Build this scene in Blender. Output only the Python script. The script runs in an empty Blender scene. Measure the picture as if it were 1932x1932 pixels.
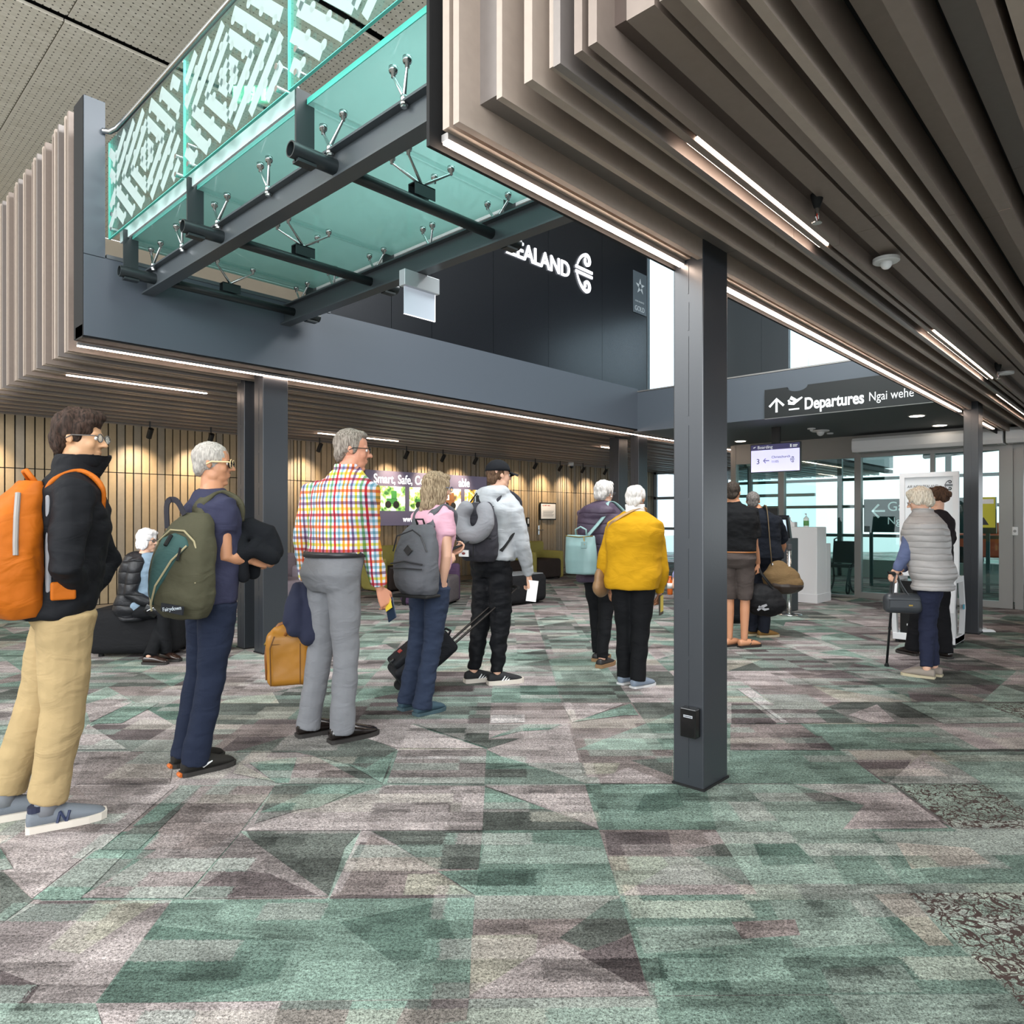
import bpy, bmesh, math, random
from mathutils import Vector, Matrix, Quaternion, noise as mnoise
R = math.radians
PI = math.pi
S = bpy.context.scene
COL = S.collection

# ------------------------------------------------------------------ camera, world, exposure
CAM_H = 1.32
FPX = 1315.0
HOR = 980.0
YAW = R(43.2)
FW = Vector((math.cos(YAW), math.sin(YAW), 0))
RT = Vector((math.sin(YAW), -math.cos(YAW), 0))
cam_d = bpy.data.cameras.new('camera')
cam_d.sensor_width = 36.0
cam_d.sensor_fit = 'HORIZONTAL'
cam_d.lens = 36.0 * FPX / 1932.0
cam_d.shift_y = (HOR - 966.0) / 1932.0
cam_d.clip_start = 0.05
cam_d.clip_end = 400
cam = bpy.data.objects.new('camera', cam_d)
cam.location = (0, 0, CAM_H)
cam.rotation_euler = (R(90), 0, YAW - R(90))
COL.objects.link(cam)
S.camera = cam

W = bpy.data.worlds.new('sky')
S.world = W
W.use_nodes = True
bg = W.node_tree.nodes['Background']
bg.inputs['Color'].default_value = (0.90, 0.96, 1.0, 1)
bg.inputs['Strength'].default_value = 1.9
S.view_settings.view_transform = 'Standard'
S.view_settings.look = 'None'
S.view_settings.exposure = 0.32
S.view_settings.gamma = 1.0
S.view_settings.use_curve_mapping = False

def area_light(name, loc, target, sx, sy, power, col=(1, 1, 1)):
    ld = bpy.data.lights.new(name, 'AREA')
    ld.shape = 'RECTANGLE'; ld.size = sx; ld.size_y = sy
    ld.energy = power; ld.color = col
    o = bpy.data.objects.new(name, ld)
    o.location = loc
    o.rotation_euler = (Vector(target) - Vector(loc)).to_track_quat('-Z', 'Y').to_euler()
    COL.objects.link(o)
    return o
# daylight through the glazed fronts behind the camera, then two added fill lamps
area_light('window_daylight_front', (-6.5, -3.0, 4.2), (4, 4, 1.2), 9, 4.5, 760, (0.95, 0.98, 1.0))
area_light('window_daylight_upper', (-5.5, 7.0, 6.2), (2.5, 8, 7), 7, 2.5, 620, (0.95, 0.98, 1.0))  # unseen fill lamp, added to brighten the roof panels and upper level

area_light('skylight_over_void', (4.6, 1.5, 6.7), (4.6, 1.5001, 0), 6.0, 2.4, 900, (0.97, 0.99, 1.0))  # lamp added out of view above the void to light the bridge glass
# ------------------------------------------------------------------ pixel helpers (1932 px frame)
def ray(px, py):
    return FW + RT * ((px - 966.0) / FPX) + Vector((0, 0, (HOR - py) / FPX))
ORG = Vector((0, 0, CAM_H))
def Zp(px, py, z=0.0):
    r = ray(px, py); return ORG + r * ((z - CAM_H) / r.z)
def Vp(px, py, v):
    r = ray(px, py); return ORG + r * (v / r.y)
def Up(px, py, u):
    r = ray(px, py); return ORG + r * (u / r.x)
def Dp(px, py, d):
    return ORG + ray(px, py) * d

# ------------------------------------------------------------------ materials
def lin(h):
    h = h.lstrip('#')
    o = []
    for i in (0, 2, 4):
        c = int(h[i:i + 2], 16) / 255
        o.append(c / 12.92 if c <= 0.04045 else ((c + 0.055) / 1.055) ** 2.4)
    return (o[0], o[1], o[2], 1)
class NT:
    def __init__(s, m):
        s.t = m.node_tree; s.n = s.t.nodes; s.l = s.t.links
    def new(s, ty, **k):
        n = s.n.new(ty)
        for a, b in k.items():
            setattr(n, a, b)
        return n
    def link(s, a, b): s.l.new(a, b)
MATS = {}
def mat(name, col='#808080', rough=0.6, metal=0.0, emit=None, estr=1.0, spec=None, bump=None, var=None, coat=0, sheen=0, folds=0):
    """bump=(scale, strength, dist) var=(scale, amount) both object-space noise"""
    if name in MATS: return MATS[name]
    m = bpy.data.materials.new(name); m.use_nodes = True
    t = NT(m); b = t.n['Principled BSDF']
    c = lin(col) if isinstance(col, str) else col
    b.inputs['Base Color'].default_value = c
    b.inputs['Roughness'].default_value = rough
    b.inputs['Metallic'].default_value = metal
    if spec is not None: b.inputs['Specular IOR Level'].default_value = spec
    if coat: b.inputs['Coat Weight'].default_value = coat
    if sheen: b.inputs['Sheen Weight'].default_value = sheen
    if emit is not None:
        b.inputs['Emission Color'].default_value = lin(emit)
        b.inputs['Emission Strength'].default_value = estr
    if bump or var:
        tc = t.new('ShaderNodeTexCoord')
    if var:
        nz = t.new('ShaderNodeTexNoise'); nz.inputs['Scale'].default_value = var[0]; nz.inputs['Detail'].default_value = 6
        t.link(tc.outputs['Object'], nz.inputs['Vector'])
        mx = t.new('ShaderNodeMix', data_type='RGBA')
        a = var[1]
        mx.inputs['A'].default_value = (c[0] * (1 - a), c[1] * (1 - a), c[2] * (1 - a), 1)
        mx.inputs['B'].default_value = (min(1, c[0] * (1 + a)), min(1, c[1] * (1 + a)), min(1, c[2] * (1 + a)), 1)
        t.link(nz.outputs['Fac'], mx.inputs['Factor'])
        t.link(mx.outputs['Result'], b.inputs['Base Color'])
    if bump:
        nb = t.new('ShaderNodeTexNoise'); nb.inputs['Scale'].default_value = bump[0]; nb.inputs['Detail'].default_value = 4
        t.link(tc.outputs['Object'], nb.inputs['Vector'])
        bp = t.new('ShaderNodeBump'); bp.inputs['Strength'].default_value = bump[1]; bp.inputs['Distance'].default_value = bump[2]
        t.link(nb.outputs['Fac'], bp.inputs['Height']); t.link(bp.outputs['Normal'], b.inputs['Normal'])
        if folds:
            mp = t.new('ShaderNodeMapping'); mp.inputs['Rotation'].default_value = (.5, .35, .2); mp.inputs['Scale'].default_value = (1, 1, 1.9); t.link(tc.outputs['Object'], mp.inputs['Vector'])
            nf = t.new('ShaderNodeTexNoise'); nf.inputs['Scale'].default_value = 7; nf.inputs['Detail'].default_value = 2.5; nf.inputs['Distortion'].default_value = 1.1; t.link(mp.outputs[0], nf.inputs['Vector'])
            b2 = t.new('ShaderNodeBump'); b2.inputs['Strength'].default_value = folds; b2.inputs['Distance'].default_value = .03; t.link(nf.outputs['Fac'], b2.inputs['Height']); t.link(b2.outputs['Normal'], bp.inputs['Normal'])
    MATS[name] = m
    return m
def glass_mat(name, tint='#d5efe9', refl=0.10, rough=0.02, opac=0.0, ocol='#cfe8e4'):
    if name in MATS: return MATS[name]
    m = bpy.data.materials.new(name); m.use_nodes = True
    t = NT(m); out = t.n['Material Output']; t.n.remove(t.n['Principled BSDF'])
    tr = t.new('ShaderNodeBsdfTransparent'); tr.inputs['Color'].default_value = lin(tint)
    gl = t.new('ShaderNodeBsdfGlossy'); gl.inputs['Roughness'].default_value = rough
    gl.inputs['Color'].default_value = (1, 1, 1, 1)
    fr = t.new('ShaderNodeLayerWeight'); fr.inputs['Blend'].default_value = 0.25
    mr = t.new('ShaderNodeMath', operation='MULTIPLY_ADD'); mr.inputs[1].default_value = 0.55; mr.inputs[2].default_value = refl * 0.4
    t.link(fr.outputs['Fresnel'], mr.inputs[0])
    mx = t.new('ShaderNodeMixShader'); t.link(mr.outputs[0], mx.inputs[0]); t.link(tr.outputs[0], mx.inputs[1]); t.link(gl.outputs[0], mx.inputs[2])
    last = mx.outputs[0]
    if opac > 0:
        df = t.new('ShaderNodeBsdfDiffuse'); df.inputs['Color'].default_value = lin(ocol)
        tl = t.new('ShaderNodeBsdfTranslucent'); tl.inputs['Color'].default_value = lin(ocol)
        ad = t.new('ShaderNodeMixShader'); ad.inputs[0].default_value = 0.5; t.link(df.outputs[0], ad.inputs[1]); t.link(tl.outputs[0], ad.inputs[2])
        m2 = t.new('ShaderNodeMixShader'); m2.inputs[0].default_value = opac; t.link(last, m2.inputs[1]); t.link(ad.outputs[0], m2.inputs[2]); last = m2.outputs[0]
    t.link(last, out.inputs['Surface'])
    MATS[name] = m
    return m

# ------------------------------------------------------------------ mesh builder
def frame_from(d, up=Vector((0, 0, 1))):
    d = d.normalized()
    x = up.cross(d)
    if x.length < 1e-4: x = Vector((1, 0, 0)).cross(d)
    x.normalize(); y = d.cross(x)
    return x, y
class MB:
    def __init__(s): s.b = bmesh.new(); s.mi = 0
    def _f(s, vs):
        try:
            f = s.b.faces.new(vs); f.material_index = s.mi; return f
        except ValueError: return None
    def box2(s, p0, p1):
        x0, y0, z0 = [min(a, b) for a, b in zip(p0, p1)]; x1, y1, z1 = [max(a, b) for a, b in zip(p0, p1)]
        return s.hexa([(x0, y0, z0), (x1, y0, z0), (x1, y1, z0), (x0, y1, z0)], [(x0, y0, z1), (x1, y0, z1), (x1, y1, z1), (x0, y1, z1)])
    def hexa(s, bot, top):
        a = [s.b.verts.new(p) for p in bot]; c = [s.b.verts.new(p) for p in top]
        n = len(a)
        s._f(list(reversed(a))); s._f(c)
        for i in range(n): s._f([a[i], a[(i + 1) % n], c[(i + 1) % n], c[i]])
        return s
    def box(s, c, sz, rot=None):
        M = (rot.to_matrix() if isinstance(rot, Quaternion) else rot) if rot is not None else Matrix.Identity(3)
        c = Vector(c); h = Vector(sz) / 2
        P = lambda x, y, z: c + M @ Vector((x * h.x, y * h.y, z * h.z))
        return s.hexa([P(-1, -1, -1), P(1, -1, -1), P(1, 1, -1), P(-1, 1, -1)], [P(-1, -1, 1), P(1, -1, 1), P(1, 1, 1), P(-1, 1, 1)])
    def prism(s, pts, off):
        off = Vector(off)
        return s.hexa([Vector(p) for p in pts], [Vector(p) + off for p in pts])
    def poly(s, pts):
        s._f([s.b.verts.new(p) for p in pts]); return s
    def loft(s, rings, cap=True, close=False):
        prev = None; first = None
        for rg in rings:
            vs = [s.b.verts.new(p) for p in rg]
            if prev:
                n = len(vs)
                for i in range(n): s._f([prev[i], prev[(i + 1) % n], vs[(i + 1) % n], vs[i]])
            else: first = vs
            prev = vs
        if cap:
            s._f(list(reversed(first))); s._f(prev)
        elif close:
            n = len(prev)
            for i in range(n): s._f([prev[i], prev[(i + 1) % n], first[(i + 1) % n], first[i]])
        return s
    def tube(s, pts, r, n=10, cap=True, up=Vector((0, 0, 1))):
        pts = [Vector(p) for p in pts]
        rs = r if isinstance(r, (list, tuple)) else [r] * len(pts)
        rings = []; px = None
        for i, p in enumerate(pts):
            d = (pts[min(i + 1, len(pts) - 1)] - pts[max(i - 1, 0)])
            if d.length < 1e-7: d = Vector((0, 0, 1))
            d.normalize()
            if px is None: x, y = frame_from(d, up)
            else:
                x = px - d * px.dot(d)
                if x.length < 1e-5: x, y = frame_from(d, up)
                x.normalize(); y = d.cross(x)
            px = x
            q = rs[i]; ra, rb = q if isinstance(q, (tuple, list)) else (q, q)
            rings.append([p + x * (ra * math.cos(2 * PI * k / n)) + y * (rb * math.sin(2 * PI * k / n)) for k in range(n)])
        return s.loft(rings, cap)
    def cap_tube(s, pts, r, n=10, seg=3):
        """tube with rounded ends"""
        pts = [Vector(p) for p in pts]; rs = list(r) if isinstance(r, (list, tuple)) else [r] * len(pts)
        P = []; Q = []
        d0 = (pts[0] - pts[1]).normalized(); d1 = (pts[-1] - pts[-2]).normalized()
        for k in range(seg, 0, -1):
            a = (PI / 2) * k / seg * 0.96; P.append(pts[0] + d0 * rs[0] * math.sin(a)); Q.append(rs[0] * math.cos(a))
        P += pts; Q += rs
        for k in range(1, seg + 1):
            a = (PI / 2) * k / seg * 0.96; P.append(pts[-1] + d1 * rs[-1] * math.sin(a)); Q.append(rs[-1] * math.cos(a))
        return s.tube(P, Q, n)
    def ell(s, c, r, rot=None, n=14, m=8):
        M = rot if rot is not None else Matrix.Identity(3)
        if isinstance(M, Quaternion): M = M.to_matrix()
        c = Vector(c)
        if not isinstance(r, (tuple, list)): r = (r, r, r)
        rings = []
        for j in range(m + 1):
            ph = -PI / 2 + PI * (0.02 + 0.96 * j / m)
            rings.append([c + M @ Vector((r[0] * math.cos(ph) * math.cos(2 * PI * i / n), r[1] * math.cos(ph) * math.sin(2 * PI * i / n), r[2] * math.sin(ph))) for i in range(n)])
        return s.loft(rings)
    def rbox(s, c, sz, rad, rot=None, seg=3):
        """box with rounded edges, own bevel"""
        M = rot if rot is not None else Matrix.Identity(3)
        if isinstance(M, Quaternion): M = M.to_matrix()
        c = Vector(c); hx, hy, hz = [q / 2 for q in sz]; rad = min(rad, hx * .99, hy * .99, hz * .99)
        rings = []
        for j in range(-seg, seg + 1):
            for half in ((0,) if j else (-1, 1)):
                a = (PI / 2) * j / seg
                z = (hz - rad) * (1 if j > 0 or half > 0 else -1) + rad * math.sin(a)
                k = rad * (1 - math.cos(a)); ring = []
                for (sx, sy, a0) in ((1, 1, 0), (-1, 1, PI / 2), (-1, -1, PI), (1, -1, 1.5 * PI)):
                    for i in range(seg + 1):
                        b = a0 + (PI / 2) * i / seg
                        rr = rad - k
                        ring.append(c + M @ Vector((sx * (hx - rad) + rr * math.cos(b), sy * (hy - rad) + rr * math.sin(b), z)))
                rings.append(ring)
        return s.loft(rings)
    def build(s, name, m, parent=None, smooth=False, bevel=0.0, loc=None):
        me = bpy.data.meshes.new(name)
        bmesh.ops.recalc_face_normals(s.b, faces=s.b.faces[:])
        s.b.to_mesh(me); s.b.free()
        return link_mesh(name, me, m, parent, smooth, bevel, loc)
def link_mesh(name, me, m, parent=None, smooth=False, bevel=0.0, loc=None):
    o = bpy.data.objects.new(name, me)
    for q in (m if isinstance(m, (list, tuple)) else [m]): me.materials.append(q)
    COL.objects.link(o)
    if smooth:
        for p in me.polygons: p.use_smooth = True
    if bevel:
        bv = o.modifiers.new('bevel', 'BEVEL'); bv.width = bevel; bv.segments = 2; bv.limit_method = 'ANGLE'; bv.angle_limit = R(40)
    if parent is not None:
        o.parent = parent
    if loc is not None: o.location = loc
    return o
def tag(o, label=None, cat=None, group=None, kind=None):
    if label: o['label'] = label
    if cat: o['category'] = cat
    if group: o['group'] = group
    if kind: o['kind'] = kind
    return o
def thing(name, label, cat, loc=(0, 0, 0), rz=0.0, group=None):
    o = bpy.data.objects.new(name, None); COL.objects.link(o)
    o.empty_display_size = 0.1
    o.location = loc; o.rotation_euler = (0, 0, rz)
    return tag(o, label, cat, group)
def struct(name, mb, m, smooth=False, bevel=0.0, parent=None):
    o = mb.build(name, m, parent, smooth, bevel)
    if parent is None: o['kind'] = 'structure'
    return o
def copy_tree(o, parent=None):
    c = o.copy(); COL.objects.link(c)
    if parent is not None: c.parent = parent
    for ch in list(o.children): copy_tree(ch, c)
    return c
_DG = None
def eval_mesh(tmp):
    bpy.context.view_layer.update()
    dg = bpy.context.evaluated_depsgraph_get()
    me = bpy.data.meshes.new_from_object(tmp.evaluated_get(dg), depsgraph=dg)
    return me
def blob(name, mb, vox, m, parent=None, smooth=3, disp=None, fac=0.5):
    """fuse everything in mb into one continuous skin (voxel remesh + smoothing + fold displacement)"""
    me = bpy.data.meshes.new('tmp'); bmesh.ops.recalc_face_normals(mb.b, faces=mb.b.faces[:]); mb.b.to_mesh(me); mb.b.free()
    tmp = bpy.data.objects.new('tmp', me); COL.objects.link(tmp)
    r = tmp.modifiers.new('r', 'REMESH'); r.mode = 'VOXEL'; r.voxel_size = vox
    if smooth:
        sm = tmp.modifiers.new('s', 'SMOOTH'); sm.factor = fac; sm.iterations = smooth
    out = eval_mesh(tmp)
    bpy.data.objects.remove(tmp); bpy.data.meshes.remove(me)
    if disp:
        for (amp, sx, sy, sz, seed) in disp:
            nrm = [v.normal.copy() for v in out.vertices]
            for v, n in zip(out.vertices, nrm):
                p = Vector((v.co.x * sx + seed, v.co.y * sy + seed * 1.7, v.co.z * sz))
                v.co += n * (mnoise.noise(p) * amp)
    out.name = name
    return link_mesh(name, out, m, parent, True)
def text(name, body, size, org, xd, yd, m, parent=None, ext=0.001, align='LEFT', bold=0.0, sx=1.0, shear=0.0, fit=None):
    cu = bpy.data.curves.new('t', 'FONT'); cu.body = body; cu.size = size; cu.extrude = ext; cu.align_x = align; cu.offset = bold; cu.shear = shear
    cu.resolution_u = 4
    tmp = bpy.data.objects.new('t', cu); COL.objects.link(tmp)
    me = eval_mesh(tmp); bpy.data.objects.remove(tmp); bpy.data.curves.remove(cu)
    X = Vector(xd).normalized(); Y = Vector(yd).normalized(); Z = X.cross(Y)
    if fit:
        xs = [v.co.x for v in me.vertices]; sx = fit / (max(xs) - min(xs))
    M = Matrix((( X.x * sx, Y.x, Z.x, org[0]), (X.y * sx, Y.y, Z.y, org[1]), (X.z * sx, Y.z, Z.z, org[2]), (0, 0, 0, 1)))
    me.transform(M)
    return link_mesh(name, me, m, parent)
# ------------------------------------------------------------------ carpet
CA = YAW + R(0.48)
cf = Vector((math.cos(CA), math.sin(CA), 0)); cr = Vector((math.sin(CA), -math.cos(CA), 0))
TX, TY = 0.507, 0.514
c0 = Zp(896.7, 1689.8)
def cl(p):  # world -> carpet local (x right, y forward)
    d = Vector(p) - c0
    return Vector((d.dot(cr), d.dot(cf)))
PAL = {'G': '#859c91', 'g': '#a0b1a7', 'T': '#6a8177', 'M': '#a59b9a', 'm': '#bbb0af', 'D': '#756b6c', 'K': '#6f746f', 'C': '#b3afa2', 'W': '#d2cbca', 'P': '#9c908e', 'L': '#a8b8ac'}
TR = [
 ('G', (325, 1698, 895, 1694, 885, 1884, 180, 1893)), ('T', (290, 1745, 560, 1780, 520, 1850, 330, 1893, 185, 1893)), ('T', (640, 1740, 830, 1700, 870, 1800, 760, 1830)),
 ('M', (0, 1700, 325, 1698, 180, 1893, 0, 1893)), ('D', (0, 1745, 80, 1700, 180, 1700, 60, 1800, 0, 1815)), ('C', (90, 1790, 185, 1700, 300, 1700, 150, 1800)), ('m', (130, 1830, 260, 1740, 290, 1742, 180, 1893, 60, 1893)), ('D', (0, 1830, 75, 1860, 50, 1893, 0, 1893)),
 ('g', (0, 1893, 180, 1893, 200, 1960, 0, 1960)), ('m', (180, 1893, 530, 1890, 505, 1960, 205, 1960)), ('D', (530, 1890, 665, 1889, 640, 1960, 505, 1960)), ('G', (665, 1889, 885, 1887, 878, 1960, 640, 1960)),
 ('D', (770, 1888, 885, 1887, 880, 1925, 740, 1945)), ('g', (885, 1885, 1230, 1880, 1255, 1960, 878, 1960)), ('G', (1230, 1880, 1560, 1878, 1620, 1960, 1255, 1960)), ('g', (1560, 1878, 1950, 1875, 1990, 1960, 1620, 1960)),
 ('P', (896, 1690, 1169, 1690, 1226, 1879, 885, 1885)), ('C', (890, 1765, 1015, 1763, 1010, 1800, 950, 1840, 886, 1878)), ('m', (885, 1883, 1035, 1782, 1070, 1782, 1226, 1878)), ('K', (1055, 1770, 1150, 1700, 1172, 1694, 1190, 1760, 1120, 1800)), ('D', (1090, 1800, 1192, 1765, 1222, 1872)), ('P', (900, 1692, 1100, 1692, 1060, 1740, 897, 1750)),
 ('G', (910, 1567, 1130, 1566, 1169, 1690, 896, 1690)), ('g', (915, 1590, 1010, 1590, 1140, 1600, 1150, 1630, 905, 1630)), ('T', (905, 1640, 1030, 1640, 1020, 1688, 897, 1688)),
 ('P', (1130, 1566, 1350, 1566, 1430, 1689, 1169, 1690)), ('D', (1140, 1570, 1260, 1570, 1270, 1612, 1148, 1614)), ('C', (1148, 1616, 1246, 1614, 1262, 1632, 1180, 1688, 1168, 1688)), ('m', (1172, 1689, 1262, 1634, 1300, 1632, 1434, 1688)), ('K', (1290, 1605, 1372, 1590, 1410, 1660, 1400, 1670)), ('D', (1330, 1630, 1396, 1640, 1428, 1680)),
 ('G', (1169, 1690, 1700, 1685, 1905, 1875, 1226, 1879)), ('g', (1200, 1750, 1400, 1745, 1420, 1780, 1215, 1800)), ('g', (1450, 1700, 1620, 1700, 1690, 1780, 1500, 1790)), ('T', (1640, 1690, 1690, 1688, 1760, 1780, 1700, 1770)), ('P', (1380, 1740, 1500, 1735, 1510, 1765, 1400, 1772)), ('T', (1240, 1800, 1370, 1800, 1380, 1870, 1250, 1870)), ('g', (1550, 1830, 1700, 1820, 1740, 1872, 1570, 1874)),
 ('C', (1648, 1688, 1712, 1686, 1800, 1785, 1752, 1785)), ('L', (1712, 1686, 1980, 1684, 1990, 1900, 1932, 1900)), 
 ('g', (1350, 1566, 1640, 1565, 1715, 1685, 1430, 1689)), ('G', (1640, 1565, 1960, 1564, 2000, 1684, 1715, 1685)), ('T', (1420, 1590, 1500, 1590, 1540, 1630, 1440, 1634)), ('C', (1690, 1590, 1830, 1600, 1870, 1630, 1720, 1640)), ('G', (1560, 1600, 1640, 1610, 1690, 1670, 1600, 1680)),
 ('G', (1104, 1480, 1330, 1480, 1352, 1566, 1130, 1566)), ('T', (1215, 1500, 1280, 1490, 1290, 1520, 1190, 1545)), ('g', (1330, 1480, 1490, 1480, 1620, 1566, 1352, 1566)), ('G', (1240, 1540, 1345, 1540, 1352, 1565, 1245, 1565)),
 ('K', (1495, 1482, 1610, 1512, 1540, 1512)), ('m', (1500, 1480, 1680, 1480, 1790, 1563, 1590, 1565, 1630, 1520)), ('M', (1650, 1510, 1720, 1520, 1780, 1562, 1600, 1562)), ('L', (1690, 1481, 1862, 1480, 1990, 1563, 1800, 1563)), ('g', (1862, 1480, 1990, 1480, 1990, 1540)),
 ('P', (1086, 1415, 1270, 1415, 1270, 1479, 1104, 1479)), ('C', (1100, 1440, 1170, 1440, 1160, 1460, 1106, 1462)), ('m', (1108, 1478, 1185, 1448, 1262, 1477)), ('K', (1190, 1435, 1268, 1430, 1268, 1465)),
 ('G', (1376, 1418, 1600, 1417, 1668, 1479, 1376, 1479)), ('D', (1608, 1434, 1720, 1434, 1690, 1478, 1668, 1478)), ('m', (1675, 1479, 1742, 1420, 1852, 1479)), ('g', (1760, 1420, 1960, 1418, 1960, 1479, 1856, 1479)), 
 ('m', (919, 1415, 1083, 1400, 1104, 1478, 950, 1430)), ('G', (918, 1420, 1000, 1443, 915, 1451)), ('K', (916, 1452, 1026, 1451, 1104, 1479, 914, 1480)),
 ('m', (914, 1483, 1104, 1483, 1130, 1565, 1040, 1527)), ('G', (913, 1485, 1030, 1527, 911, 1527)), ('K', (911, 1528, 1036, 1528, 1130, 1566, 910, 1567)),
 ('K', (924, 1367, 990, 1367, 985, 1377, 923, 1379)), ('G', (990, 1367, 1060, 1367, 1035, 1377, 985, 1380, 922, 1394)), ('K', (922, 1396, 980, 1394, 920, 1413)), ('m', (922, 1414, 1050, 1374, 1072, 1366, 1086, 1414)),
 ('D', (680, 1590, 724, 1590, 715, 1625, 660, 1625)), ('K', (465, 1569, 680, 1569, 650, 1600, 620, 1690, 500, 1625)), ('M', (455, 1572, 620, 1691, 350, 1697)), ('D', (430, 1640, 510, 1650, 600, 1690, 350, 1695)),
 ('K', (700, 1569, 910, 1568, 903, 1640, 820, 1640, 740, 1590)), ('P', (640, 1690, 700, 1575, 830, 1645, 890, 1690)), ('C', (770, 1650, 830, 1650, 890, 1688, 760, 1690)), ('G', (826, 1645, 903, 1642, 897, 1690)),
 ('M', (150, 1695, 350, 1570, 455, 1570, 345, 1696)), ('G', (60, 1698, 180, 1606, 240, 1606, 150, 1698)), ('m', (4, 1600, 180, 1600, 60, 1697)), ('K', (0, 1640, 62, 1700, 0, 1745)), ('G', (0, 1600, 25, 1640, 0, 1643)),
 ('m', (180, 1572, 300, 1482, 330, 1484, 190, 1604)), ('K', (190, 1604, 370, 1484, 385, 1484, 260, 1604)), ('G', (250, 1560, 340, 1484, 380, 1484, 300, 1550)), ('P', (270, 1604, 380, 1484, 520, 1482, 455, 1568, 390, 1604)),
 ('m', (458, 1568, 690, 1494, 735, 1482, 915, 1484, 910, 1567)), ('K', (480, 1555, 520, 1482, 610, 1482, 560, 1530)), ('G', (490, 1534, 610, 1482, 690, 1482, 600, 1525)),
 ('M', (730, 1478, 752, 1415, 918, 1414, 914, 1480)), ('W', (748, 1428, 917, 1428, 917, 1433, 747, 1433)), ('G', (630, 1430, 690, 1416, 745, 1418, 720, 1478, 690, 1460)), ('P', (530, 1480, 580, 1420, 690, 1478)), ('G', (470, 1440, 560, 1430, 545, 1478, 520, 1478)), ('C', (450, 1440, 520, 1476, 440, 1460)),
 ('K', (440, 1420, 560, 1385, 700, 1395, 750, 1415, 690, 1450, 560, 1420)), ('M', (140, 1480, 170, 1420, 330, 1420, 320, 1480)), ('G', (170, 1367, 245, 1327, 300, 1327, 230, 1365)), ('m', (160, 1330, 225, 1310, 250, 1325, 170, 1364)), ('m', (166, 1367, 240, 1414, 130, 1415)),
 ('K', (780, 1366, 924, 1366, 921, 1412)), ('m', (600, 1366, 770, 1366, 915, 1413, 750, 1412)), ('W', (926, 1350, 990, 1349, 990, 1364, 925, 1365)),
 ('m', (1060, 1328, 1180, 1328, 1080, 1364)), ('G', (1080, 1363, 1190, 1328, 1205, 1350, 1180, 1350)), ('W', (1390, 1300, 1415, 1298, 1500, 1362, 1480, 1366)), ('D', (1380, 1328, 1420, 1328, 1466, 1366, 1380, 1366)),
 ('G', (1510, 1367, 1760, 1367, 1850, 1416, 1575, 1416)), ('P', (1378, 1367, 1510, 1367, 1575, 1416, 1378, 1416)), ('D', (1510, 1390, 1550, 1390, 1575, 1416, 1530, 1412)), ('L', (1850, 1328, 1940, 1328, 1960, 1358, 1900, 1356)),
 ('g', (1700, 1326, 1850, 1328, 1950, 1364, 1780, 1366)), ('m', (1600, 1350, 1655, 1330, 1690, 1362, 1650, 1366)), ('M', (1440, 1330, 1520, 1330, 1560, 1364, 1490, 1366)),
]
def hexc(h): return lin(PAL[h])
fb = bmesh.new()
cly = fb.loops.layers.float_color.new('carpet')
lly = fb.faces.layers.int.new('lace')
fl_cols = []
def addpoly(pts, code, z):
    vs = [fb.verts.new((p[0], p[1], z)) for p in pts]
    f = fb.faces.new(vs)
    f.normal_update()
    if f.normal.z < 0: f.normal_flip()
    c = hexc(code)
    a = 1.0 if code == 'L' else 0.0
    for l in f.loops: l[cly] = (c[0], c[1], c[2], a)
rnd = random.Random(7)
NX0, NX1, NY0, NY1 = -36, 40, -14, 50
for i in range(NX0, NX1):
    for j in range(NY0, NY1):
        x, y = i * TX, j * TY
        n = mnoise.noise(Vector((i * .22, j * .22, 3.1))) + rnd.uniform(-.35, .35) + (0.12 if i > 3 and j < 6 else 0)
        pool = 'GGgTgK' if n > .12 else ('MmPDKm' if n < -.02 else 'MgmCGPK')
        a = rnd.choice(pool); b = rnd.choice('MmDKGgCP'); q = rnd.random()
        P = [(x, y), (x + TX, y), (x + TX, y + TY), (x, y + TY)]
        if q < .30:
            addpoly(P, a, 0)
        elif q < .5:
            addpoly([P[0], P[1], P[2]], a, 0); addpoly([P[0], P[2], P[3]], b, 0)
        elif q < .68:
            addpoly([P[1], P[2], P[3]], a, 0); addpoly([P[0], P[1], P[3]], b, 0)
        elif q < .82:
            k = rnd.choice((.25, .35, .5)); m_ = y + TY * k
            addpoly([P[0], P[1], (x + TX, m_), (x, m_)], b, 0); addpoly([(x, m_), (x + TX, m_), P[2], P[3]], a, 0)
        else:
            mx_ = x + TX * rnd.choice((.3, .5, .7))
            addpoly([P[0], P[1], (mx_, y + TY * .62)], b, 0); addpoly([P[0], (mx_, y + TY * .62), P[3]], a, 0)
            addpoly([P[1], P[2], (mx_, y + TY * .62)], rnd.choice('KDGg'), 0); addpoly([P[3], (mx_, y + TY * .62), P[2]], a, 0)
for k, (code, fl) in enumerate(TR):
    pts = [cl(Zp(fl[i], fl[i + 1])) for i in range(0, len(fl), 2)]
    try: addpoly(pts, code, 0.0002 + 0.00003 * k)
    except ValueError: pass
cm = bpy.data.materials.new('carpet'); cm.use_nodes = True
t = NT(cm); B = t.n['Principled BSDF']; B.inputs['Roughness'].default_value = 0.95; B.inputs['Specular IOR Level'].default_value = 0.15
at = t.new('ShaderNodeAttribute'); at.attribute_name = 'carpet'
tc = t.new('ShaderNodeTexCoord')
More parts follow.
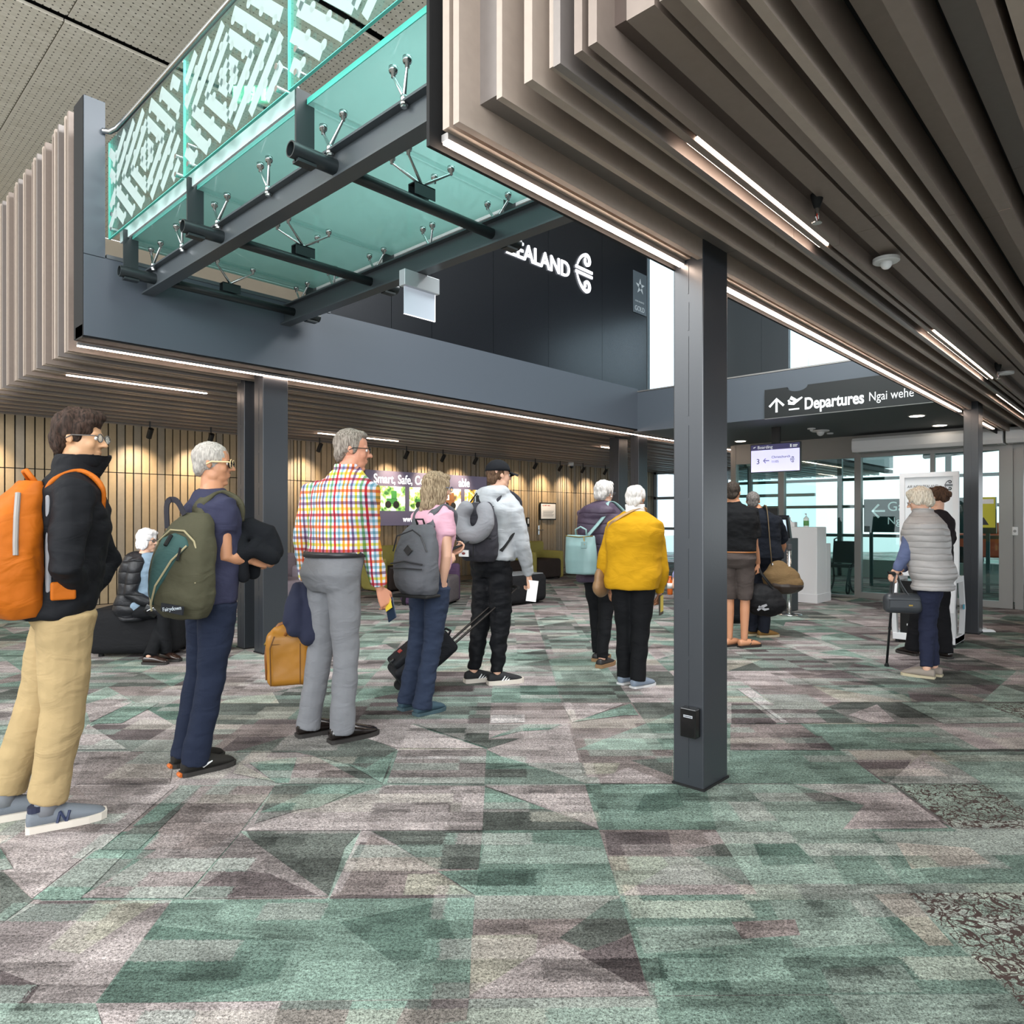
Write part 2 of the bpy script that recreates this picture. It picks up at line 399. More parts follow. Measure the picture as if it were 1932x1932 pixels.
def math_(op, a, b=None, c=None):
    n = t.new('ShaderNodeMath', operation=op)
    for k, q in enumerate((a, b, c)):
        if q is None: continue
        if isinstance(q, (int, float)): n.inputs[k].default_value = q
        else: t.link(q, n.inputs[k])
    return n.outputs[0]
def noise_(scale, det=3, vec=None, rough=.5):
    n = t.new('ShaderNodeTexNoise'); n.inputs['Scale'].default_value = scale; n.inputs['Detail'].default_value = det; n.inputs['Roughness'].default_value = rough
    t.link(vec if vec is not None else tc.outputs['Object'], n.inputs['Vector']); return n
def vmul(v, xyz):
    n = t.new('ShaderNodeVectorMath', operation='MULTIPLY'); t.link(v, n.inputs[0]); n.inputs[1].default_value = xyz; return n.outputs[0]
def vadd(a, b):
    n = t.new('ShaderNodeVectorMath', operation='ADD'); t.link(a, n.inputs[0]); t.link(b, n.inputs[1]); return n.outputs[0]
warp = noise_(26, 3)
wv = vmul(warp.outputs['Color'], (.022, .016, 0))
warp2 = noise_(170, 2)
wc = vadd(vadd(tc.outputs['Object'], wv), vmul(warp2.outputs['Color'], (.05, .022, 0)))
def cells(sx, sy, off):
    sc = vmul(wc, (1 / sx, 1 / sy, 0))
    ad = t.new('ShaderNodeVectorMath', operation='ADD'); t.link(sc, ad.inputs[0]); ad.inputs[1].default_value = off
    fl_ = t.new('ShaderNodeVectorMath', operation='FLOOR'); t.link(ad.outputs[0], fl_.inputs[0])
    w = t.new('ShaderNodeTexWhiteNoise'); w.noise_dimensions = '2D'; t.link(fl_.outputs[0], w.inputs['Vector']); return w
c1 = cells(.36, .105, (.3, .2, 0)); c2 = cells(.17, .045, (.7, .45, 0)); c3 = cells(.62, .21, (.1, .6, 0))
streak = noise_(1, 5, vmul(tc.outputs['Object'], (9, 55, 1)), .65)
cloud = noise_(4.2, 4)
speck = noise_(250, 3, None, .7)
weave = noise_(1, 2, vmul(tc.outputs['Object'], (60, 420, 1)))
v = math_('MULTIPLY_ADD', c1.outputs['Value'], .40, .36)
v = math_('ADD', v, math_('MULTIPLY_ADD', c2.outputs['Value'], .26, -.13))
v = math_('ADD', v, math_('MULTIPLY_ADD', c3.outputs['Value'], .24, -.04))
v = math_('ADD', v, math_('MULTIPLY_ADD', streak.outputs['Fac'], .8, -.40))
v = math_('ADD', v, math_('MULTIPLY_ADD', cloud.outputs['Fac'], .7, -.35))
speck2 = noise_(105, 2, None, .6)
sp = math_('MULTIPLY_ADD', speck.outputs['Fac'], 3.4, -1.70)
sp = math_('ADD', sp, math_('MULTIPLY_ADD', speck2.outputs['Fac'], 2.4, -1.20))
sp = math_('ADD', sp, math_('MULTIPLY_ADD', weave.outputs['Fac'], 1.5, -.75))
v2 = math_('MULTIPLY', v, math_('ADD', 1.0, sp))
v2 = math_('MAXIMUM', v2, .12)
# hue drift: some patches lean to teal, some to mauve
hue = t.new('ShaderNodeMix', data_type='RGBA'); hue.inputs['Factor'].default_value = .0
ramp = t.new('ShaderNodeValToRGB'); ramp.color_ramp.interpolation = 'CONSTANT'
es = ramp.color_ramp.elements; es[0].position = 0; es[0].color = lin('#93aa9f'); es[1].position = .3; es[1].color = lin('#aaa1a0')
for pos, h in ((.55, '#869d93'), (.72, '#b5b1a6'), (.86, '#8a8081')):
    e = es.new(pos); e.color = lin(h)
t.link(c3.outputs['Color'], ramp.inputs['Fac'])
fx = math_('MULTIPLY', math_('GREATER_THAN', c1.outputs['Value'], .55), .42)
t.link(fx, hue.inputs['Factor']); t.link(at.outputs['Color'], hue.inputs['A']); t.link(ramp.outputs['Color'], hue.inputs['B'])
mul = t.new('ShaderNodeMix', data_type='RGBA', blend_type='MULTIPLY'); mul.inputs['Factor'].default_value = 1
t.link(hue.outputs['Result'], mul.inputs['A'])
cmb = t.new('ShaderNodeCombineColor'); [t.link(v2, cmb.inputs[k]) for k in range(3)]
t.link(cmb.outputs[0], mul.inputs['B'])
# lace tiles: dark curling outlines on pale green
ln = noise_(10, 2, None, .4); ln.inputs['Distortion'].default_value = 1.6
d1 = math_('ABSOLUTE', math_('SUBTRACT', ln.outputs['Fac'], .5))
ln2 = noise_(17, 2, None, .4); ln2.inputs['Distortion'].default_value = 1.8
d2 = math_('ABSOLUTE', math_('SUBTRACT', ln2.outputs['Fac'], .47))
ln3 = noise_(8, 2, vmul(tc.outputs['Object'], (1.1, -1.2, 1)), .4); ln3.inputs['Distortion'].default_value = 2.0
d3 = math_('ABSOLUTE', math_('SUBTRACT', ln3.outputs['Fac'], .52))
lace = math_('MAXIMUM', math_('MAXIMUM', math_('LESS_THAN', d1, .024), math_('LESS_THAN', d2, .020)), math_('LESS_THAN', d3, .020))
lace = math_('MULTIPLY', lace, at.outputs['Alpha'])
lx = t.new('ShaderNodeMix', data_type='RGBA'); t.link(lace, lx.inputs['Factor']); t.link(mul.outputs['Result'], lx.inputs['A']); lx.inputs['B'].default_value = lin('#4a3d3a')
t.link(lx.outputs['Result'], B.inputs['Base Color'])
bp = t.new('ShaderNodeBump'); bp.inputs['Strength'].default_value = .35; bp.inputs['Distance'].default_value = .004
t.link(speck.outputs['Fac'], bp.inputs['Height']); t.link(bp.outputs['Normal'], B.inputs['Normal'])
me = bpy.data.meshes.new('floor'); fb.to_mesh(me); fb.free()
fl = link_mesh('floor', me, cm)
fl.location = c0; fl.rotation_euler = (0, 0, CA - PI / 2)
fl['kind'] = 'structure'

# ------------------------------------------------------------------ common building materials
M_dark = mat('charcoal paint', '#3a3e44', .45, .0, spec=.5, bump=(40, .03, .01))
M_fascia = mat('blue grey fascia', '#4e555e', .42, .0, spec=.5)
M_col = mat('graphite column paint', '#303338', .33, .1, spec=.7, bump=(70, .05, .004))
M_black = mat('black recess', '#0b0b0c', .8)
M_taupe = mat('taupe laminate', '#897b72', .42, .15, var=(30, .10))
M_taupe2 = mat('grey laminate', '#827a76', .36, .25, var=(30, .08))
M_beige = mat('pale beige laminate', '#a6978b', .45, .05, var=(25, .10))
M_brown = mat('brown laminate', '#5e514b', .42, .15, var=(25, .12))
SL = [M_taupe, M_taupe2, M_beige, M_brown, M_black]
M_led = mat('warm led', '#ffffff', .5, emit='#ffe2cc', estr=26)
M_white = mat('white paint', '#dcdcdc', .45)
M_steel = mat('stainless steel', '#c6c8c8', .22, 1.0)
M_alu = mat('anodised aluminium', '#8d8a88', .38, .6)
M_white_glow = mat('lit white acrylic', '#ffffff', .4, emit='#f6f6ff', estr=1.6)
M_text = mat('white lettering', '#e6e8ea', .5, emit='#e6e8ea', estr=.35)

# ------------------------------------------------------------------ right soffit: folded slat cladding
US, ZS = 1.50, 2.585           # outer plane of slats on the end face and underneath
seg = [(1.785, 1.735, .055, 1), (1.735, 1.703, .085, 2), (1.703, 1.667, .03, 3), (1.667, 1.640, .10, 2), (1.640, 1.560, .045, 1), (1.557, 1.545, 0, 4),
       (1.545, 1.477, .06, 1), (1.477, 1.454, .095, 2), (1.454, 1.396, .03, 3), (1.392, 1.360, .06, 0), (1.360, 1.329, .10, 2), (1.329, 1.277, .04, 1), (1.277, 1.250, .085, 2), (1.250, 1.225, .10, 1),
       (1.225, 1.180, .045, 1), (1.180, 1.153, .095, 0), (1.153, 1.132, .02, 3), (1.132, 1.104, .095, 0), (1.104, 1.066, .05, 3), (1.066, 1.053, 0, 4), (1.053, .967, .065, 0), (.967, .952, 0, 4),
       (.952, .897, .065, 0), (.897, .864, .075, 1), (.864, .833, .10, 2), (.833, .783, .03, 3), (.783, .752, .045, 0), (.752, .746, 0, 4), (.746, .717, .10, 2), (.717, .670, .03, 3), (.670, .640, .095, 0),
       (.640, .603, .005, 4), (.603, .510, .05, 0), (.510, .506, 0, 4), (.506, .459, .10, 0), (.459, .434, 0, 4), (.434, .343, .05, 1), (.343, .339, 0, 4), (.339, .308, .10, 0), (.308, .288, 0, 4), (.288, .257, .095, 2), (.257, .225, .0, 4), (.225, .14, .05, 0)]
pat = [(.03, .10, 2), (.05, .03, 3), (.028, .09, 0), (.03, 0, 4), (.09, .05, 1), (.03, .10, 0), (.045, .03, 3), (.03, .095, 2), (.02, 0, 4), (.085, .06, 0), (.028, .10, 1), (.05, .04, 3)]
v = .14; k = 0
while v > -6.0:
    w, dp, mi = pat[k % len(pat)]; seg.append((v, v - w, dp, mi)); v -= w; k += 1
def clad(name, segs, us, zs, u1, ztop, sgn=1, zjoint=None):
    mb = MB(); zc = zs + .15; ub = us + .15
    lo = min(min(a, b) for a, b, _, _ in segs); hi = max(max(a, b) for a, b, _, _ in segs)
    mb.mi = 4
    mb.box2((ub - .004, lo, zc - .004), (ub + .04, hi, ztop)); mb.box2((ub - .004, lo, zc - .004), (u1, hi, zc + .04))
    rr = random.Random(3)
    for a, b, dp, mi in segs:
        if dp < .01: continue
        dp = dp + .05 if dp > .08 else dp * 1.25
        mb.mi = mi
        u0 = ub - dp; z0 = zc - dp
        # cladding board mitred at the fold: vertical leg then horizontal leg, split in lengths with hairline joints
        mb.prism([(u0, a, z0), (ub, a, zc), (ub, a, ztop), (u0, a, ztop)], (0, b - a, 0))
        cuts = [ub]
        x = u0 + 1.9 + rr.uniform(-.25, .45)
        L = [u0]
        while x < u1 - 1: L.append(x); x += 2.4 + rr.uniform(-.1, .1)
        L.append(u1)
        for q in range(len(L) - 1):
            s0 = L[q] + (.0015 if q else 0.0); e0 = L[q + 1] - .0015
            if q == 0: mb.prism([(s0, a, z0), (e0, a, z0), (e0, a, zc), (ub, a, zc)], (0, b - a, 0))
            else: mb.prism([(s0, a, z0), (e0, a, z0), (e0, a, zc), (s0, a, zc)], (0, b - a, 0))
    return struct(name, mb, SL)
# keep the first pieces clear of the columns
clad('ceiling_right', seg, US, ZS, 24.0, 4.75)
mb = MB()
mb.box2((1.50, 1.785, 2.563), (24, 1.80, 4.72)); struct('trim_1', mb, M_black)
mb = MB(); mb.box2((1.70, -6, 2.79), (24, 1.784, 3.40)); struct('floor_mezzanine_right', mb, M_dark)

# left soffit and end face
segL = []; v = 6.455; k = 3
while v < 11.2:
    w, dp, mi = pat[k % len(pat)]; w *= 1.35; segL.append((v, v + w, dp, mi)); v += w; k += 1
clad('ceiling_left', segL, 1.69, 2.715, 24.0, 4.70)
mb = MB(); mb.box2((1.89, 6.22, 2.92), (24, 11.2, 3.40)); struct('floor_mezzanine_left', mb, M_dark)
# fascia, its upstand beside the balustrade, the black recess below
mb = MB(); mb.box2((1.69, 6.20, 2.77), (9.56, 6.22, 3.415)); mb.box2((1.69, 6.20, 3.41), (1.84, 6.30, 4.66)); struct('trim_2', mb, M_fascia)
mb = MB(); mb.box2((1.685, 6.222, 2.758), (24, 6.405, 2.86)); mb.box2((1.685, 6.212, 2.77), (1.70, 6.45, 4.66)); struct('trim_3', mb, M_black)
# cross fascia at the far end of the void, flat dark entrance ceiling behind it
mb = MB(); mb.box2((9.55, 1.80, 2.73), (9.60, 6.20, 3.36)); struct('trim_4', mb, M_fascia)
mb = MB(); mb.box2((9.545, 1.80, 3.365), (9.62, 6.20, 3.385)); struct('trim_5', mb, M_alu)
mb = MB(); mb.box2((9.60, 1.80, 2.73), (12.9, 6.30, 2.78)); mb.box2((9.60, -6, 2.60), (9.61, -6.01, 2.61)); struct('ceiling_entrance', mb, mat('entrance ceiling', '#565b5d', .6))
mb = MB(); mb.box2((9.62, 1.8, 3.25), (12.9, 6.3, 3.36)); struct('floor_mezzanine_far', mb, M_dark)

# ------------------------------------------------------------------ slatted timber wall on the left
VW = 11.2
M_w1 = mat('oak slat', '#9f8a6c', .5, var=(18, .12), bump=(120, .05, .002)); M_w2 = mat('grey oak slat', '#8f8270', .5, var=(18, .12))
mb = MB(); mb.mi = 2; mb.box2((-9, VW + .03, 0), (18.2, VW + .10, 2.8))
rr = random.Random(11); u = -9
while u < 18.1:
    w = .094; dz = 0.0
    if u > 5.5: w = rr.choice((.07, .05, .095))
    if u > 5.5: dz = rr.choice((0, .02, 0))
    mb.mi = rr.choice((0, 0, 1))
    mb.box2((u, VW - dz, .10), (u + w, VW + .035, 2.0)); mb.box2((u, VW - dz, 2.012), (u + w, VW + .035, 2.80))
    u += w + .0185
struct('wall_left', mb, [M_w1, M_w2, M_black])
mb = MB(); mb.box2((-9, VW - .02, 0), (18.2, VW + .03, .09)); struct('baseboard_left', mb, mat('oak skirting', '#8a765e', .5))

# ------------------------------------------------------------------ roof of perforated plywood panels
rm = bpy.data.materials.new('perforated plywood'); rm.use_nodes = True
t = NT(rm); B = t.n['Principled BSDF']; B.inputs['Roughness'].default_value = .55
tc = t.new('ShaderNodeTexCoord')
wv = noise_(1, 5, vmul(tc.outputs['Object'], (3, 22, 3)), .6)
rp = t.new('ShaderNodeValToRGB'); rp.color_ramp.elements[0].position = .3; rp.color_ramp.elements[0].color = lin('#cbc1af'); rp.color_ramp.elements[1].position = .7; rp.color_ramp.elements[1].color = lin('#e6ddce')
t.link(wv.outputs['Fac'], rp.inputs['Fac'])
sc = vmul(tc.outputs['Object'], (1 / .075, 1 / .075, 0))
fr = t.new('ShaderNodeVectorMath', operation='FRACTION'); t.link(sc, fr.inputs[0])
sb = t.new('ShaderNodeVectorMath', operation='SUBTRACT'); t.link(fr.outputs[0], sb.inputs[0]); sb.inputs[1].default_value = (.5, .5, 0)
ln_ = t.new('ShaderNodeVectorMath', operation='LENGTH'); t.link(sb.outputs[0], ln_.inputs[0])
dot = math_('LESS_THAN', ln_.outputs['Value'], .13)
mx = t.new('ShaderNodeMix', data_type='RGBA'); t.link(dot, mx.inputs['Factor']); t.link(rp.outputs['Color'], mx.inputs['A']); mx.inputs['B'].default_value = lin('#3d352c')
t.link(mx.outputs['Result'], B.inputs['Base Color'])
# the panels rise towards a ridge and are parted by black reveals
RZ = 7.0
mb = MB()
us = [-7, -3.6, -0.6, 2.3, 5.3, 8.3, 12.75]; vs_ = [(-4, 2.0), (2.0, 6.72), (6.84, 9.05), (9.17, 12.4), (12.4, 15.6)]
for i in range(len(us) - 1):
    for c, d in vs_:
        mb.box2((us[i] + .006, c + .006, RZ), (us[i + 1] - .006, d - .006, RZ + .04))
struct('ceiling', mb, rm)
mb = MB(); mb.box2((-7.2, -4.2, 7.45), (12.8, 15.8, 7.5)); struct('ceiling_void', mb, M_black)

# ------------------------------------------------------------------ black metal sign wall on the upper level
M_bk = mat('satin black panel', '#23262b', .24, .4, spec=.7)
mb = MB()
uu = [3.95, 4.85, 5.45, 6.50, 7.62, 8.92, 10.2]
for i in range(len(uu) - 1): mb.box2((uu[i] + .003, 6.44, 3.45), (uu[i + 1] - .003, 6.47, 6.45 if i > 2 else 5.0))
mb.box2((3.95, 6.47, 3.42), (6.5, 6.60, 5.0)); mb.box2((6.5, 6.47, 3.42), (10.2, 6.60, 6.45)); struct('wall_sign', mb, M_bk)
mb = MB(); mb.box2((-7.2, 15.62, 3.0), (18.5, 15.7, 7.0)); struct('wall_back', mb, mat('pale plywood wall', '#a89c8a', .6, var=(3, .1)))
# far upper wall with windows
mb = MB()
mb.box2((12.7, 5.02, 3.36), (12.8, 6.22, 7.0)); mb.box2((12.7, 8.0, 3.36), (12.8, 9.6, 7.0)); mb.box2((12.7, -4, 3.36), (12.8, 2.2, 7)); mb.box2((12.7, -4, 5.6), (12.8, 6.22, 7.0)); mb.box2((12.69, 5.52, 3.4), (12.70, 5.535, 5.6))
struct('wall_far', mb, mat('slate panel', '#3b4247', .4))
M_gl = glass_mat('clear teal glass', '#dcf1ef', .10)
mb = MB(); mb.box2((12.74, 6.22, 3.36), (12.75, 8.0, 7.0)); struct('window_1', mb, glass_mat('hazy glass', '#eaf6fb', .05))
mb = MB(); mb.box2((12.74, 2.2, 3.36), (12.75, 5.02, 5.6)); mb.box2((12.72, 4.66, 3.36), (12.77, 4.69, 5.6)); struct('window_2', mb, glass_mat('hazy glass'))

# ------------------------------------------------------------------ columns
def column(u, v, su, sv, zt, label, junction=True):
    c = thing('steel_column', label, 'column', (u + su / 2, v + sv / 2, 0), group=None)
    mb = MB(); mb.box2((-su / 2, -sv / 2, 0), (su / 2, sv / 2, zt)); mb.build('shaft', M_col, c, bevel=.006)
    mb = MB(); rr = random.Random(int(u * 10)); 
    z = .05
    while z < zt - .1:
        h = rr.uniform(.12, .4); mb.box2((-su / 2 - .0022, -.004 + rr.uniform(-.001, .001), z), (-su / 2 + .001, .003, min(z + h, zt - .02))); z += h + rr.uniform(.005, .05)
    mb.build('weld_seam', M_col, c)
    mb = MB(); mb.box2((-su / 2 - .006, -sv / 2 - .006, 0), (su / 2 + .006, sv / 2 + .006, .012)); mb.build('base_plate', M_black, c)
    return c
column(3.095, 1.635, .255, .164, 2.70, 'broad dark steel column in the right foreground with a black box near its foot')
column(9.486, 1.57, .25, .15, 2.70, 'dark steel column at the far right beside the lady in the quilted vest')
column(3.30, 6.435, .265, .185, 2.83, 'dark steel column under the left light strip, behind the man in the navy t-shirt')
column(3.30, 6.83, .20, .16, 2.83, 'dark steel column standing just behind the left foreground column')
column(9.94, 6.43, .27, .165, 2.83, 'dark steel column behind the mustard sweatshirt, its top lit by the light strip')
column(9.93, 6.82, .27, .20, 2.83, 'dark steel column behind the white haired woman in the purple coat')

# ------------------------------------------------------------------ led strips
def led(name, label, u0, u1, v, z, w=.025, h=.03, cat='strip light', grp=None):
    o = thing(name, label, cat, ((u0 + u1) / 2, v, z), group=grp)
    L = (u1 - u0) / 2
    mb = MB(); mb.box2((-L, -w / 2 - .004, .006), (L, w / 2 + .004, h)); mb.build('housing', M_alu, o)
    mb = MB(); mb.box2((-L + .003, -w / 2, -.002), (L - .003, w / 2, .008)); mb.build('diffuser', M_led, o)
    return o
led('strip_light', 'long white strip light along the edge of the right soffit, left of the foreground column', 1.535, 3.09, 1.748, 2.572)
led('strip_light', 'white strip light along the right soffit edge between the foreground and far columns', 3.352, 9.48, 1.748, 2.572)
led('strip_light', 'short end of edge strip light beyond the far right column', 9.74, 11.6, 1.748, 2.572)
led('strip_light', 'long white strip light under the left fascia', 1.70, 18, 6.42, 2.722)
led('strip_light', 'bright strip light sunk between the slats of the right soffit, nearest the foreground column', 2.13, 3.38, 1.168, 2.60, .04, .06)
led('strip_light', 'bright strip light at the right edge of the picture in the slatted soffit', 2.90, 3.74, .484, 2.60, .04, .06)
led('strip_light', 'bright strip light between the slats further along the right soffit', 5.40, 7.6, 1.168, 2.60, .04, .06)
led('strip_light', 'farthest bright strip light in the right soffit by the frame edge', 8.6, 11.0, 1.25, 2.60, .04, .06)
a_ = Zp(125, 710, 2.70); b_ = Zp(292, 730, 2.70)
led('strip_light', 'short strip light in the left soffit above the man in the black jacket', a_.x, a_.x + 1.35, a_.y, 2.71, .03, .06)
a_ = Zp(600, 818, 2.70)
led('strip_light', 'short strip light in the left soffit above the man in the plaid shirt', a_.x, a_.x + 1.6, a_.y, 2.705, .03, .06)
a_ = Zp(1135, 844, 2.70)
led('strip_light', 'short strip light in the left soffit beside the far columns', a_.x, a_.x + .8, a_.y, 2.705, .03, .06)

# ------------------------------------------------------------------ glazed front and outdoors
UG = 12.6
def vg(px): 
    q = (px - 966) / FPX; d = UG / (FW.x + RT.x * q); return d * (FW.y + RT.y * q)
M_frame = mat('grey aluminium frame', '#8b8986', .4, .5)
fr_ = MB()
for px in (1386, 1476, 1620, 1899, 1924, 2050):
    v = vg(px); w = .05 if px != 1899 else .085
    fr_.box2((UG - .06, v - w, 0), (UG + .06, v + w, 2.72))
fr_.box2((UG - .02, vg(1924), .1), (UG + .02, vg(1899), 2.4))
fr_.box2((UG - .05, vg(2050), 2.36), (UG + .05, vg(1386), 2.73))
fr_.box2((UG - .05, vg(1899), 0), (UG + .05, vg(1620), .10)); fr_.box2((UG - .05, vg(1620), 0), (UG + .05, vg(1386), .035))
struct('window_3', fr_, M_frame)
for k, (a, b) in enumerate(((1386, 1476), (1476, 1620))):
    mb = MB(); mb.box2((UG - .006, vg(b) + .05, .03), (UG + .006, vg(a) - .05, 2.37)); struct('window_%d' % (k + 4), mb, M_gl)
mb = MB(); mb.box2((UG - .006, vg(1899) + .08, .1), (UG + .006, vg(1620) - .05, 2.37)); dd = struct('door_1', mb, M_gl)
mb = MB(); mb.box2((UG - .04, vg(1760) - .03, .08), (UG + .04, vg(1760) + .03, 2.37)); mb.build('door_stile', M_frame, dd)
# window at the far left end of the hall beside the slatted wall
mb = MB(); mb.box2((18.2, 6.5, 0), (18.22, 11.2, 2.75)); struct('window_6', mb, glass_mat('hazy glass'))
mb = MB()
for v in (7.4, 8.9, 10.3, 11.15): mb.box2((18.12, v - .04, 0), (18.2, v + .04, 2.75))
for z in (.03, 1.05, 1.95, 2.7): mb.box2((18.12, 6.5, z - .04), (18.2, 11.2, z + .04))
mb.tube([(18.6, 10.6, 2.5), (18.9, 9.4, 1.7)], .05, 8)
struct('window_7', mb, mat('pale steel frame', '#9aa3a8', .4))
# outdoors: pale apron, covered walkway
mb = MB(); mb.box2((12.9, -14, -.06), (60, 30, -.01)); struct('ground_outdoors', mb, mat('pale concrete', '#b9bdbb', .8, var=(2, .08)))
mb = MB(); mb.box2((12.9, -9, 2.85), (17.5, 8.6, 2.95)); struct('ceiling_walkway', mb, mat('walkway soffit', '#6e7c7c', .6))
mb = MB(); mb.box2((17.2, -9, 0), (17.35, 8.6, .34)); mb.box2((17.2, -9, .34), (17.28, 8.6, .40)); struct('wall_walkway', mb, mat('walkway kerb', '#8f9c99', .6))
mb = MB()
for v in (-6, -3.6, -1.2, 1.2, 3.4, 5.6, 7.8): mb.box2((17.2, v - .05, 0), (17.3, v + .05, 2.85))
for z in (.95, 1.62, 2.25): mb.box2((17.22, -9, z - .035), (17.28, 8.6, z + .035))
struct('trim_6', mb, mat('dark teal steel', '#3f5455', .5))
mb = MB()
for v in (-5, -1.5, 2, 5.5): mb.tube([(17.1, v, 2.8), (14.8, v + 1.3, 2.5)], .05, 8)
struct('trim_7', mb, mat('dark teal steel'))
# ------------------------------------------------------------------ glass footbridge across the void
M_bs = mat('bridge steel paint', '#50565a', .32, .35, spec=.6)
M_bd = mat('dark tube paint', '#2c3234', .35, .2)
M_fg = glass_mat('laminated floor glass', '#c2dad7', .10, .04, .46, '#a2c2be')
M_bg = glass_mat('balustrade glass', '#e3f3ef', .06)
M_edge = mat('green glass edge', '#5fc0b2', .2, emit='#57b9ab', estr=.12)
M_frit = glass_mat('white frit', '#f0f6f5', .02, .3, .74, '#c9d5d3')
br = thing('footbridge', 'glass floored footbridge with fritted balustrades crossing the void overhead', 'bridge', (2.78, 4.0, 3.19))
BO = Vector(br.location)
def rel(p): return Vector(p) - BO
def bbox(mb, p0, p1): mb.box2(rel(p0), rel(p1))
for u0 in (2.11, 3.35):
    mb = MB()
    bbox(mb, (u0, 1.81, 3.19), (u0 + .10, 6.199, 3.203)); bbox(mb, (u0, 1.81, 3.357), (u0 + .10, 6.199, 3.37)); bbox(mb, (u0 + .044, 1.812, 3.20), (u0 + .056, 6.197, 3.36))
    mb.build('beam', M_bs, br)
TV = (2.05, 3.38, 4.79, 6.02)
for v in TV:
    mb = MB(); mb.tube([rel((2.166, v, 3.282)), rel((3.394, v, 3.282))], .036, 20); mb.build('cross_tube', M_bd, br, True)
    for (ua, ub, s) in ((1.885, 2.154, 1), (3.406, 3.66, -1)):
        mb = MB(); n = 20
        # hollow stub with an open end
        ring = lambda u, r: [rel((u, v + r * math.cos(2 * PI * k / n), 3.282 + r * math.sin(2 * PI * k / n))) for k in range(n)]
        e = ua if s > 0 else ub; o = ub if s > 0 else ua
        mb.loft([ring(o, .044), ring(e, .044), ring(e, .037), ring(e + s * .15, .037)], True)
        st = mb.build('stub_tube', M_bd, br, True)
        st.modifiers.new('es', 'EDGE_SPLIT')
        mb = MB(); a = e + s * .03; b = e + s * .14
        bbox(mb, (a, v - .007, 3.30), (b, v + .007, 3.62)); bbox(mb, (a + .0, v - .03, 3.222), (b, v + .03, 3.238)); bbox(mb, (a, v - .007, 3.225), (b, v + .007, 3.27))
        mb.build('stanchion_plate', M_bd, br)
VS = [(1.815, 3.372), (3.388, 4.782), (4.798, 6.012), (6.028, 6.19)]
for a, b in VS:
    mb = MB(); bbox(mb, (1.985, a, 3.553), (3.60, b, 3.585)); fp = mb.build('floor_panel', M_fg, br)
    mb = MB(); bbox(mb, (1.979, a, 3.553), (1.984, b, 3.585)); mb.build('polished_edge', M_edge, fp)
mb = MB(); bbox(mb, (1.945, 3.42, 3.56), (1.96, 6.19, 3.66)); mb.build('kick_rail', mat('bright aluminium', '#d8dadd', .4, .1), br)
mb = MB(); bbox(mb, (3.63, 1.815, 3.55), (3.645, 6.19, 3.665)); mb.build('kick_rail', mat('bright aluminium'), br)
# spider fittings
def spider(base, heads):
    mb = MB(); b = Vector(base)
    for h in heads:
        h = Vector(h); mb.cap_tube([rel(b), rel(h - Vector((0, 0, .045)))], [.011, .008], 8)
        mb.tube([rel(h - Vector((0, 0, .052))), rel(h - Vector((0, 0, .030))), rel(h - Vector((0, 0, .029))), rel(h - Vector((0, 0, .022))), rel(h - Vector((0, 0, .021))), rel(h)], [.011, .011, .02, .02, .023, .023], 14)
    mb.tube([rel(b - Vector((0, 0, .03))), rel(b), rel(b + Vector((0, 0, .012)))], [.016, .02, .014], 12)
    return mb.build('spider_fitting', M_steel, br, True)
GZ = 3.551
for u0 in (2.125, 3.435):
    for v in (2.12, 2.72, 3.38, 4.08, 4.79, 5.4, 5.98):
        on = any(abs(v - q) < .1 for q in TV); s = -1 if u0 < 2.5 else 1
        hs = [(u0 + .02, v - .10, GZ), (u0 + .02, v + .10, GZ)] if on else [(u0 - .02, v - .05, GZ), (u0 - .02, v + .06, GZ)]
        spider((u0, v, 3.385), hs)
        mb = MB(); mb.tube([rel((u0, v, 3.335)), rel((u0, v, 3.347))], .016, 6); mb.tube([rel((u0, v, 3.347)), rel((u0, v, 3.356))], .02, 12); mb.build('flange_bolt', M_steel, br)
for v in TV:
    hs = [(2.78 - .17, v - .08, GZ), (2.78 + .17, v - .08, GZ), (2.78 - .17, v + .08, GZ), (2.78 + .17, v + .08, GZ)] if v < 6 else [(2.62, v - .1, GZ), (2.94, v - .1, GZ)]
    spider((2.78, v, 3.40), hs)
    mb = MB(); bbox(mb, (2.70, v - .035, 3.315), (2.86, v - .029, 3.39)); bbox(mb, (2.70, v + .029, 3.315), (2.86, v + .035, 3.39)); bbox(mb, (2.70, v - .035, 3.385), (2.86, v + .035, 3.392)); mb.build('bracket', M_bd, br)
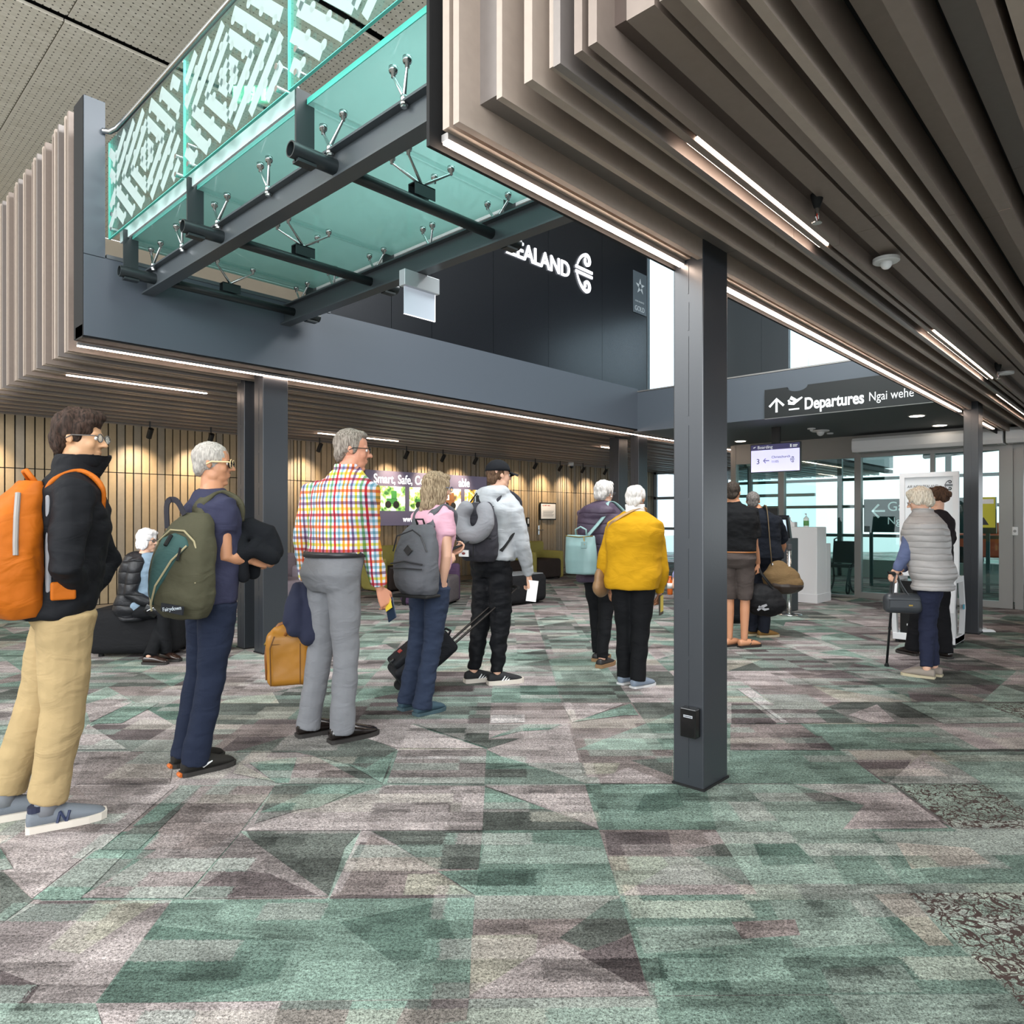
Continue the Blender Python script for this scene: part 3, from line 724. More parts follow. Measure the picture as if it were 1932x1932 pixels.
# balustrade panels with the white woven frit
def frit(u, v0, v1, z0, z1, par, seed):
    mb = MB()
    def clipseg(a, b): return a, b
    cells = bmesh.new()
    W_ = .036
    def inside(p): return v0 + .01 < p[0] < v1 - .01 and z0 + .02 < p[1] < z1 - .01
    def put_quad(p, q, w):
        d = Vector((q[0] - p[0], q[1] - p[1])); L = d.length
        if L < 1e-6: return
        d /= L; n = Vector((-d.y, d.x)) * w; st = max(1, int(L / .02))
        run = []
        def flush():
            if len(run) > 1:
                a, b = run[0], run[-1]
                mb.hexa([rel((u - .003, a[0] + n.x, a[1] + n.y)), rel((u - .003, b[0] + n.x, b[1] + n.y)), rel((u - .003, b[0] - n.x, b[1] - n.y)), rel((u - .003, a[0] - n.x, a[1] - n.y))],
                        [rel((u - .002, a[0] + n.x, a[1] + n.y)), rel((u - .002, b[0] + n.x, b[1] + n.y)), rel((u - .002, b[0] - n.x, b[1] - n.y)), rel((u - .002, a[0] - n.x, a[1] - n.y))])
            run.clear()
        for k in range(st + 1):
            pt = (p[0] + d.x * L * k / st, p[1] + d.y * L * k / st)
            ok = v0 + w < pt[0] < v1 - w and z0 + w < pt[1] < z1 - w
            if ok: run.append(pt)
            else: flush()
        flush()
        # knobs along one flank
        x = .09
        while x < L - .02:
            pt = (p[0] + d.x * x + n.x * 1.05, p[1] + d.y * x + n.y * 1.05)
            cx, cy = p[0] + d.x * x, p[1] + d.y * x
            if v0 + w < cx < v1 - w and z0 + w < cy < z1 - w and inside(pt) and v0 + .04 < pt[0] < v1 - .04 and z0 + .04 < pt[1] < z1 - .04:
                mb.loft([[rel((e, pt[0] + .027 * math.cos(2 * PI * k / 10), pt[1] + .027 * math.sin(2 * PI * k / 10))) for k in range(10)] for e in (u - .0033, u - .0017)])
            x += .19
    zc = (z0 + z1) / 2 - .01
    zm = (z1 - z0) / 2
    # concentric diamonds, one set per 1.3 m
    for cyc in range(-2, 4):
        vc = 4.05 + cyc * 1.30
        for q in range(8):
            r = .09 + .155 * q
            d0 = max(0, (r - zm) / .8); d1 = min(.645, r / .8)
            if d1 - d0 < .05: continue
            for sv in (-1, 1):
                for sz in (-1, 1): put_quad((vc + sv * d0, zc + sz * (r - .8 * d0)), (vc + sv * d1, zc + sz * (r - .8 * d1)), W_)
    return mb.build('frit_pattern', M_frit, par)
for (u, side) in ((1.86, -1), (3.72, 1)):
    for a, b in ((1.815, 3.355), (3.375, 4.705), (4.725, 6.185)):
        mb = MB(); bbox(mb, (u, a, 3.57), (u + .015, b, 4.34)); bp_ = mb.build('balustrade_panel', M_bg, br)
        mb = MB(); bbox(mb, (u - .0005, a, 3.566), (u + .0155, b, 3.5705)); bbox(mb, (u - .0005, b - .001, 3.57), (u + .0155, b + .004, 4.34)); mb.build('polished_edge', M_edge, bp_)
        frit(u, a, b, 3.57, 4.34, bp_, 1)
        for v in (a + .09, b - .09):
            for z in (3.62, 3.74): 
                mb = MB(); mb.tube([rel((u - .012, v, z)), rel((u + .03, v, z))], .017, 12); mb.build('standoff', M_steel, bp_)
    ur = u + (.055 if side < 0 else -.04)
    mb = MB(); pts = [rel((ur - .10, 6.19, 4.42)), rel((ur - .05, 6.17, 4.425)), rel((ur - .015, 6.11, 4.445)), rel((ur, 6.0, 4.465)), rel((ur, 4.0, 4.47)), rel((ur, 1.815, 4.47))]
    mb.tube(pts, .022, 14); mb.build('handrail', M_steel, br, True)
mb = MB(); mb.box2((1.85, 6.192, 3.415), (3.9, 6.30, 3.445)); struct('trim_8', mb, mat('dull zinc', '#5d6266', .5, .3))

# ------------------------------------------------------------------ lettering and koru on the sign wall
YW = 6.438
sg = thing('airline_sign', 'illuminated white airline lettering and curled fern emblem on the black upper wall', 'sign', (7.5, YW, 4.9))
def trel(o, par):
    o.parent = par; o.matrix_parent_inverse = Matrix.Translation(-Vector(par.location)); return o
M_lit = mat('lit white letters', '#ffffff', .4, emit='#f4f6ff', estr=1.5)
trel(text('lettering', 'ZEALAND', .318, (6.73, YW - .012, 4.885), (1, 0, 0), (0, 0, 1), M_lit, ext=.008, bold=.004, fit=1.36), sg)
trel(text('lettering', 'AIR NEW', .318, (5.15, YW - .012, 4.885), (1, 0, 0), (0, 0, 1), M_lit, ext=.008, bold=.004, sx=.93), sg)
def ribbon(mb, pts, ws, y0, y1, org, X, Y):
    """flat tapered ribbon through 2-D points, extruded between two depths along Z"""
    org = Vector(org); X = Vector(X); Y = Vector(Y); Z = X.cross(Y)
    P = [Vector((p[0], p[1])) for p in pts]; L = []; Rr = []
    for i, p in enumerate(P):
        d = (P[min(i + 1, len(P) - 1)] - P[max(i - 1, 0)]).normalized(); n = Vector((-d.y, d.x)) * ws[i] / 2
        L.append(p + n); Rr.append(p - n)
    for i in range(len(P) - 1):
        q = [L[i], L[i + 1], Rr[i + 1], Rr[i]]
        mb.hexa([org + X * a.x + Y * a.y + Z * y0 for a in q], [org + X * a.x + Y * a.y + Z * y1 for a in q])
def koru(mb, org, X, Y, s, d0, d1):
    def spiral(sign):
        pts = []; ws = []
        # stem leaves the spine, swings out and up, then curls in
        for k in range(14):
            f = k / 13; pts.append((-.30 + .52 * f ** 1.4, sign * (.06 + .52 * math.sin(f * PI / 2)))); ws.append(.03 + .09 * f)
        cx, cy = .20, .40
        for k in range(1, 26):
            f = k / 25; a = PI / 2 - f * 1.75 * PI; r = .18 * (1 - .55 * f)
            pts.append((cx + r * math.cos(a) + .02, sign * (cy + r * math.sin(a)))); ws.append(.12 - .03 * f)
        ribbon(mb, [(p[0] * s, p[1] * s) for p in pts], [w * s for w in ws], d0, d1, org, X, Y)
    spiral(1); spiral(-1)
    for yy in (.075, -.075):
        ribbon(mb, [(-.36 * s, (yy + .02) * s), (.52 * s, yy * s)], [.085 * s, .085 * s], d0, d1, org, X, Y)
mb = MB(); koru(mb, rel((0, 0, 0)) * 0 + Vector((8.40, YW, 5.06)) - Vector(sg.location), (1, 0, 0), (0, 0, 1), .47, .004, .02)
mb.build('fern_emblem', M_lit, sg)
# exit sign hung under the second beam, blank from this side
p = Vector((3.40, 4.16, 3.19))
ex = thing('exit_sign', 'edge lit clear exit sign hanging under the footbridge in front of the black wall', 'sign', p)
mb = MB(); mb.box((0, 0, -.062), (.34, .07, .12)); mb.build('housing', mat('silver housing', '#b9bcc0', .35, .3), ex, bevel=.004)
mb = MB(); mb.box((0, 0, -.225), (.30, .008, .205)); bl = mb.build('blade', mat('pale acrylic blade', '#aab2bc', .25, emit='#c2cad6', estr=.35), ex)
mb = MB(); mb.box((0, 0, -.3295), (.302, .0085, .004)); mb.box((.1505, 0, -.225), (.004, .0085, .205)); mb.build('lit_edge', M_white_glow, bl)
# green running man exit sign seen through the balustrade
p = Dp(472, 178, 7.2)
gx = thing('exit_sign', 'green running man exit sign seen through the fritted balustrade', 'sign', p, YAW - PI / 2)
mb = MB(); mb.box((0, 0, 0), (.36, .03, .17)); mb.build('case', mat('green sign face', '#00926a', .4, emit='#00a377', estr=1.4), gx)
mb = MB(); 
for sx in (-.145, .145): mb.box((sx, -.017, 0), (.05, .004, .15))
mb.box((0, -.017, 0), (.11, .004, .15)); mb.build('light_panel', mat('pale lit panel', '#e9f4ef', .4, emit='#e9f4ef', estr=1.2), gx)
mb = MB(); mb.ell((.01, -.021, .05), (.014, .003, .014)); mb.cap_tube([(.005, -.021, .03), (-.012, -.021, -.01)], .012, 6); mb.cap_tube([(-.01, -.021, -.01), (.02, -.021, -.03), (.012, -.021, -.06)], .008, 6); mb.cap_tube([(-.012, -.021, -.012), (-.03, -.021, -.04), (-.045, -.021, -.04)], .008, 6); mb.cap_tube([(.005, -.021, .025), (.03, -.021, .005)], .006, 6)
mb.build('running_figure', mat('green sign face'), gx)
mb = MB(); mb.tube([(0, 0, .085), (0, 0, 1.6)], .008, 8); mb.build('suspension_rod', M_steel, gx)
# frosted alliance badge
def wall_pt(px, py, v=YW): return Vp(px, py, v)
a_ = wall_pt(1194, 588); b_ = wall_pt(1219, 521)
M_badge = mat('frosted badge', '#7d8992', .4)
M_bpale = mat('pale badge print', '#c3ccd2', .4)
bd = thing('badge_plate', 'frosted plate with a five point star above the word GOLD on the black wall', 'plaque', (a_.x, YW, a_.z))
bw = b_.x - a_.x; bh = b_.z - a_.z
mb = MB(); mb.box2((0, -.012, 0), (bw, -.004, bh)); mb.build('plate', mat('smoked plate', '#59646c', .3), bd)
mb = MB()
for k in range(5):
    an = PI / 2 + k * 2 * PI / 5; c = Vector((bw / 2, 0, bh * .66)); r = bw * .34
    tip = c + Vector((math.cos(an) * r, 0, math.sin(an) * r)); q = c + Vector((math.cos(an + .63) * r * .42, 0, math.sin(an + .63) * r * .42)); w_ = c + Vector((math.cos(an - .5) * r * .34, 0, math.sin(an - .5) * r * .34))
    mb.prism([tip + Vector((0, -.013, 0)), q + Vector((0, -.013, 0)), w_ + Vector((0, -.013, 0))], (0, -.003, 0))
mb.build('star', M_bpale, bd)
text('lettering', 'GOLD', bh * .17, (bw * .10, -.014, bh * .06), (1, 0, 0), (0, 0, 1), M_bpale, bd, ext=.001, sx=.9)
text('lettering', 'STAR ALLIANCE', bh * .055, (bw * .12, -.014, bh * .27), (1, 0, 0), (0, 0, 1), M_bpale, bd, ext=.001)

# ------------------------------------------------------------------ departures sign on the cross fascia
ds = thing('departures_sign', 'black sign reading Departures with arrow and aeroplane on the cross fascia', 'sign', (9.55, 4.09, 2.725))
M_sgn = mat('sign black', '#17191b', .45)
X_ = (0, -1, 0)
prof = [(0, 0), (2.25, 0), (2.25, .40)]
for k in range(13):
    an = PI * k / 12; prof.append((.45 + .14 * math.cos(an), .40 - .07 * math.sin(an) + .0))
prof += [(0, .40)]
mb = MB(); mb.prism([(-.045, -x, z) for x, z in prof], (.043, 0, 0)); mb.build('panel', M_sgn, ds)
mb = MB(); mb.box2((-.045, -2.25, -.008), (-.002, 0, -.001)); mb.build('edge_strip', M_alu, ds)
text('lettering', 'Departures', .215, (-.047, -.545, .075), X_, (0, 0, 1), M_text, ds, bold=.006, fit=.74)
text('lettering', 'Ngai wehe', .16, (-.047, -1.345, .09), X_, (0, 0, 1), M_text, ds, fit=.50)
mb = MB()
ribbon(mb, [(.17, .07), (.17, .25)], [.03, .03], .046, .049, (0, 0, 0), X_, (0, 0, 1)); ribbon(mb, [(.07, .155), (.17, .255), (.27, .155)], [.032, .032, .032], .046, .049, (0, 0, 0), X_, (0, 0, 1))
mb.build('arrow', M_text, ds)
mb = MB()
ribbon(mb, [(.33, .175), (.40, .17), (.52, .24)], [.03, .05, .02], .046, .049, (0, 0, 0), X_, (0, 0, 1)); ribbon(mb, [(.36, .25), (.45, .20)], [.05, .03], .046, .049, (0, 0, 0), X_, (0, 0, 1)); ribbon(mb, [(.33, .22), (.36, .18)], [.025, .03], .046, .049, (0, 0, 0), X_, (0, 0, 1)); ribbon(mb, [(.34, .09), (.48, .09)], [.02, .02], .046, .049, (0, 0, 0), X_, (0, 0, 1))
mb.build('aeroplane', M_text, ds)

# ------------------------------------------------------------------ boarding monitor
mo = thing('boarding_monitor', 'ceiling hung screen showing Boarding, gate 3, Christchurch 11:05', 'screen', (10.5, 4.73, 2.04))
mb = MB(); mb.box2((-.03, -.77, 0), (.02, 0, .44)); mb.build('bezel', mat('black plastic', '#101114', .35), mo, bevel=.004)
mb = MB(); mb.box2((-.033, -.758, .012), (-.029, -.012, .345)); mb.build('screen', mat('lilac screen', '#c9c6ea', .3, emit='#cfcdf2', estr=.75), mo)
mb = MB(); mb.box2((-.034, -.758, .345), (-.029, -.012, .428)); mb.build('header_bar', mat('navy screen', '#312e55', .3, emit='#312e55', estr=.6), mo)
mb = MB(); mb.box2((.0, -.45, .44), (.03, -.32, .70)); mb.build('mount', mat('black plastic'), mo)
M_nt = mat('navy print', '#2a2748', .5); M_lt = mat('pale violet print', '#a5a0dd', .5)
text('lettering', 'Boarding', .066, (-.0355, -.115, .367), X_, (0, 0, 1), M_text, mo)
text('lettering', '3', .115, (-.0355, -.095, .135), X_, (0, 0, 1), M_nt, mo)
text('lettering', 'Christchurch', .054, (-.0355, -.335, .212), X_, (0, 0, 1), M_nt, mo)
text('lettering', '11:05', .05, (-.0355, -.335, .145), X_, (0, 0, 1), M_nt, mo)
mb = MB(); ribbon(mb, [(.21, .18), (.30, .18)], [.014] * 2, .034, .036, (0, 0, 0), X_, (0, 0, 1)); ribbon(mb, [(.245, .215), (.21, .18), (.245, .145)], [.014] * 3, .034, .036, (0, 0, 0), X_, (0, 0, 1)); mb.build('arrow', M_lt, mo)
mb = MB(); koru(mb, (0, -.645, .18), X_, (0, 0, 1), .07, .034, .036); mb.build('fern_emblem', M_nt, mo)
mb = MB(); ribbon(mb, [(.05, .385), (.085, .40)], [.016, .012], .035, .037, (0, 0, 0), X_, (0, 0, 1)); ribbon(mb, [(.63, .365), (.63, .41)], [.022] * 2, .035, .037, (0, 0, 0), X_, (0, 0, 1)); ribbon(mb, [(.66, .395), (.73, .395)], [.012] * 2, .035, .037, (0, 0, 0), X_, (0, 0, 1)); ribbon(mb, [(.66, .374), (.72, .374)], [.012] * 2, .035, .037, (0, 0, 0), X_, (0, 0, 1)); mb.build('header_icon', M_text, mo)

# ------------------------------------------------------------------ backlit advertising board on the slatted wall
a_ = Vp(690, 992, VW - .06); b_ = Vp(917, 900, VW - .06); z0 = a_.z; z1 = Vp(690, 886, VW - .06).z
bbd = thing('advertising_board', 'backlit advertising board of machinery photos headed Smart, Safe on the slatted wall', 'billboard', (a_.x, VW - .03, z0))
w = b_.x - a_.x; h = z1 - z0
mb = MB(); mb.box2((0, -.055, 0), (w, -.004, h)); mb.build('light_box', mat('violet grey board', '#5d5769', .4, emit='#5b5468', estr=.45), bbd, bevel=.004)
M_ad = mat('lit heading', '#ffffff', .4, emit='#ffffff', estr=1.3)
text('lettering', 'Smart, Safe, Comp', h * .235, (w * .05, -.057, h * .775), (1, 0, 0), (0, 0, 1), M_ad, bbd, bold=.002, sx=.80)
text('lettering', 'able', h * .235, (w * .735, -.057, h * .775), (1, 0, 0), (0, 0, 1), M_ad, bbd, bold=.002, sx=.80)
text('lettering', 'ed', h * .15, (w * .06, -.057, h * .07), (1, 0, 0), (0, 0, 1), M_ad, bbd, bold=.002, sx=.8)
text('lettering', 'www.', h * .15, (w * .27, -.057, h * .07), (1, 0, 0), (0, 0, 1), M_ad, bbd, bold=.002, sx=.8)
for k in range(4):
    x0 = w * (.085 + .235 * k); x1 = x0 + w * .20
    am = bpy.data.materials.new('machinery photo'); am.use_nodes = True; t = NT(am); B = t.n['Principled BSDF']
    tc = t.new('ShaderNodeTexCoord'); n1 = noise_(9 if k % 2 else 7, 5); rp = t.new('ShaderNodeValToRGB')
    e = rp.color_ramp.elements; e[0].position = .36; e[0].color = lin('#2f5a2c' if k < 2 else '#5d4b35'); e[1].position = .62; e[1].color = lin('#f4f8ee')
    e2 = e.new(.48); e2.color = lin(('#8dbb63', '#a3c95d', '#c99a55', '#e0b23c')[k]); t.link(n1.outputs['Fac'], rp.inputs['Fac']); t.link(rp.outputs[0], B.inputs['Base Color']); t.link(rp.outputs[0], B.inputs['Emission Color']); B.inputs['Emission Strength'].default_value = 1.0
    mb = MB(); mb.box2((x0, -.06, h * .27), (x1, -.056, h * .72)); ph = mb.build('photo', am, bbd)
    M_mach = mat(('tractor green', 'tractor green', 'digger brown', 'digger yellow')[k], ('#3f7f3f', '#3f7f3f', '#8a5a35', '#e0b030')[k], .5, emit=('#3f7f3f', '#3f7f3f', '#8a5a35', '#e0b030')[k], estr=.4)
    mb = MB(); c = Vector(((x0 + x1) / 2, -.063, h * .40)); s = w * .05
    mb.box(c + Vector((0, 0, s * .3)), (s * 1.6, .004, s * .7)); mb.box(c + Vector((s * .3, 0, s * 1.1)), (s * .8, .004, s * 1.0)); 
    if k > 1: ribbon(mb, [(c.x - s * .4, c.z + s), (c.x - s * 1.1, c.z + s * 1.7), (c.x - s * 1.4, c.z)], [s * .25] * 3, .061, .065, (0, 0, 0), (1, 0, 0), (0, 0, 1))
    mb.build('machine', M_mach, ph)
    mb = MB()
    for sx in (-.6, .6): mb.tube([c + Vector((s * sx, -.001, -s * .1)), c + Vector((s * sx, -.006, -s * .1))], s * .45, 14)
    mb.build('wheel', mat('tyre print', '#2b2b2b', .6), ph)
mb = MB(); mb.box2((w * .70, -.06, h * .06), (w * .93, -.056, h * .20)); lg = mb.build('logo_plate', M_ad, bbd)
mb = MB(); mb.box2((w * .715, -.062, h * .075), (w * .765, -.059, h * .19)); mb.build('logo_mark', mat('yellow green mark', '#8c9a2a', .5, emit='#8c9a2a', estr=.5), lg)

# ------------------------------------------------------------------ notice, door handle and intercom on the slatted wall
a_ = Vp(1018, 981, VW - .03); b_ = Vp(1048, 949, VW - .03)
nb = thing('framed_notice', 'black framed security area notice on the slatted wall', 'notice', (a_.x, VW - .022, a_.z)); w = b_.x - a_.x; h = b_.z - a_.z
mb = MB(); mb.box2((0, -.03, 0), (w, -.005, h)); mb.build('frame', M_black, nb)
mb = MB(); mb.box2((.03, -.034, .03), (w - .03, -.029, h - .03)); mb.build('paper', mat('paper white', '#eeecec', .7), nb)
text('lettering', 'SECURITY AREA', .052, (w * .12, -.036, h * .80), (1, 0, 0), (0, 0, 1), mat('red print', '#c0504a', .6), nb, sx=.8)
mb = MB()
for k in range(5): mb.box2((w * (.15 + .02 * (k % 2)), -.036, h * (.50 - .07 * k)), (w * (.85 - .05 * (k % 3)), -.0345, h * (.525 - .07 * k)))
mb.build('printed_line', mat('grey print', '#8a8888', .7), nb)
p = Vp(1016, 1000, VW - .03)
dh = bpy.data.objects.new('door_handle', None); COL.objects.link(dh); dh.location = p; dh.parent = bpy.data.objects['wall_left']
mb = MB(); mb.box((0, -.005, 0), (.04, .012, .22)); mb.build('plate', M_steel, dh); mb = MB(); mb.cap_tube([(0, -.01, .0), (0, -.05, 0), (.12, -.05, 0)], .01, 8); mb.build('lever', M_steel, dh, True)
p = Vp(995, 985, VW - .03)
ic = thing('access_reader', 'small black and white card reader beside the flush door', 'card reader', p); mb = MB(); mb.box((0, -.012, 0), (.09, .03, .22)); mb.build('case', M_black, ic, bevel=.004); mb = MB(); mb.box((0, -.029, .02), (.05, .006, .12)); mb.build('keypad', M_white, ic)

# ------------------------------------------------------------------ spotlights washing the wall
SP = [(283, 816, 'spotlight left of the man in the navy t-shirt'), (398, 824, 'spotlight behind the head of the man in the navy t-shirt'), (603, 842, 'spotlight beside the head of the man in the plaid shirt'),
      (767, 858, 'spotlight above the lit board heading'), (836, 866, 'spotlight above the long haired woman'), (897, 871, 'spotlight left of the black cap'), (1010, 880, 'spotlight above the framed notice'),
      (1100, 888, 'spotlight right of the dome camera'), (1142, 891, 'spotlight above the white haired woman in purple'), (1057, 885, 'spotlight left of the dome camera'), (-30, 785, None), (-170, 770, None)]
M_sp = mat('black spotlight', '#1b1a1a', .4)
for px, py, lb in SP:
    p = Vp(px, py, VW - .62); p.z = 2.55
    aim = Vector((0, .75, -1)).normalized()
    if lb:
        o = thing('spotlight', 'black cylinder ' + lb, 'spotlight', p, group=None)
        mb = MB(); mb.tube([aim * -.075, aim * .075], .038, 16); mb.tube([aim * .0751, aim * .06], .033, 16); mb.build('body', M_sp, o, True).modifiers.new('es', 'EDGE_SPLIT')
        mb = MB(); mb.tube([(0, 0, .27), (0, 0, .02)], .012, 8); mb.build('stem', M_sp, o)
        mb = MB(); mb.tube([aim * .077, aim * .078], .028, 14); mb.build('lens', mat('spot lens', '#ffffff', .4, emit='#ffdcae', estr=12), o)
    ld = bpy.data.lights.new('spot', 'SPOT'); ld.energy = 75; ld.color = (1, .81, .58); ld.spot_size = R(78); ld.spot_blend = .9; ld.shadow_soft_size = .02
    lo = bpy.data.objects.new('spot_lamp', ld); lo.location = p + aim * .085; lo.rotation_euler = (aim + Vector((0, .30, 0))).to_track_quat('-Z', 'Y').to_euler(); COL.objects.link(lo)
p = Vp(1077, 887, VW - .62); p.z = 2.62
o = thing('dome_camera', 'white dome security camera between the wall spotlights', 'camera', p); mb = MB(); mb.tube([(0, 0, .09), (0, 0, 0)], .07, 18); mb.build('housing', M_white, o, True); mb = MB(); mb.ell((0, -.02, -.01), .052); mb.build('dome', mat('dark dome', '#222428', .15), o, True)

# ------------------------------------------------------------------ fittings in the right soffit and entrance ceiling
def sprinkler(p, lb, s=1.0):
    o = thing('sprinkler', lb, 'sprinkler', p); mb = MB(); mb.tube([(0, 0, .12), (0, 0, .0), (0, 0, -.045)], [.03 * s, .026 * s, .012 * s], 14); mb.build('collar', M_black, o, True)
    mb = MB(); mb.tube([(0, 0, -.04), (0, 0, -.07)], .009 * s, 10)
    for sx in (-1, 1): mb.tube([(sx * .012, 0, -.065), (sx * .018, 0, -.085), (0, 0, -.105)], .003, 6)
    mb.build('frame_arms', M_steel, o); mb = MB(); mb.tube([(0, 0, -.104), (0, 0, -.108)], .02 * s, 16); mb.build('deflector', M_steel, o)
    mb = MB(); mb.cap_tube([(0, 0, -.07), (0, 0, -.1)], .003, 6); mb.build('bulb', mat('red bulb', '#a02818', .2), o)
p = Zp(1562, 366, 2.66); sprinkler((p.x, 1.06, 2.66), 'black sprinkler head in the slatted soffit beside the bright strip light', 1.0)
p = Zp(1895, 690, 2.64); sprinkler((p.x, 1.06, 2.64), 'small sprinkler head far along the slatted soffit near the frame edge')
def detector(p, r, lb, dome=True):
    o = thing('ceiling_sensor', lb, 'sensor', p); mb = MB(); mb.tube([(0, 0, .02), (0, 0, .004), (0, 0, 0)], [r, r, r * .92], 28); mb.build('base', M_white, o)
    if dome: mb = MB(); mb.ell((0, 0, -.004), (r * .45, r * .45, r * .5)); mb.build('dome', M_white, o, True)
p = Zp(1700, 487, 2.62); detector((p.x, 1.03, 2.615), .062, 'round white motion sensor with a domed lens on the slatted soffit')
mb = MB()
p = Zp(1915, 702, 2.61); detector((p.x, 1.03, 2.60), .06, 'flat round white sensor far along the slatted soffit', False)
p = Zp(1548, 812, 2.73); detector((p.x, p.y, 2.708), .13, 'large round white sensor on the dark entrance ceiling')
p = Zp(1531, 808, 2.73); detector((p.x, p.y, 2.712), .06, 'small white sensor left of the large one on the entrance ceiling')
p = Zp(1566, 817, 2.73); detector((p.x, p.y, 2.712), .05, 'small flat white sensor right of the large one on the entrance ceiling', False)
for px, py, lb in ((1730, 784, 'recessed downlight nearest the Departures sign'), (1773, 802, 'recessed downlight beside a small sprinkler right of the sensors'), (1397, 832, 'recessed downlight above the boarding screen'), (1700, 905, None)):
    if not lb: continue
    p = Zp(px, py, 2.73)
    o = thing('downlight', lb, 'downlight', (p.x, p.y, 2.73)); mb = MB(); mb.tube([(0, 0, 0.0), (0, 0, -.008)], [.11, .105], 24); mb.build('trim_ring', M_white, o); mb = MB(); mb.tube([(0, 0, -.0085), (0, 0, -.0105)], .088, 24); mb.build('lamp', mat('downlight lamp', '#ffffff', .4, emit='#fff0dc', estr=9), o)
# air curtains above the doors
for (a, b, lb) in ((1622, 1901, 'long white air curtain above the glazed doors'), (1906, 2060, 'second white air curtain cut by the right picture edge')):
    va, vb = vg(a), vg(b); L = va - vb
    o = thing('air_curtain', lb, 'air curtain', (UG - .30, (va + vb) / 2, 2.42))
    mb = MB(); pr = [(-.13, .06), (-.10, 0), (.20, 0), (.20, .23), (-.10, .23), (-.13, .18)]
    mb.prism([(x, -L / 2, z) for x, z in pr], (0, L, 0)); mb.build('case', M_white, o, bevel=.01)
    mb = MB(); mb.box2((-.08, -L / 2 + .08, -.004), (.05, L / 2 - .08, -.0005)); mb.build('outlet_grille', mat('grey grille', '#8f8f8f', .5), o)
    mb = MB(); mb.box2((-.104, -L / 2 + .05, .03), (-.098, -L / 2 + .2, .05)); mb.build('name_plate', mat('brown plate', '#6d4a3c', .5), o)
# black service box on the foreground column
p = Vector((3.095, 1.6767, 0)); 
o = thing('service_box', 'small black box fixed low on the foreground column', 'box', (3.0915, 1.690, .262))
mb = MB(); mb.box2((-.05, -.042, 0), (0, .042, .142)); mb.build('case', mat('gloss black', '#0a0a0b', .2, coat=.3), o, bevel=.005); mb = MB(); mb.box2((-.0515, -.026, .098), (-.050, .022, .110)); mb.build('label_plate', mat('pale label', '#a8abb0', .5), o); mb = MB(); mb.box2((-.0522, -.023, .1025), (-.0514, .019, .1055)); mb.build('printed_line', M_black, o)
# ------------------------------------------------------------------ people
def cloth(name, col, scale=90, strength=.25, rough=.9, var=None, sheen=.0, folds=.32):
    return mat(name, col, rough, 0, spec=.2, bump=(scale, strength, .004), var=var or (7, .10), sheen=sheen, folds=folds)
SKIN = mat('fair skin', '#c99a80', .5, bump=(160, .06, .002), var=(14, .07)); SKIN2 = mat('tanned skin', '#bb8462', .5, bump=(160, .06, .002), var=(14, .07)); SKIN3 = mat('pale skin', '#d3a58c', .5, bump=(160, .06, .002), var=(14, .07)); SKIN4 = mat('warm skin', '#c4956f', .5, var=(14, .06))
def hairmat(name, c1, c2):
    m = bpy.data.materials.new(name); m.use_nodes = True; t = NT(m); B = t.n['Principled BSDF']; B.inputs['Roughness'].default_value = .75; B.inputs['Specular IOR Level'].default_value = .2
    tc = t.new('ShaderNodeTexCoord'); mp = t.new('ShaderNodeMapping'); mp.inputs['Scale'].default_value = (150, 150, 22); t.link(tc.outputs['Object'], mp.inputs['Vector'])
    n = t.new('ShaderNodeTexNoise'); n.inputs['Scale'].default_value = 1; n.inputs['Detail'].default_value = 3; t.link(mp.outputs[0], n.inputs['Vector'])
    r = t.new('ShaderNodeValToRGB'); r.color_ramp.elements[0].position = .35; r.color_ramp.elements[1].position = .65; r.color_ramp.elements[0].color = lin(c1); r.color_ramp.elements[1].color = lin(c2)
    t.link(n.outputs['Fac'], r.inputs['Fac']); t.link(r.outputs[0], B.inputs['Base Color'])
    b = t.new('ShaderNodeBump'); b.inputs['Strength'].default_value = .5; b.inputs['Distance'].default_value = .004; t.link(n.outputs['Fac'], b.inputs['Height']); t.link(b.outputs[0], B.inputs['Normal'])
    return m
def hand(mb, wr, d, n, s, curl=.4, thumb=1, spread=.0, tcurl=.3):
    """wr wrist, d pointing along the hand, n palm normal, thumb side sign along d x n"""
    d = d.normalized(); n = (n - d * n.dot(d)).normalized(); w = d.cross(n) * thumb
    P = lambda a, b, c: wr + d * a * s + w * b * s + n * c * s
    # palm
    rings = []
    for a, hw, th in ((-.012, .024, .019), (.02, .033, .017), (.055, .041, .015), (.088, .042, .013), (.097, .036, .009)):
        rings.append([P(a, hw * math.cos(2 * PI * k / 12), th * math.sin(2 * PI * k / 12)) for k in range(12)])
    mb.loft(rings)
    for i, (b, L, r) in enumerate(((.031, .070, .0088), (.0105, .080, .0092), (-.0105, .074, .0088), (-.031, .058, .0078))):
        p = P(.082, b, .0); ang = 0.1; pts = [P(.06, b, .0), p]; q = p
        for k, f in enumerate((.46, .31, .25)):
            ang += curl * (.75, 1.15, .8)[k] + .03 * i * curl
            dr = d * math.cos(ang) + n * math.sin(ang) + w * spread * (1.5 - i) * .1
            q = q + dr.normalized() * L * f * s; pts.append(q)
        mb.cap_tube(pts, [r * s, r * s, r * s, r * .92 * s, r * .75 * s], 8, 2)
    # thumb leaves the side of the palm
    a0 = P(.018, .028, .004); a1 = P(.05, .052, .012 + .01 * tcurl); a2 = P(.078, .058 - .014 * tcurl, .022 + .02 * tcurl); a3 = P(.10, .054 - .03 * tcurl, .028 + .03 * tcurl)
    mb.cap_tube([a0, a1, a2, a3], [.013 * s, .0125 * s, .0105 * s, .0085 * s], 8, 2)
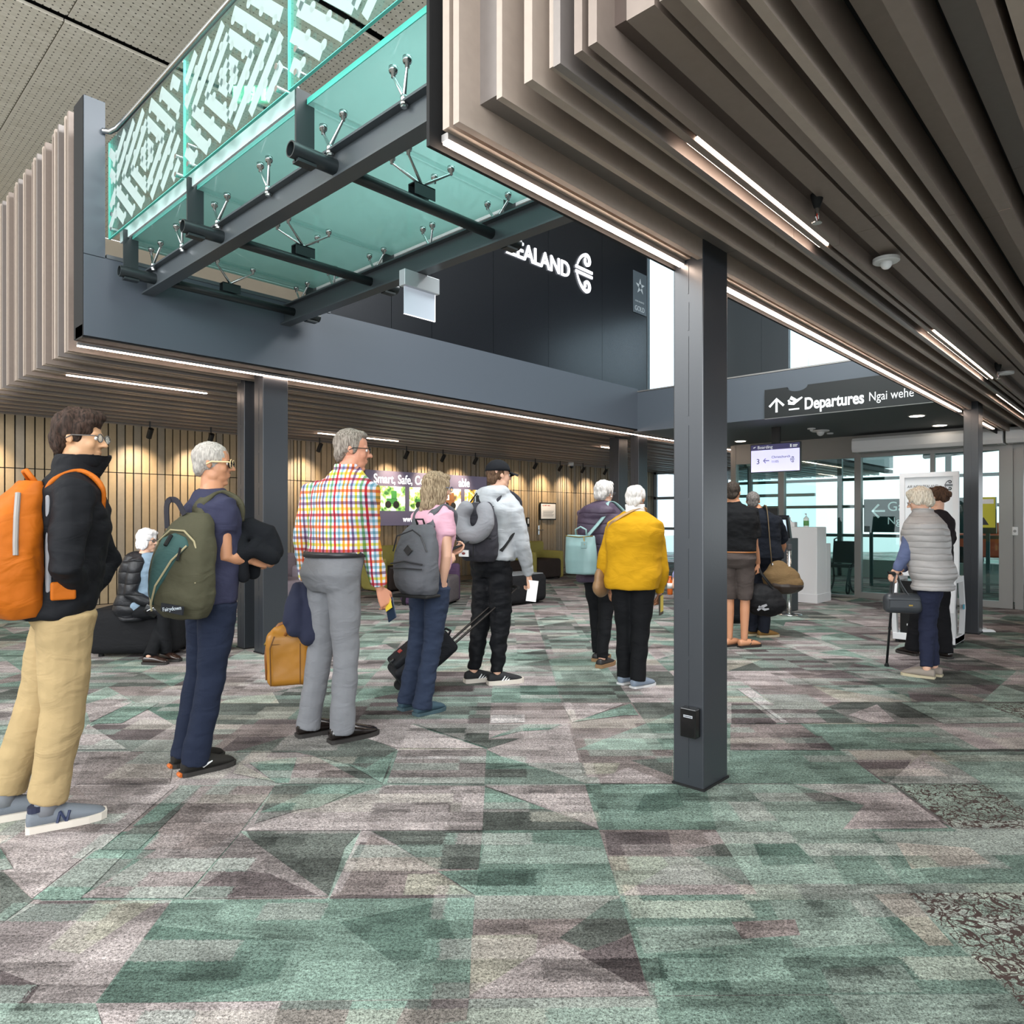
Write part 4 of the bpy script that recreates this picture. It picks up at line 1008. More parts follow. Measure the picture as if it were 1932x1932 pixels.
def headprims(mb, c, Rm, h, female=False, nose=1.0, chin=1.0):
    Q = lambda x, y, z: c + Rm @ (Vector((x, y, z)) * h)
    E = lambda x, y, z, a, b, e, rot=None: mb.ell(Q(x, y, z), (a * h, b * h, e * h), Rm @ rot if rot else Rm, 18, 12)
    E(-.07, 0, .14, .405, .315, .355); E(.09, 0, -.06, .265, .255, .40)
    E(.12, 0, -.30, .20, .205, .165); E(.245, 0, -.425 * chin, .075, .085, .065); E(.265, 0, .085, .09, .20, .055)
    for s in (-1, 1):
        E(.20, s * .14, -.10, .12, .09, .12); E(-.05, s * .305, -.03, .055, .03, .10, Matrix.Rotation(-.25, 3, 'Y')); E(-.08, s * .322, -.01, .03, .03, .085); E(.01, s * .20, -.27, .13, .055, .12)
    mb.cap_tube([Q(.335, 0, .06), Q(.385, 0, -.02), Q(.335 + .105 * nose, 0, -.105)], [.028 * h, .034 * h, .045 * h], 8, 2)
    for s in (-1, 1): E(.375, s * .038, -.115, .045, .034, .032)
    E(.325, 0, -.225, .05, .085, .022); E(.318, 0, -.275, .048, .075, .024)
def ellrings(rows, c, n=28, pw=2.3):
    out = []
    for z, xo, rx, ry in rows:
        o = c(z); rg = []
        for k in range(n):
            a = 2 * PI * k / n; ca, sa = math.cos(a), math.sin(a)
            f = (abs(ca) ** pw + abs(sa) ** pw) ** (-1 / pw)
            rg.append(Vector((o.x + xo + rx * ca * f, o.y + ry * sa * f, z)))
        out.append(rg)
    return out
TOR = [(.86, -.01, .095, .150), (.93, -.02, .122, .172), (1.0, -.012, .116, .170), (1.08, 0, .108, .158), (1.16, .002, .110, .158), (1.25, 0, .118, .170), (1.34, -.008, .120, .182), (1.41, -.015, .104, .176), (1.455, -.018, .078, .125), (1.50, -.015, .058, .070), (1.55, .0, .052, .054)]
PEOPLE = {}
HD_S = [(.003, 50, 50, 24, 4.4), (.003, 120, 120, 60, 9.1)]
def person(key, label, fL, fR, psi, top, head, hipx=None, hpsi=None, hpitch=0, bw=1.0, bd=1.0, J=None, skin=SKIN, hair=None, hairm=None, topk=None, pants=None, shoes=None, female=False, H=None, drop=0, root=None, hands=None, vox=.0055, footpsi=None, hair_disp=None, belly=0, nose=1.0, headback=0.0, cat='person', hs=1.0):
    J = J or {}; hands = hands or {}
    wL, wR = Zp(*fL), Zp(*fR)
    rt = (wL + wR) / 2 if root is None else Zp(*root)
    dep = (rt - ORG).dot(FW)
    if H is None: H = CAM_H + (HOR - top) / FPX * dep
    s = H / 1.75
    ang = YAW - PI / 2 + R(psi)
    Rz = Matrix.Rotation(ang, 3, 'Z'); Ri = Rz.transposed()
    loc = lambda p: Ri @ (Vector(p) - rt)
    o = thing('person', label, cat, rt, ang)
    zz = lambda z: z * s - (drop if z > .80 else 0)
    hz = zz(1.635)
    # lean from the feet through the hips to the head, measured across the view
    hx = loc(Dp(head[0], head[1], dep)) ; hx.z = 0
    hp = (loc(Dp(hipx, 1000, dep)) if hipx else hx * .5); hp.z = 0
    if drop: hp = loc(rt)
    zh = zz(.93)
    def cen(z):
        if z < zh: return hp * max(0, (z - .1) / (zh - .1)) if not drop else hp.copy()
        f = (z - zh) / (hz - zh)
        return hp.lerp(hx, min(1.1, f))
    j = {}
    for sd, sg in (('L', 1), ('R', -1)):
        j['sh' + sd] = cen(zz(1.42)) + Vector((-.015 * s, sg * .178 * s * bw, zz(1.42)))
        j['el' + sd] = cen(zz(1.13)) + Vector((-.035 * s, sg * .235 * s * bw, zz(1.13)))
        j['wr' + sd] = cen(zz(.90)) + Vector((.04 * s, sg * .235 * s * bw, zz(.90)))
        j['hip' + sd] = cen(zh) + Vector((0, sg * .085 * s, zh))
        an = loc(wL if sd == 'L' else wR); j['an' + sd] = Vector((an.x, an.y, .085 * s))
        j['kn' + sd] = j['hip' + sd].lerp(j['an' + sd], .5) + Vector((.025 * s, 0, .0))
    for k, q in J.items():
        j[k] = loc(Dp(q[0], q[1], dep + q[2])) if not isinstance(q, Vector) else q
    hc = hx.copy(); hc.z = CAM_H + (HOR - head[1]) / FPX * dep
    hh = .232 * s * hs
    hrel = R((hpsi if hpsi is not None else psi) - psi)
    Rm = Matrix.Rotation(hrel, 3, 'Z') @ Matrix.Rotation(R(hpitch), 3, 'Y')
    TR_ = [(zz(z), x * s, rx * s * bd, ry * s * bw) for z, x, rx, ry in TOR]
    # ---- body
    mb = MB()
    mb.loft(ellrings([(z, x, rx * .82, ry * .84) for z, x, rx, ry in TR_[:-2]] + [TR_[-2], TR_[-1]], cen, 20))
    for q_ in (-1, 1): pass
    nb = cen(zz(1.47)) + Vector((-.012 * s, 0, zz(1.46)))
    mb.cap_tube([nb, hc + Rm @ Vector((-.06 * hh, 0, -.22 * hh))], [.058 * s, .050 * s], 14)
    headprims(mb, hc, Rm, hh, female, nose)
    for sd, sg in (('L', 1), ('R', -1)):
        A, E, Wt = j['sh' + sd], j['el' + sd], j['wr' + sd]
        mb.cap_tube([A, A.lerp(E, .5), E, E.lerp(Wt, .35), Wt], [.034 * s, .039 * s, .038 * s, .038 * s, .026 * s], 12)
        hd = hands.get(sd, {})
        d = (Wt - E).normalized()
        if 'dir' in hd: d = (loc(rt + RT * hd['dir'][0] + Vector((0, 0, hd['dir'][1])) + FW * hd['dir'][2])).normalized()
        n = Vector((.15, -sg, 0)) if 'n' not in hd else loc(rt + RT * hd['n'][0] + Vector((0, 0, hd['n'][1])) + FW * hd['n'][2])
        hand(mb, Wt + d * .015 * s, d, n, s * (.92 if female else 1.0), hd.get('curl', .45), hd.get('thumb', sg if 'n' not in hd else 1), tcurl=hd.get('tcurl', .4))
        K, N, Hp = j['kn' + sd], j['an' + sd], j['hip' + sd]
        mb.cap_tube([Hp, Hp.lerp(K, .5), K, K.lerp(N, .3), N], [.070 * s, .064 * s, .050 * s, .050 * s, .034 * s], 12)
        fpsi = ang if footpsi is None else YAW - PI / 2 + R(footpsi[sd])
        fd = Ri @ Vector((math.cos(fpsi), math.sin(fpsi), 0)); j['fd' + sd] = fd
        fk = 1.0 if (shoes and shoes.get('open')) else .72
        mb.cap_tube([Vector((N.x, N.y, .045 * s)) - fd * .03 * s * fk, Vector((N.x, N.y, .042 * s)) + fd * .06 * s * fk, Vector((N.x, N.y, .034 * s)) + fd * .16 * s * fk], [.034 * s * fk, .034 * s * fk, .024 * s * fk], 10)
    blob('body', mb, vox, skin, o, 2)
    # ---- eyes
    for sy in (-1, 1):
        mb = MB(); mb.ell(hc + Rm @ (Vector((.315, sy * .125, .015)) * hh), .035 * hh, None, 10, 6); e = mb.build('eye', mat('eye white', '#d8d4cf', .3), o, True)
        mb = MB(); mb.ell(hc + Rm @ (Vector((.340, sy * .13, .015)) * hh), (.014 * hh, .018 * hh, .018 * hh), Rm, 8, 6); mb.build('iris', mat('dark iris', '#2c211b', .3), e, True)
    # ---- trousers
    if pants:
        mb = MB(); g = pants.get('r', 1.0); hem = pants.get('hem', .06) * s
        top_z = zz(pants.get('waist', 1.03))
        rows = [(z, x - .004, rx + .012 * s, ry + .006 * s) for z, x, rx, ry in TR_ if zz(.85) <= z <= top_z + .001] if not drop else [(zz(z), x * s, rx * s * bd + .015, ry * s * bw + .012) for z, x, rx, ry in TOR[:3]]
        rows = rows + [(top_z, rows[-1][1], rows[-1][2] * .97, rows[-1][3] * .97)]
        rows.insert(0, (rows[0][0] - .03 * s, rows[0][1], rows[0][2] * .75, rows[0][3] * .85))
        mb.loft(ellrings(rows, cen, 24))
        for sd in 'LR':
            K, N, Hp = j['kn' + sd], j['an' + sd], j['hip' + sd]
            B_ = N + (K - N).normalized() * (hem - .085 * s) if not pants.get('short') else K.lerp(Hp, pants['short'])
            rr = pants.get('rad', (.098, .090, .070, .064, .060))
            pts = [Hp + Vector((0, 0, -.02)), Hp.lerp(K, .45), K, K.lerp(B_, .5), B_] if not pants.get('short') else [Hp, Hp.lerp(B_, .5), B_]
            mb.tube(pts, [r_ * s * g for r_ in rr[:len(pts)]], 16, up=Vector((1, 0, 0)))
        blob('trousers', mb, .009, pants['m'], o, 3, pants.get('disp', [(.009, 6, 6, 8, 1.3), (.004, 16, 16, 20, 5.1)]))
        if pants.get('belt'):
            mb = MB(); r0 = rows[-1]; zb = top_z
            for a_, b_ in ((zb - pants.get('belth', .018), zb + pants.get('belth', .018) - .004),):
                mb.loft(ellrings([(a_, r0[1], r0[2] + .012, r0[3] + .012), (b_, r0[1], r0[2] + .012, r0[3] + .012)], cen, 36))
            mb.build('belt', pants['belt'], o, True)
    # ---- shoes
    if shoes:
        for sd in 'LR':
            N, fd = j['an' + sd], j['fd' + sd]; side = Vector((-fd.y, fd.x, 0)); L = shoes.get('len', .285) * s
            P = lambda x, y, z: Vector((N.x, N.y, 0)) + fd * x + side * y + Vector((0, 0, z))
            sec = [(-.25, .028, .012, .075), (-.20, .036, .008, .095), (-.05, .038, .010, .100), (.12, .042, .012, .104), (.30, .048, .014, .086), (.50, .048, .014, .066), (.66, .038, .016, .052), (.735, .020, .018, .036)]
            if shoes.get('low'): sec = [(x, w, b, min(t, .086)) for x, w, b, t in sec]
            mb = MB()
            mb.loft([[P(x * L, (w * s) * math.cos(2 * PI * k / 14), s * ((b + t) / 2 + (t - b) / 2 * math.sin(2 * PI * k / 14))) for k in range(14)] for x, w, b, t in sec])
            sh = mb.build('shoe', shoes['m'], o, True); sh.modifiers.new('sub', 'SUBSURF').render_levels = 1
            mb = MB(); so = []
            st = shoes.get('sole', .024) * s
            outl = []
            for x, w, b, t in sec: outl.append((x * L, w * s + .004))
            ring = [(x, w) for x, w in outl] + [(x, -w) for x, w in reversed(outl)]
            mb.hexa([P(x, y, .001) for x, y in ring], [P(x * 1.01, y * 1.03, st + (.005 * s if x > .5 * L else 0)) for x, y in ring])
            mb.build('sole', shoes['sm'], sh)
            if shoes.get('extra'): shoes['extra'](sh, P, L, s, sd)
    # ---- upper garments
    for tk in (topk or []):
        mb = MB(); off = tk.get('off', .014) * s; hem = zz(tk['hem']) if tk['hem'] > .80 else tk['hem'] * s
        rows = []
        base = [r_ for r_ in TR_ if r_[0] > hem + .02]
        z0, x0, rx0, ry0 = base[0]
        fl = tk.get('flare', 1.0)
        rows.append((hem, x0 - .004, (rx0 + off) * fl, (ry0 + off) * fl)); rows.append((hem + .035, x0 - .004, (rx0 + off * 1.2) * fl, (ry0 + off * 1.2) * fl))
        for z, x, rx, ry in base:
            f = tk.get('puff', 0) * math.sin(PI * min(1, max(0, (z - hem) / (zz(1.45) - hem)))) * s
            if z > zz(1.46): f = 0; 
            rows.append((z, x + tk.get('xo', 0) * s + belly * s * math.exp(-((z - zz(1.08)) / .12) ** 2), rx + off + f, ry + off + f * .8))
        if not tk.get('neck', True): rows = rows[:-1]
        else: rows[-1] = (zz(1.515), rows[-1][1] - .004, .060 * s, .064 * s)
        mb.loft(ellrings(rows, cen, 28))
        sl = tk.get('sleeve', 'long')
        for sd, sg in (('L', 1), ('R', -1)):
            A, E, Wt = j['sh' + sd], j['el' + sd], j['wr' + sd]
            q = tk.get('sr', (.062, .056, .050, .045, .038))
            if sl == 'none':
                mb.ell(A + Vector((0, -sg * .015, .0)), (.066 * s, .04 * s, .07 * s)); continue
            C0 = cen(zz(1.41)) + Vector((-.015 * s, sg * .10 * s * bw, zz(1.415)))
            if sl == 'short':
                en = A.lerp(E, tk.get('slen', .62)); mb.tube([C0, A, A.lerp(en, .5), en], [.062 * s, q[0] * s, q[1] * s, q[2] * s], 16)
            else:
                W2 = E.lerp(Wt, tk.get('cuff', .97)); mb.tube([C0, A, A.lerp(E, .5), E, E.lerp(W2, .5), W2], [.066 * s, q[0] * s, q[1] * s, q[2] * s, q[3] * s, q[4] * s], 16)
        if tk.get('collar'):
            h0, h1, r0, r1 = tk['collar']
            n = 28; R0 = []
            for (zz0, rr, ) in ((h0, r0), (h1, r1), (h1, r1 - .012), (h0, r0 - .012)):
                cc = cen(zz(1.50)) ; R0.append([Vector((cc.x - .01 * s + rr * s * math.cos(2 * PI * k / n) * 1.05 + tk.get('ctilt', 0) * (zz0 - h0), cc.y + rr * s * math.sin(2 * PI * k / n), zz(zz0) - (tk.get('cdrop', 0) * s * (math.cos(2 * PI * k / n)) if math.cos(2 * PI * k / n) > 0 else 0))) for k in range(n)])
            mb.loft(R0, cap=False, close=True)
        if tk.get('more'): tk['more'](mb, j, cen, zz, s, hc, Rm, hh)
        ob = blob(tk.get('name', 'jacket'), mb, tk.get('vox', .010), tk['m'], o, tk.get('smooth', 4), tk.get('disp', [(.010, 8, 8, 11, 2.2), (.006, 19, 19, 26, 7.7)]))
        if tk.get('label'): ob['label'] = tk['label']
    # ---- hair
    if hair:
        mb = MB()
        for e in hair:
            x, y, z, a, b, c_ = e[:6]; rot = Matrix.Rotation(R(e[6]), 3, 'Y') if len(e) > 6 else Matrix.Identity(3)
            mb.ell(hc + Rm @ (Vector((x, y, z)) * hh), (a * hh, b * hh, c_ * hh), Rm @ rot, 20, 14)
        blob('hair', mb, .006, hairm, o, 2, hair_disp or [(.010, 34, 34, 16, 4.4), (.004, 90, 90, 30, 9.1)])

    PEOPLE[key] = dict(o=o, j=j, loc=loc, s=s, hc=hc, Rm=Rm, hh=hh, rt=rt, ang=ang, Rz=Rz, dep=dep, cen=cen, zz=zz, bw=bw, bd=bd)
    return PEOPLE[key]
def glasses(p, col='#26262a', full=True, tint='#dfe8ea', shade=False, temple=None):
    kx = 1.35 if shade else 1.0
    hc, Rm, hh, o = p['hc'], p['Rm'], p['hh'], p['o']
    Q = lambda x, y, z: hc + Rm @ (Vector((x, y, z)) * hh)
    m = mat('spectacle frame ' + col, col, .35)
    g = bpy.data.objects.new('glasses', None)
    mb = MB()
    for s in (-1, 1):
        pts = [Q(.40 + .0 * k, s * (.15 + .105 * kx * math.cos(2 * PI * k / 16)), .02 + .075 * kx * math.sin(2 * PI * k / 16)) for k in range(17)]
        mb.tube(pts, .010 * hh, 6)
        mb.tube([Q(.40, s * .255, .04), Q(.36, s * .30, .05), Q(.0, s * .345, .035), Q(-.10, s * .345, -.03)], (.020 if shade else .011) * hh, 6)
    mb.tube([Q(.40, -.045, .04), Q(.415, 0, .05), Q(.40, .045, .04)], .010 * hh, 6)
    f = mb.build('glasses', temple or m, o, True)
    mb = MB()
    for s in (-1, 1):
        if shade: mb.ell(Q(.375, s * .16, .01), (.05 * hh, .135 * hh, .10 * hh), Rm); continue
        rg = lambda x: [Q(x, s * (.15 + .105 * kx * math.cos(2 * PI * k / 16)), .02 + .075 * kx * math.sin(2 * PI * k / 16)) for k in range(16)]
        mb.loft([rg(.398), rg(.402)])
    mb.build('lenses', mat('dark lenses', '#0d0d0f', .1) if shade else glass_mat('spectacle lens', '#eef4f4', .25), f)
# hair recipes: x forward, y left, z up in head heights
HAIR_SHORT = [(-.10, 0, .17, .405, .345, .365), (.10, 0, .40, .22, .27, .12), (-.30, 0, -.06, .17, .27, .24)]
HAIR_CROP = [(-.095, 0, .155, .415, .342, .372), (-.28, 0, -.08, .18, .275, .23)]
def sneaker_N(sh, P, L, s, sd):
    y = -.043 * s if sd == 'R' else .043 * s
    mb = MB(); 
    for (a, b) in (((.12, .022), (.155, .068)), ((.155, .068), (.235, .022)), ((.235, .022), (.27, .068))):
        p, q = P(a[0] * L, y * 1.06, a[1] * s + .008), P(b[0] * L, y * .98, b[1] * s + .004); mb.tube([p, q], .0055 * s, 6)
    mb.build('side_letter', mat('navy white trim', '#2a3350', .5), sh)
    mb = MB()
    for k in range(4): mb.tube([P((.10 + .07 * k) * L, -.022 * s, (.097 - .010 * k) * s), P((.12 + .07 * k) * L, 0, (.102 - .0105 * k) * s), P((.10 + .07 * k) * L, .022 * s, (.097 - .010 * k) * s)], .0035, 6)
    mb.build('laces', mat('slate lace', '#4a5464', .8), sh)
    mb = MB(); mb.loft([[P((-.10 + .13 * math.cos(2 * PI * k / 14)) * L, .038 * s * math.sin(2 * PI * k / 14), (z + .006 * math.cos(2 * PI * k / 14)) * s) for k in range(14)] for z in (.085, .108)]); mb.build('ankle_collar', mat('navy knit', '#20243a', .9), sh)
def laces(sh, P, L, s, sd):
    mb = MB()
    for k in range(4): mb.tube([P((.12 + .06 * k) * L, -.02 * s, (.090 - .009 * k) * s), P((.13 + .06 * k) * L, 0, (.096 - .0095 * k) * s), P((.12 + .06 * k) * L, .02 * s, (.090 - .009 * k) * s)], .003, 6)
    mb.build('laces', M_black, sh)
def swoosh(sh, P, L, s, sd):
    laces(sh, P, L, s, sd)
    y = (-1 if sd == 'R' else 1)
    mb = MB(); mb.tube([P(.02 * L, y * .0395 * s, .060 * s), P(.10 * L, y * .042 * s, .042 * s), P(.26 * L, y * .044 * s, .060 * s)], [.006, .009, .003], 8); mb.build('side_mark', M_white, sh)
    mb = MB(); mb.tube([P(-.27 * L, -.02 * s, .012), P(-.28 * L, 0, .014), P(-.27 * L, .02 * s, .012)], .011, 8); mb.build('heel_rim', mat('orange rubber', '#c8682a', .6), sh)
def stripes(sh, P, L, s, sd):
    laces(sh, P, L, s, sd)
    for y in (-1, 1):
        mb = MB()
        for k in range(3): mb.tube([P((.10 + .075 * k) * L, y * .0425 * s, .030 * s), P((.19 + .075 * k) * L, y * .038 * s, .066 * s - .006 * k)], .0058, 6)
        mb.build('side_stripes', M_white, sh)
# ---------- man in black jacket
K = cloth('black softshell', '#15161a', 60, .15, .75)
def khakifolds(): return [(.012, 5, 5, 6, 1.3), (.005, 14, 14, 19, 5.1)]
p1 = person('p1', 'person in black high collared jacket and beige trousers with an orange backpack', (8, 1546), (88, 1563), 35, 778, (152, 828), hipx=122, hpsi=8, hpitch=3, bw=.98, bd=.94, skin=SKIN4,
  J={'elR': (122, 1072, -.24), 'wrR': (160, 1116, -.01), 'elL': (204, 1062, .33), 'wrL': (168, 1112, .20)},
  hands={'R': dict(dir=(-.3, -1, .05), curl=.1), 'L': dict(dir=(-.4, -1, -.1), curl=.1)},
  hair=[(-.09, 0, .20, .42, .37, .37), (.13, 0, .40, .25, .30, .14), (-.30, 0, -.04, .19, .30, .28), (.02, .27, .10, .14, .07, .20), (.02, -.27, .10, .14, .07, .20), (.24, -.05, .30, .13, .22, .11)], hairm=hairmat('dark brown hair', '#1f1712', '#43322a'),
  pants=dict(m=cloth('khaki cotton', '#a68f68', 110, .2, .85), r=1.05, hem=.125, rad=(.104, .098, .080, .074, .068), disp=khakifolds()),
  shoes=dict(m=mat('grey mesh', '#6a7078', .8, bump=(300, .4, .003)), sm=mat('off white sole', '#cfc6bb', .7), sole=.030, extra=sneaker_N, len=.295),
  topk=[dict(m=K, hem=.89, off=.024, puff=.012, sr=(.076, .070, .064, .056, .048), collar=(1.47, 1.575, .085, .105), ctilt=.30, cdrop=.0, name='jacket', disp=[(.014, 6, 6, 8, 2.2), (.008, 16, 16, 22, 7.7)])])
glasses(p1, '#5a5552')
for sd in 'LR':
    N = p1['j']['an' + sd]; mb = MB(); mb.tube([N + Vector((0, 0, -.02)), N + Vector((0, 0, .07))], [.046, .044], 14); mb.build('sock', mat('grey sock', '#7b7d82', .9), p1['o'], True)
# ---------- man in navy t-shirt
p2 = person('p2', 'person with cropped grey hair and sunglasses in a navy t-shirt carrying a green backpack', (349, 1443), (368, 1459), 45, 838, (404, 876), hipx=400, hpsi=12, hpitch=2, bw=.98, skin=SKIN2,
  J={'elR': (424, 1052, -.10), 'wrR': (470, 1056, .02), 'shR': (424, 952, -.10), 'elL': (458, 1050, .38), 'wrL': (492, 1050, .34)},
  hands={'R': dict(curl=.75, n=(-.1, -.3, 1), thumb=1), 'L': dict(curl=.7)},
  hair_disp=HD_S, hair=HAIR_CROP, hairm=hairmat('cropped grey hair', '#8d8882', '#b9b2aa'),
  pants=dict(m=cloth('dark indigo denim', '#1f2638', 200, .25, .85), hem=.05, rad=(.100, .090, .072, .069, .068), waist=1.0, disp=[(.008, 6, 6, 8, 1.3), (.004, 16, 16, 22, 5.1)]),
  shoes=dict(m=mat('black knit shoe', '#17140f', .85), sm=mat('dark sole', '#2a2725', .7), extra=swoosh),
  topk=[dict(m=cloth('navy jersey', '#34354a', 140, .15), hem=.90, off=.016, sleeve='short', slen=.52, sr=(.064, .064, .064, .04, .04), name='t_shirt', disp=[(.008, 8, 8, 10, 2.2), (.004, 19, 19, 26, 7.7)])])
glasses(p2, '#c8a878', shade=True, temple=mat('pale wood temple', '#d8bd8e', .5))
# ---------- man in plaid shirt
pm = bpy.data.materials.new('rainbow plaid'); pm.use_nodes = True; t = NT(pm); B = t.n['Principled BSDF']; B.inputs['Roughness'].default_value = .85
tc = t.new('ShaderNodeTexCoord'); sx = t.new('ShaderNodeSeparateXYZ'); t.link(tc.outputs['Object'], sx.inputs[0])
def plaid_axis(src, scale, cols):
    f = math_('FRACT', math_('MULTIPLY', src, scale)); r = t.new('ShaderNodeValToRGB'); r.color_ramp.interpolation = 'CONSTANT'
    e = r.color_ramp.elements
    n = len(cols)
    e[0].position = 0; e[0].color = lin(cols[0]); e[1].position = 1 / n; e[1].color = lin(cols[1])
    for i in range(2, n): q = e.new(i / n); q.color = lin(cols[i])
    t.link(f, r.inputs['Fac']); return r
colsv = ['#e8e6ec', '#e5a13a', '#e8e6ec', '#8fb4c2', '#e8e6ec', '#c02f45', '#e8e6ec', '#7fae7a', '#e8e6ec', '#e3d24a', '#e8e6ec', '#86678a', '#e8e6ec', '#e27a45']
colsh = ['#e9e7ec', '#e27a45', '#e9e7ec', '#8fb4c2', '#e9e7ec', '#b8324a', '#e9e7ec', '#e3d24a', '#e9e7ec', '#86678a', '#e9e7ec', '#8fb4c2']
av = math_('SUBTRACT', sx.outputs['Y'], math_('MULTIPLY', sx.outputs['X'], .8))
va = plaid_axis(av, 4.4, colsv); ha = plaid_axis(sx.outputs['Z'], 4.8, colsh)
mx = t.new('ShaderNodeMix', data_type='RGBA', blend_type='MULTIPLY'); mx.inputs['Factor'].default_value = .92; t.link(va.outputs[0], mx.inputs['A']); t.link(ha.outputs[0], mx.inputs['B']); t.link(mx.outputs['Result'], B.inputs['Base Color'])
p3 = person('p3', 'person in a bright multicoloured plaid shirt and grey trousers holding a tan bag', (584, 1388), (645, 1399), 50, 806, (666, 850), hipx=630, hpsi=14, hpitch=4, bw=1.10, bd=1.06, skin=mat('ruddy skin', '#c98b70', .5, var=(14, .08)), footpsi={'L': 38, 'R': 40},
  J={'shR': (692, 926, -.06), 'elR': (696, 1022, -.02), 'wrR': (716, 1108, .06), 'shL': (592, 930, .10), 'elL': (573, 1018, .15), 'wrL': (582, 1096, .20)},
  hands={'R': dict(dir=(.35, -1, .25), n=(-.5, -.2, .8), thumb=1, curl=.5), 'L': dict(dir=(.1, -1, .1), curl=1.0)},
  hair_disp=HD_S, hair=[(-.10, 0, .17, .395, .335, .365), (.10, 0, .38, .22, .26, .12), (-.29, 0, -.08, .16, .27, .24), (.0, .26, .06, .10, .07, .17), (.0, -.26, .06, .10, .07, .17)], hairm=hairmat('grey brown hair', '#5d544c', '#9a9086'),
  pants=dict(m=cloth('grey wool', '#78797d', 240, .2, .9), hem=.045, r=.96, rad=(.100, .094, .076, .072, .070), waist=1.04, belt=mat('dark leather', '#26262a', .4), disp=[(.008, 5, 5, 7, 1.3), (.004, 15, 15, 18, 5.1)]),
  shoes=dict(m=mat('black leather', '#17110f', .22, coat=.3), sm=mat('dark sole'), extra=laces, len=.30),
  topk=[dict(m=pm, hem=1.03, off=.020, puff=.012, sr=(.074, .070, .064, .057, .048), cuff=.95, collar=(1.455, 1.545, .078, .070), name='shirt', disp=[(.009, 8, 8, 9, 2.2), (.006, 22, 22, 26, 7.7)])])
glasses(p3, '#1d1b1b')
# ---------- woman in pink t-shirt
p4 = person('p4', 'person with wavy shoulder length hair in a pink t-shirt and jeans with a grey backpack', (768, 1338), (797, 1348), 45, 884, (826, 922), hipx=812, hpsi=30, hpitch=6, bw=.86, bd=.92, female=True, skin=SKIN3, 
  J={'shR': (842, 972, -.10), 'elR': (842, 1050, -.12), 'wrR': (832, 1112, -.08), 'elL': (850, 1060, .26), 'wrL': (852, 1046, .36), 'shL': (788, 976, .12)},
  hands={'R': dict(dir=(-.25, -1, 0), curl=.9, n=(-.6, 0, .7), thumb=1), 'L': dict(dir=(.6, .5, .3), curl=.8, n=(0, .6, -.5))},
  hair=[(-.10, 0, .16, .43, .37, .38), (-.30, 0, -.18, .24, .36, .38), (-.28, 0, -.52, .21, .36, .26), (-.05, .30, -.20, .22, .11, .42), (-.05, -.30, -.20, .24, .11, .42), (-.34, .12, -.68, .14, .22, .18), (.16, 0, .36, .20, .30, .13), (.12, -.27, .10, .13, .06, .25)], hairm=hairmat('ash blonde hair', '#5f4e3c', '#a8957a'),
  pants=dict(m=cloth('blue denim', '#2a3346', 200, .25, .85), hem=.045, rad=(.098, .086, .068, .068, .070), r=.98, waist=1.02, disp=[(.009, 8, 8, 15, 1.3), (.004, 22, 22, 44, 5.1)]),
  shoes=dict(m=mat('teal knit shoe', '#2d4450', .85), sm=mat('teal sole', '#3a4f57', .7), low=True, len=.27),
  topk=[dict(m=cloth('pink jersey', '#d3a3b4', 140, .15), hem=1.02, off=.014, puff=.008, sleeve='short', slen=.5, sr=(.058, .060, .062, .04, .04), name='t_shirt', disp=[(.008, 9, 9, 11, 2.2), (.004, 22, 22, 28, 7.7)])])
glasses(p4, '#51617a')
# ---------- man in grey hoodie
def hood(mb, j, cen, zz, s, hc, Rm, hh):
    c = cen(zz(1.49)); mb.ell(c + Vector((-.075 * s, 0, zz(1.475))), (.10 * s, .15 * s, .075 * s)); mb.ell(c + Vector((-.02 * s, 0, zz(1.50))), (.095 * s, .125 * s, .055 * s)); mb.ell(c + Vector((.06 * s, 0, zz(1.475))), (.06 * s, .09 * s, .05 * s)); mb.ell(c + Vector((-.12 * s, 0, zz(1.42))), (.07 * s, .12 * s, .07 * s))
p5 = person('p5', 'person in a black cap and light grey hoodie with a neck pillow on the backpack', (893, 1287), (937, 1291), 45, 868, (942, 897), hipx=929, hpsi=30, bw=1.02, bd=1.02, skin=SKIN3, footpsi={'L': 25, 'R': 22},
  J={'shR': (972, 966, -.12), 'elR': (986, 1032, -.10), 'wrR': (997, 1084, .04), 'elL': (902, 1030, .25), 'wrL': (900, 1085, .28), 'shL': (898, 964, .14)},
  hands={'R': dict(dir=(.15, -1, 0), curl=1.0, n=(-.8, 0, .5), thumb=1), 'L': dict(curl=1.2)},
  hair=[(-.12, 0, .08, .36, .325, .30), (-.28, 0, -.10, .17, .27, .22)], hairm=hairmat('brown hair', '#3a2a20', '#6b523f'),
  pants=dict(m=cloth('black track fabric', '#0f1014', 120, .15, .7), hem=.10, rad=(.102, .094, .080, .068, .048), waist=1.0, disp=[(.014, 7, 7, 13, 1.3), (.007, 18, 18, 30, 5.1)]),
  shoes=dict(m=mat('black mesh shoe', '#17171a', .8), sm=mat('off white sole'), sole=.034, extra=stripes, len=.30),
  topk=[dict(m=cloth('light grey fleece', '#a6a9ad', 160, .2), hem=.97, off=.030, puff=.020, sr=(.078, .070, .062, .056, .044), more=hood, name='hoodie', disp=[(.013, 7, 7, 9, 2.2), (.006, 18, 18, 24, 7.7)])])
mb = MB(); hc, Rm, hh = p5['hc'], p5['Rm'], p5['hh']
Q = lambda x, y, z: hc + Rm @ (Vector((x, y, z)) * hh)
rings = []
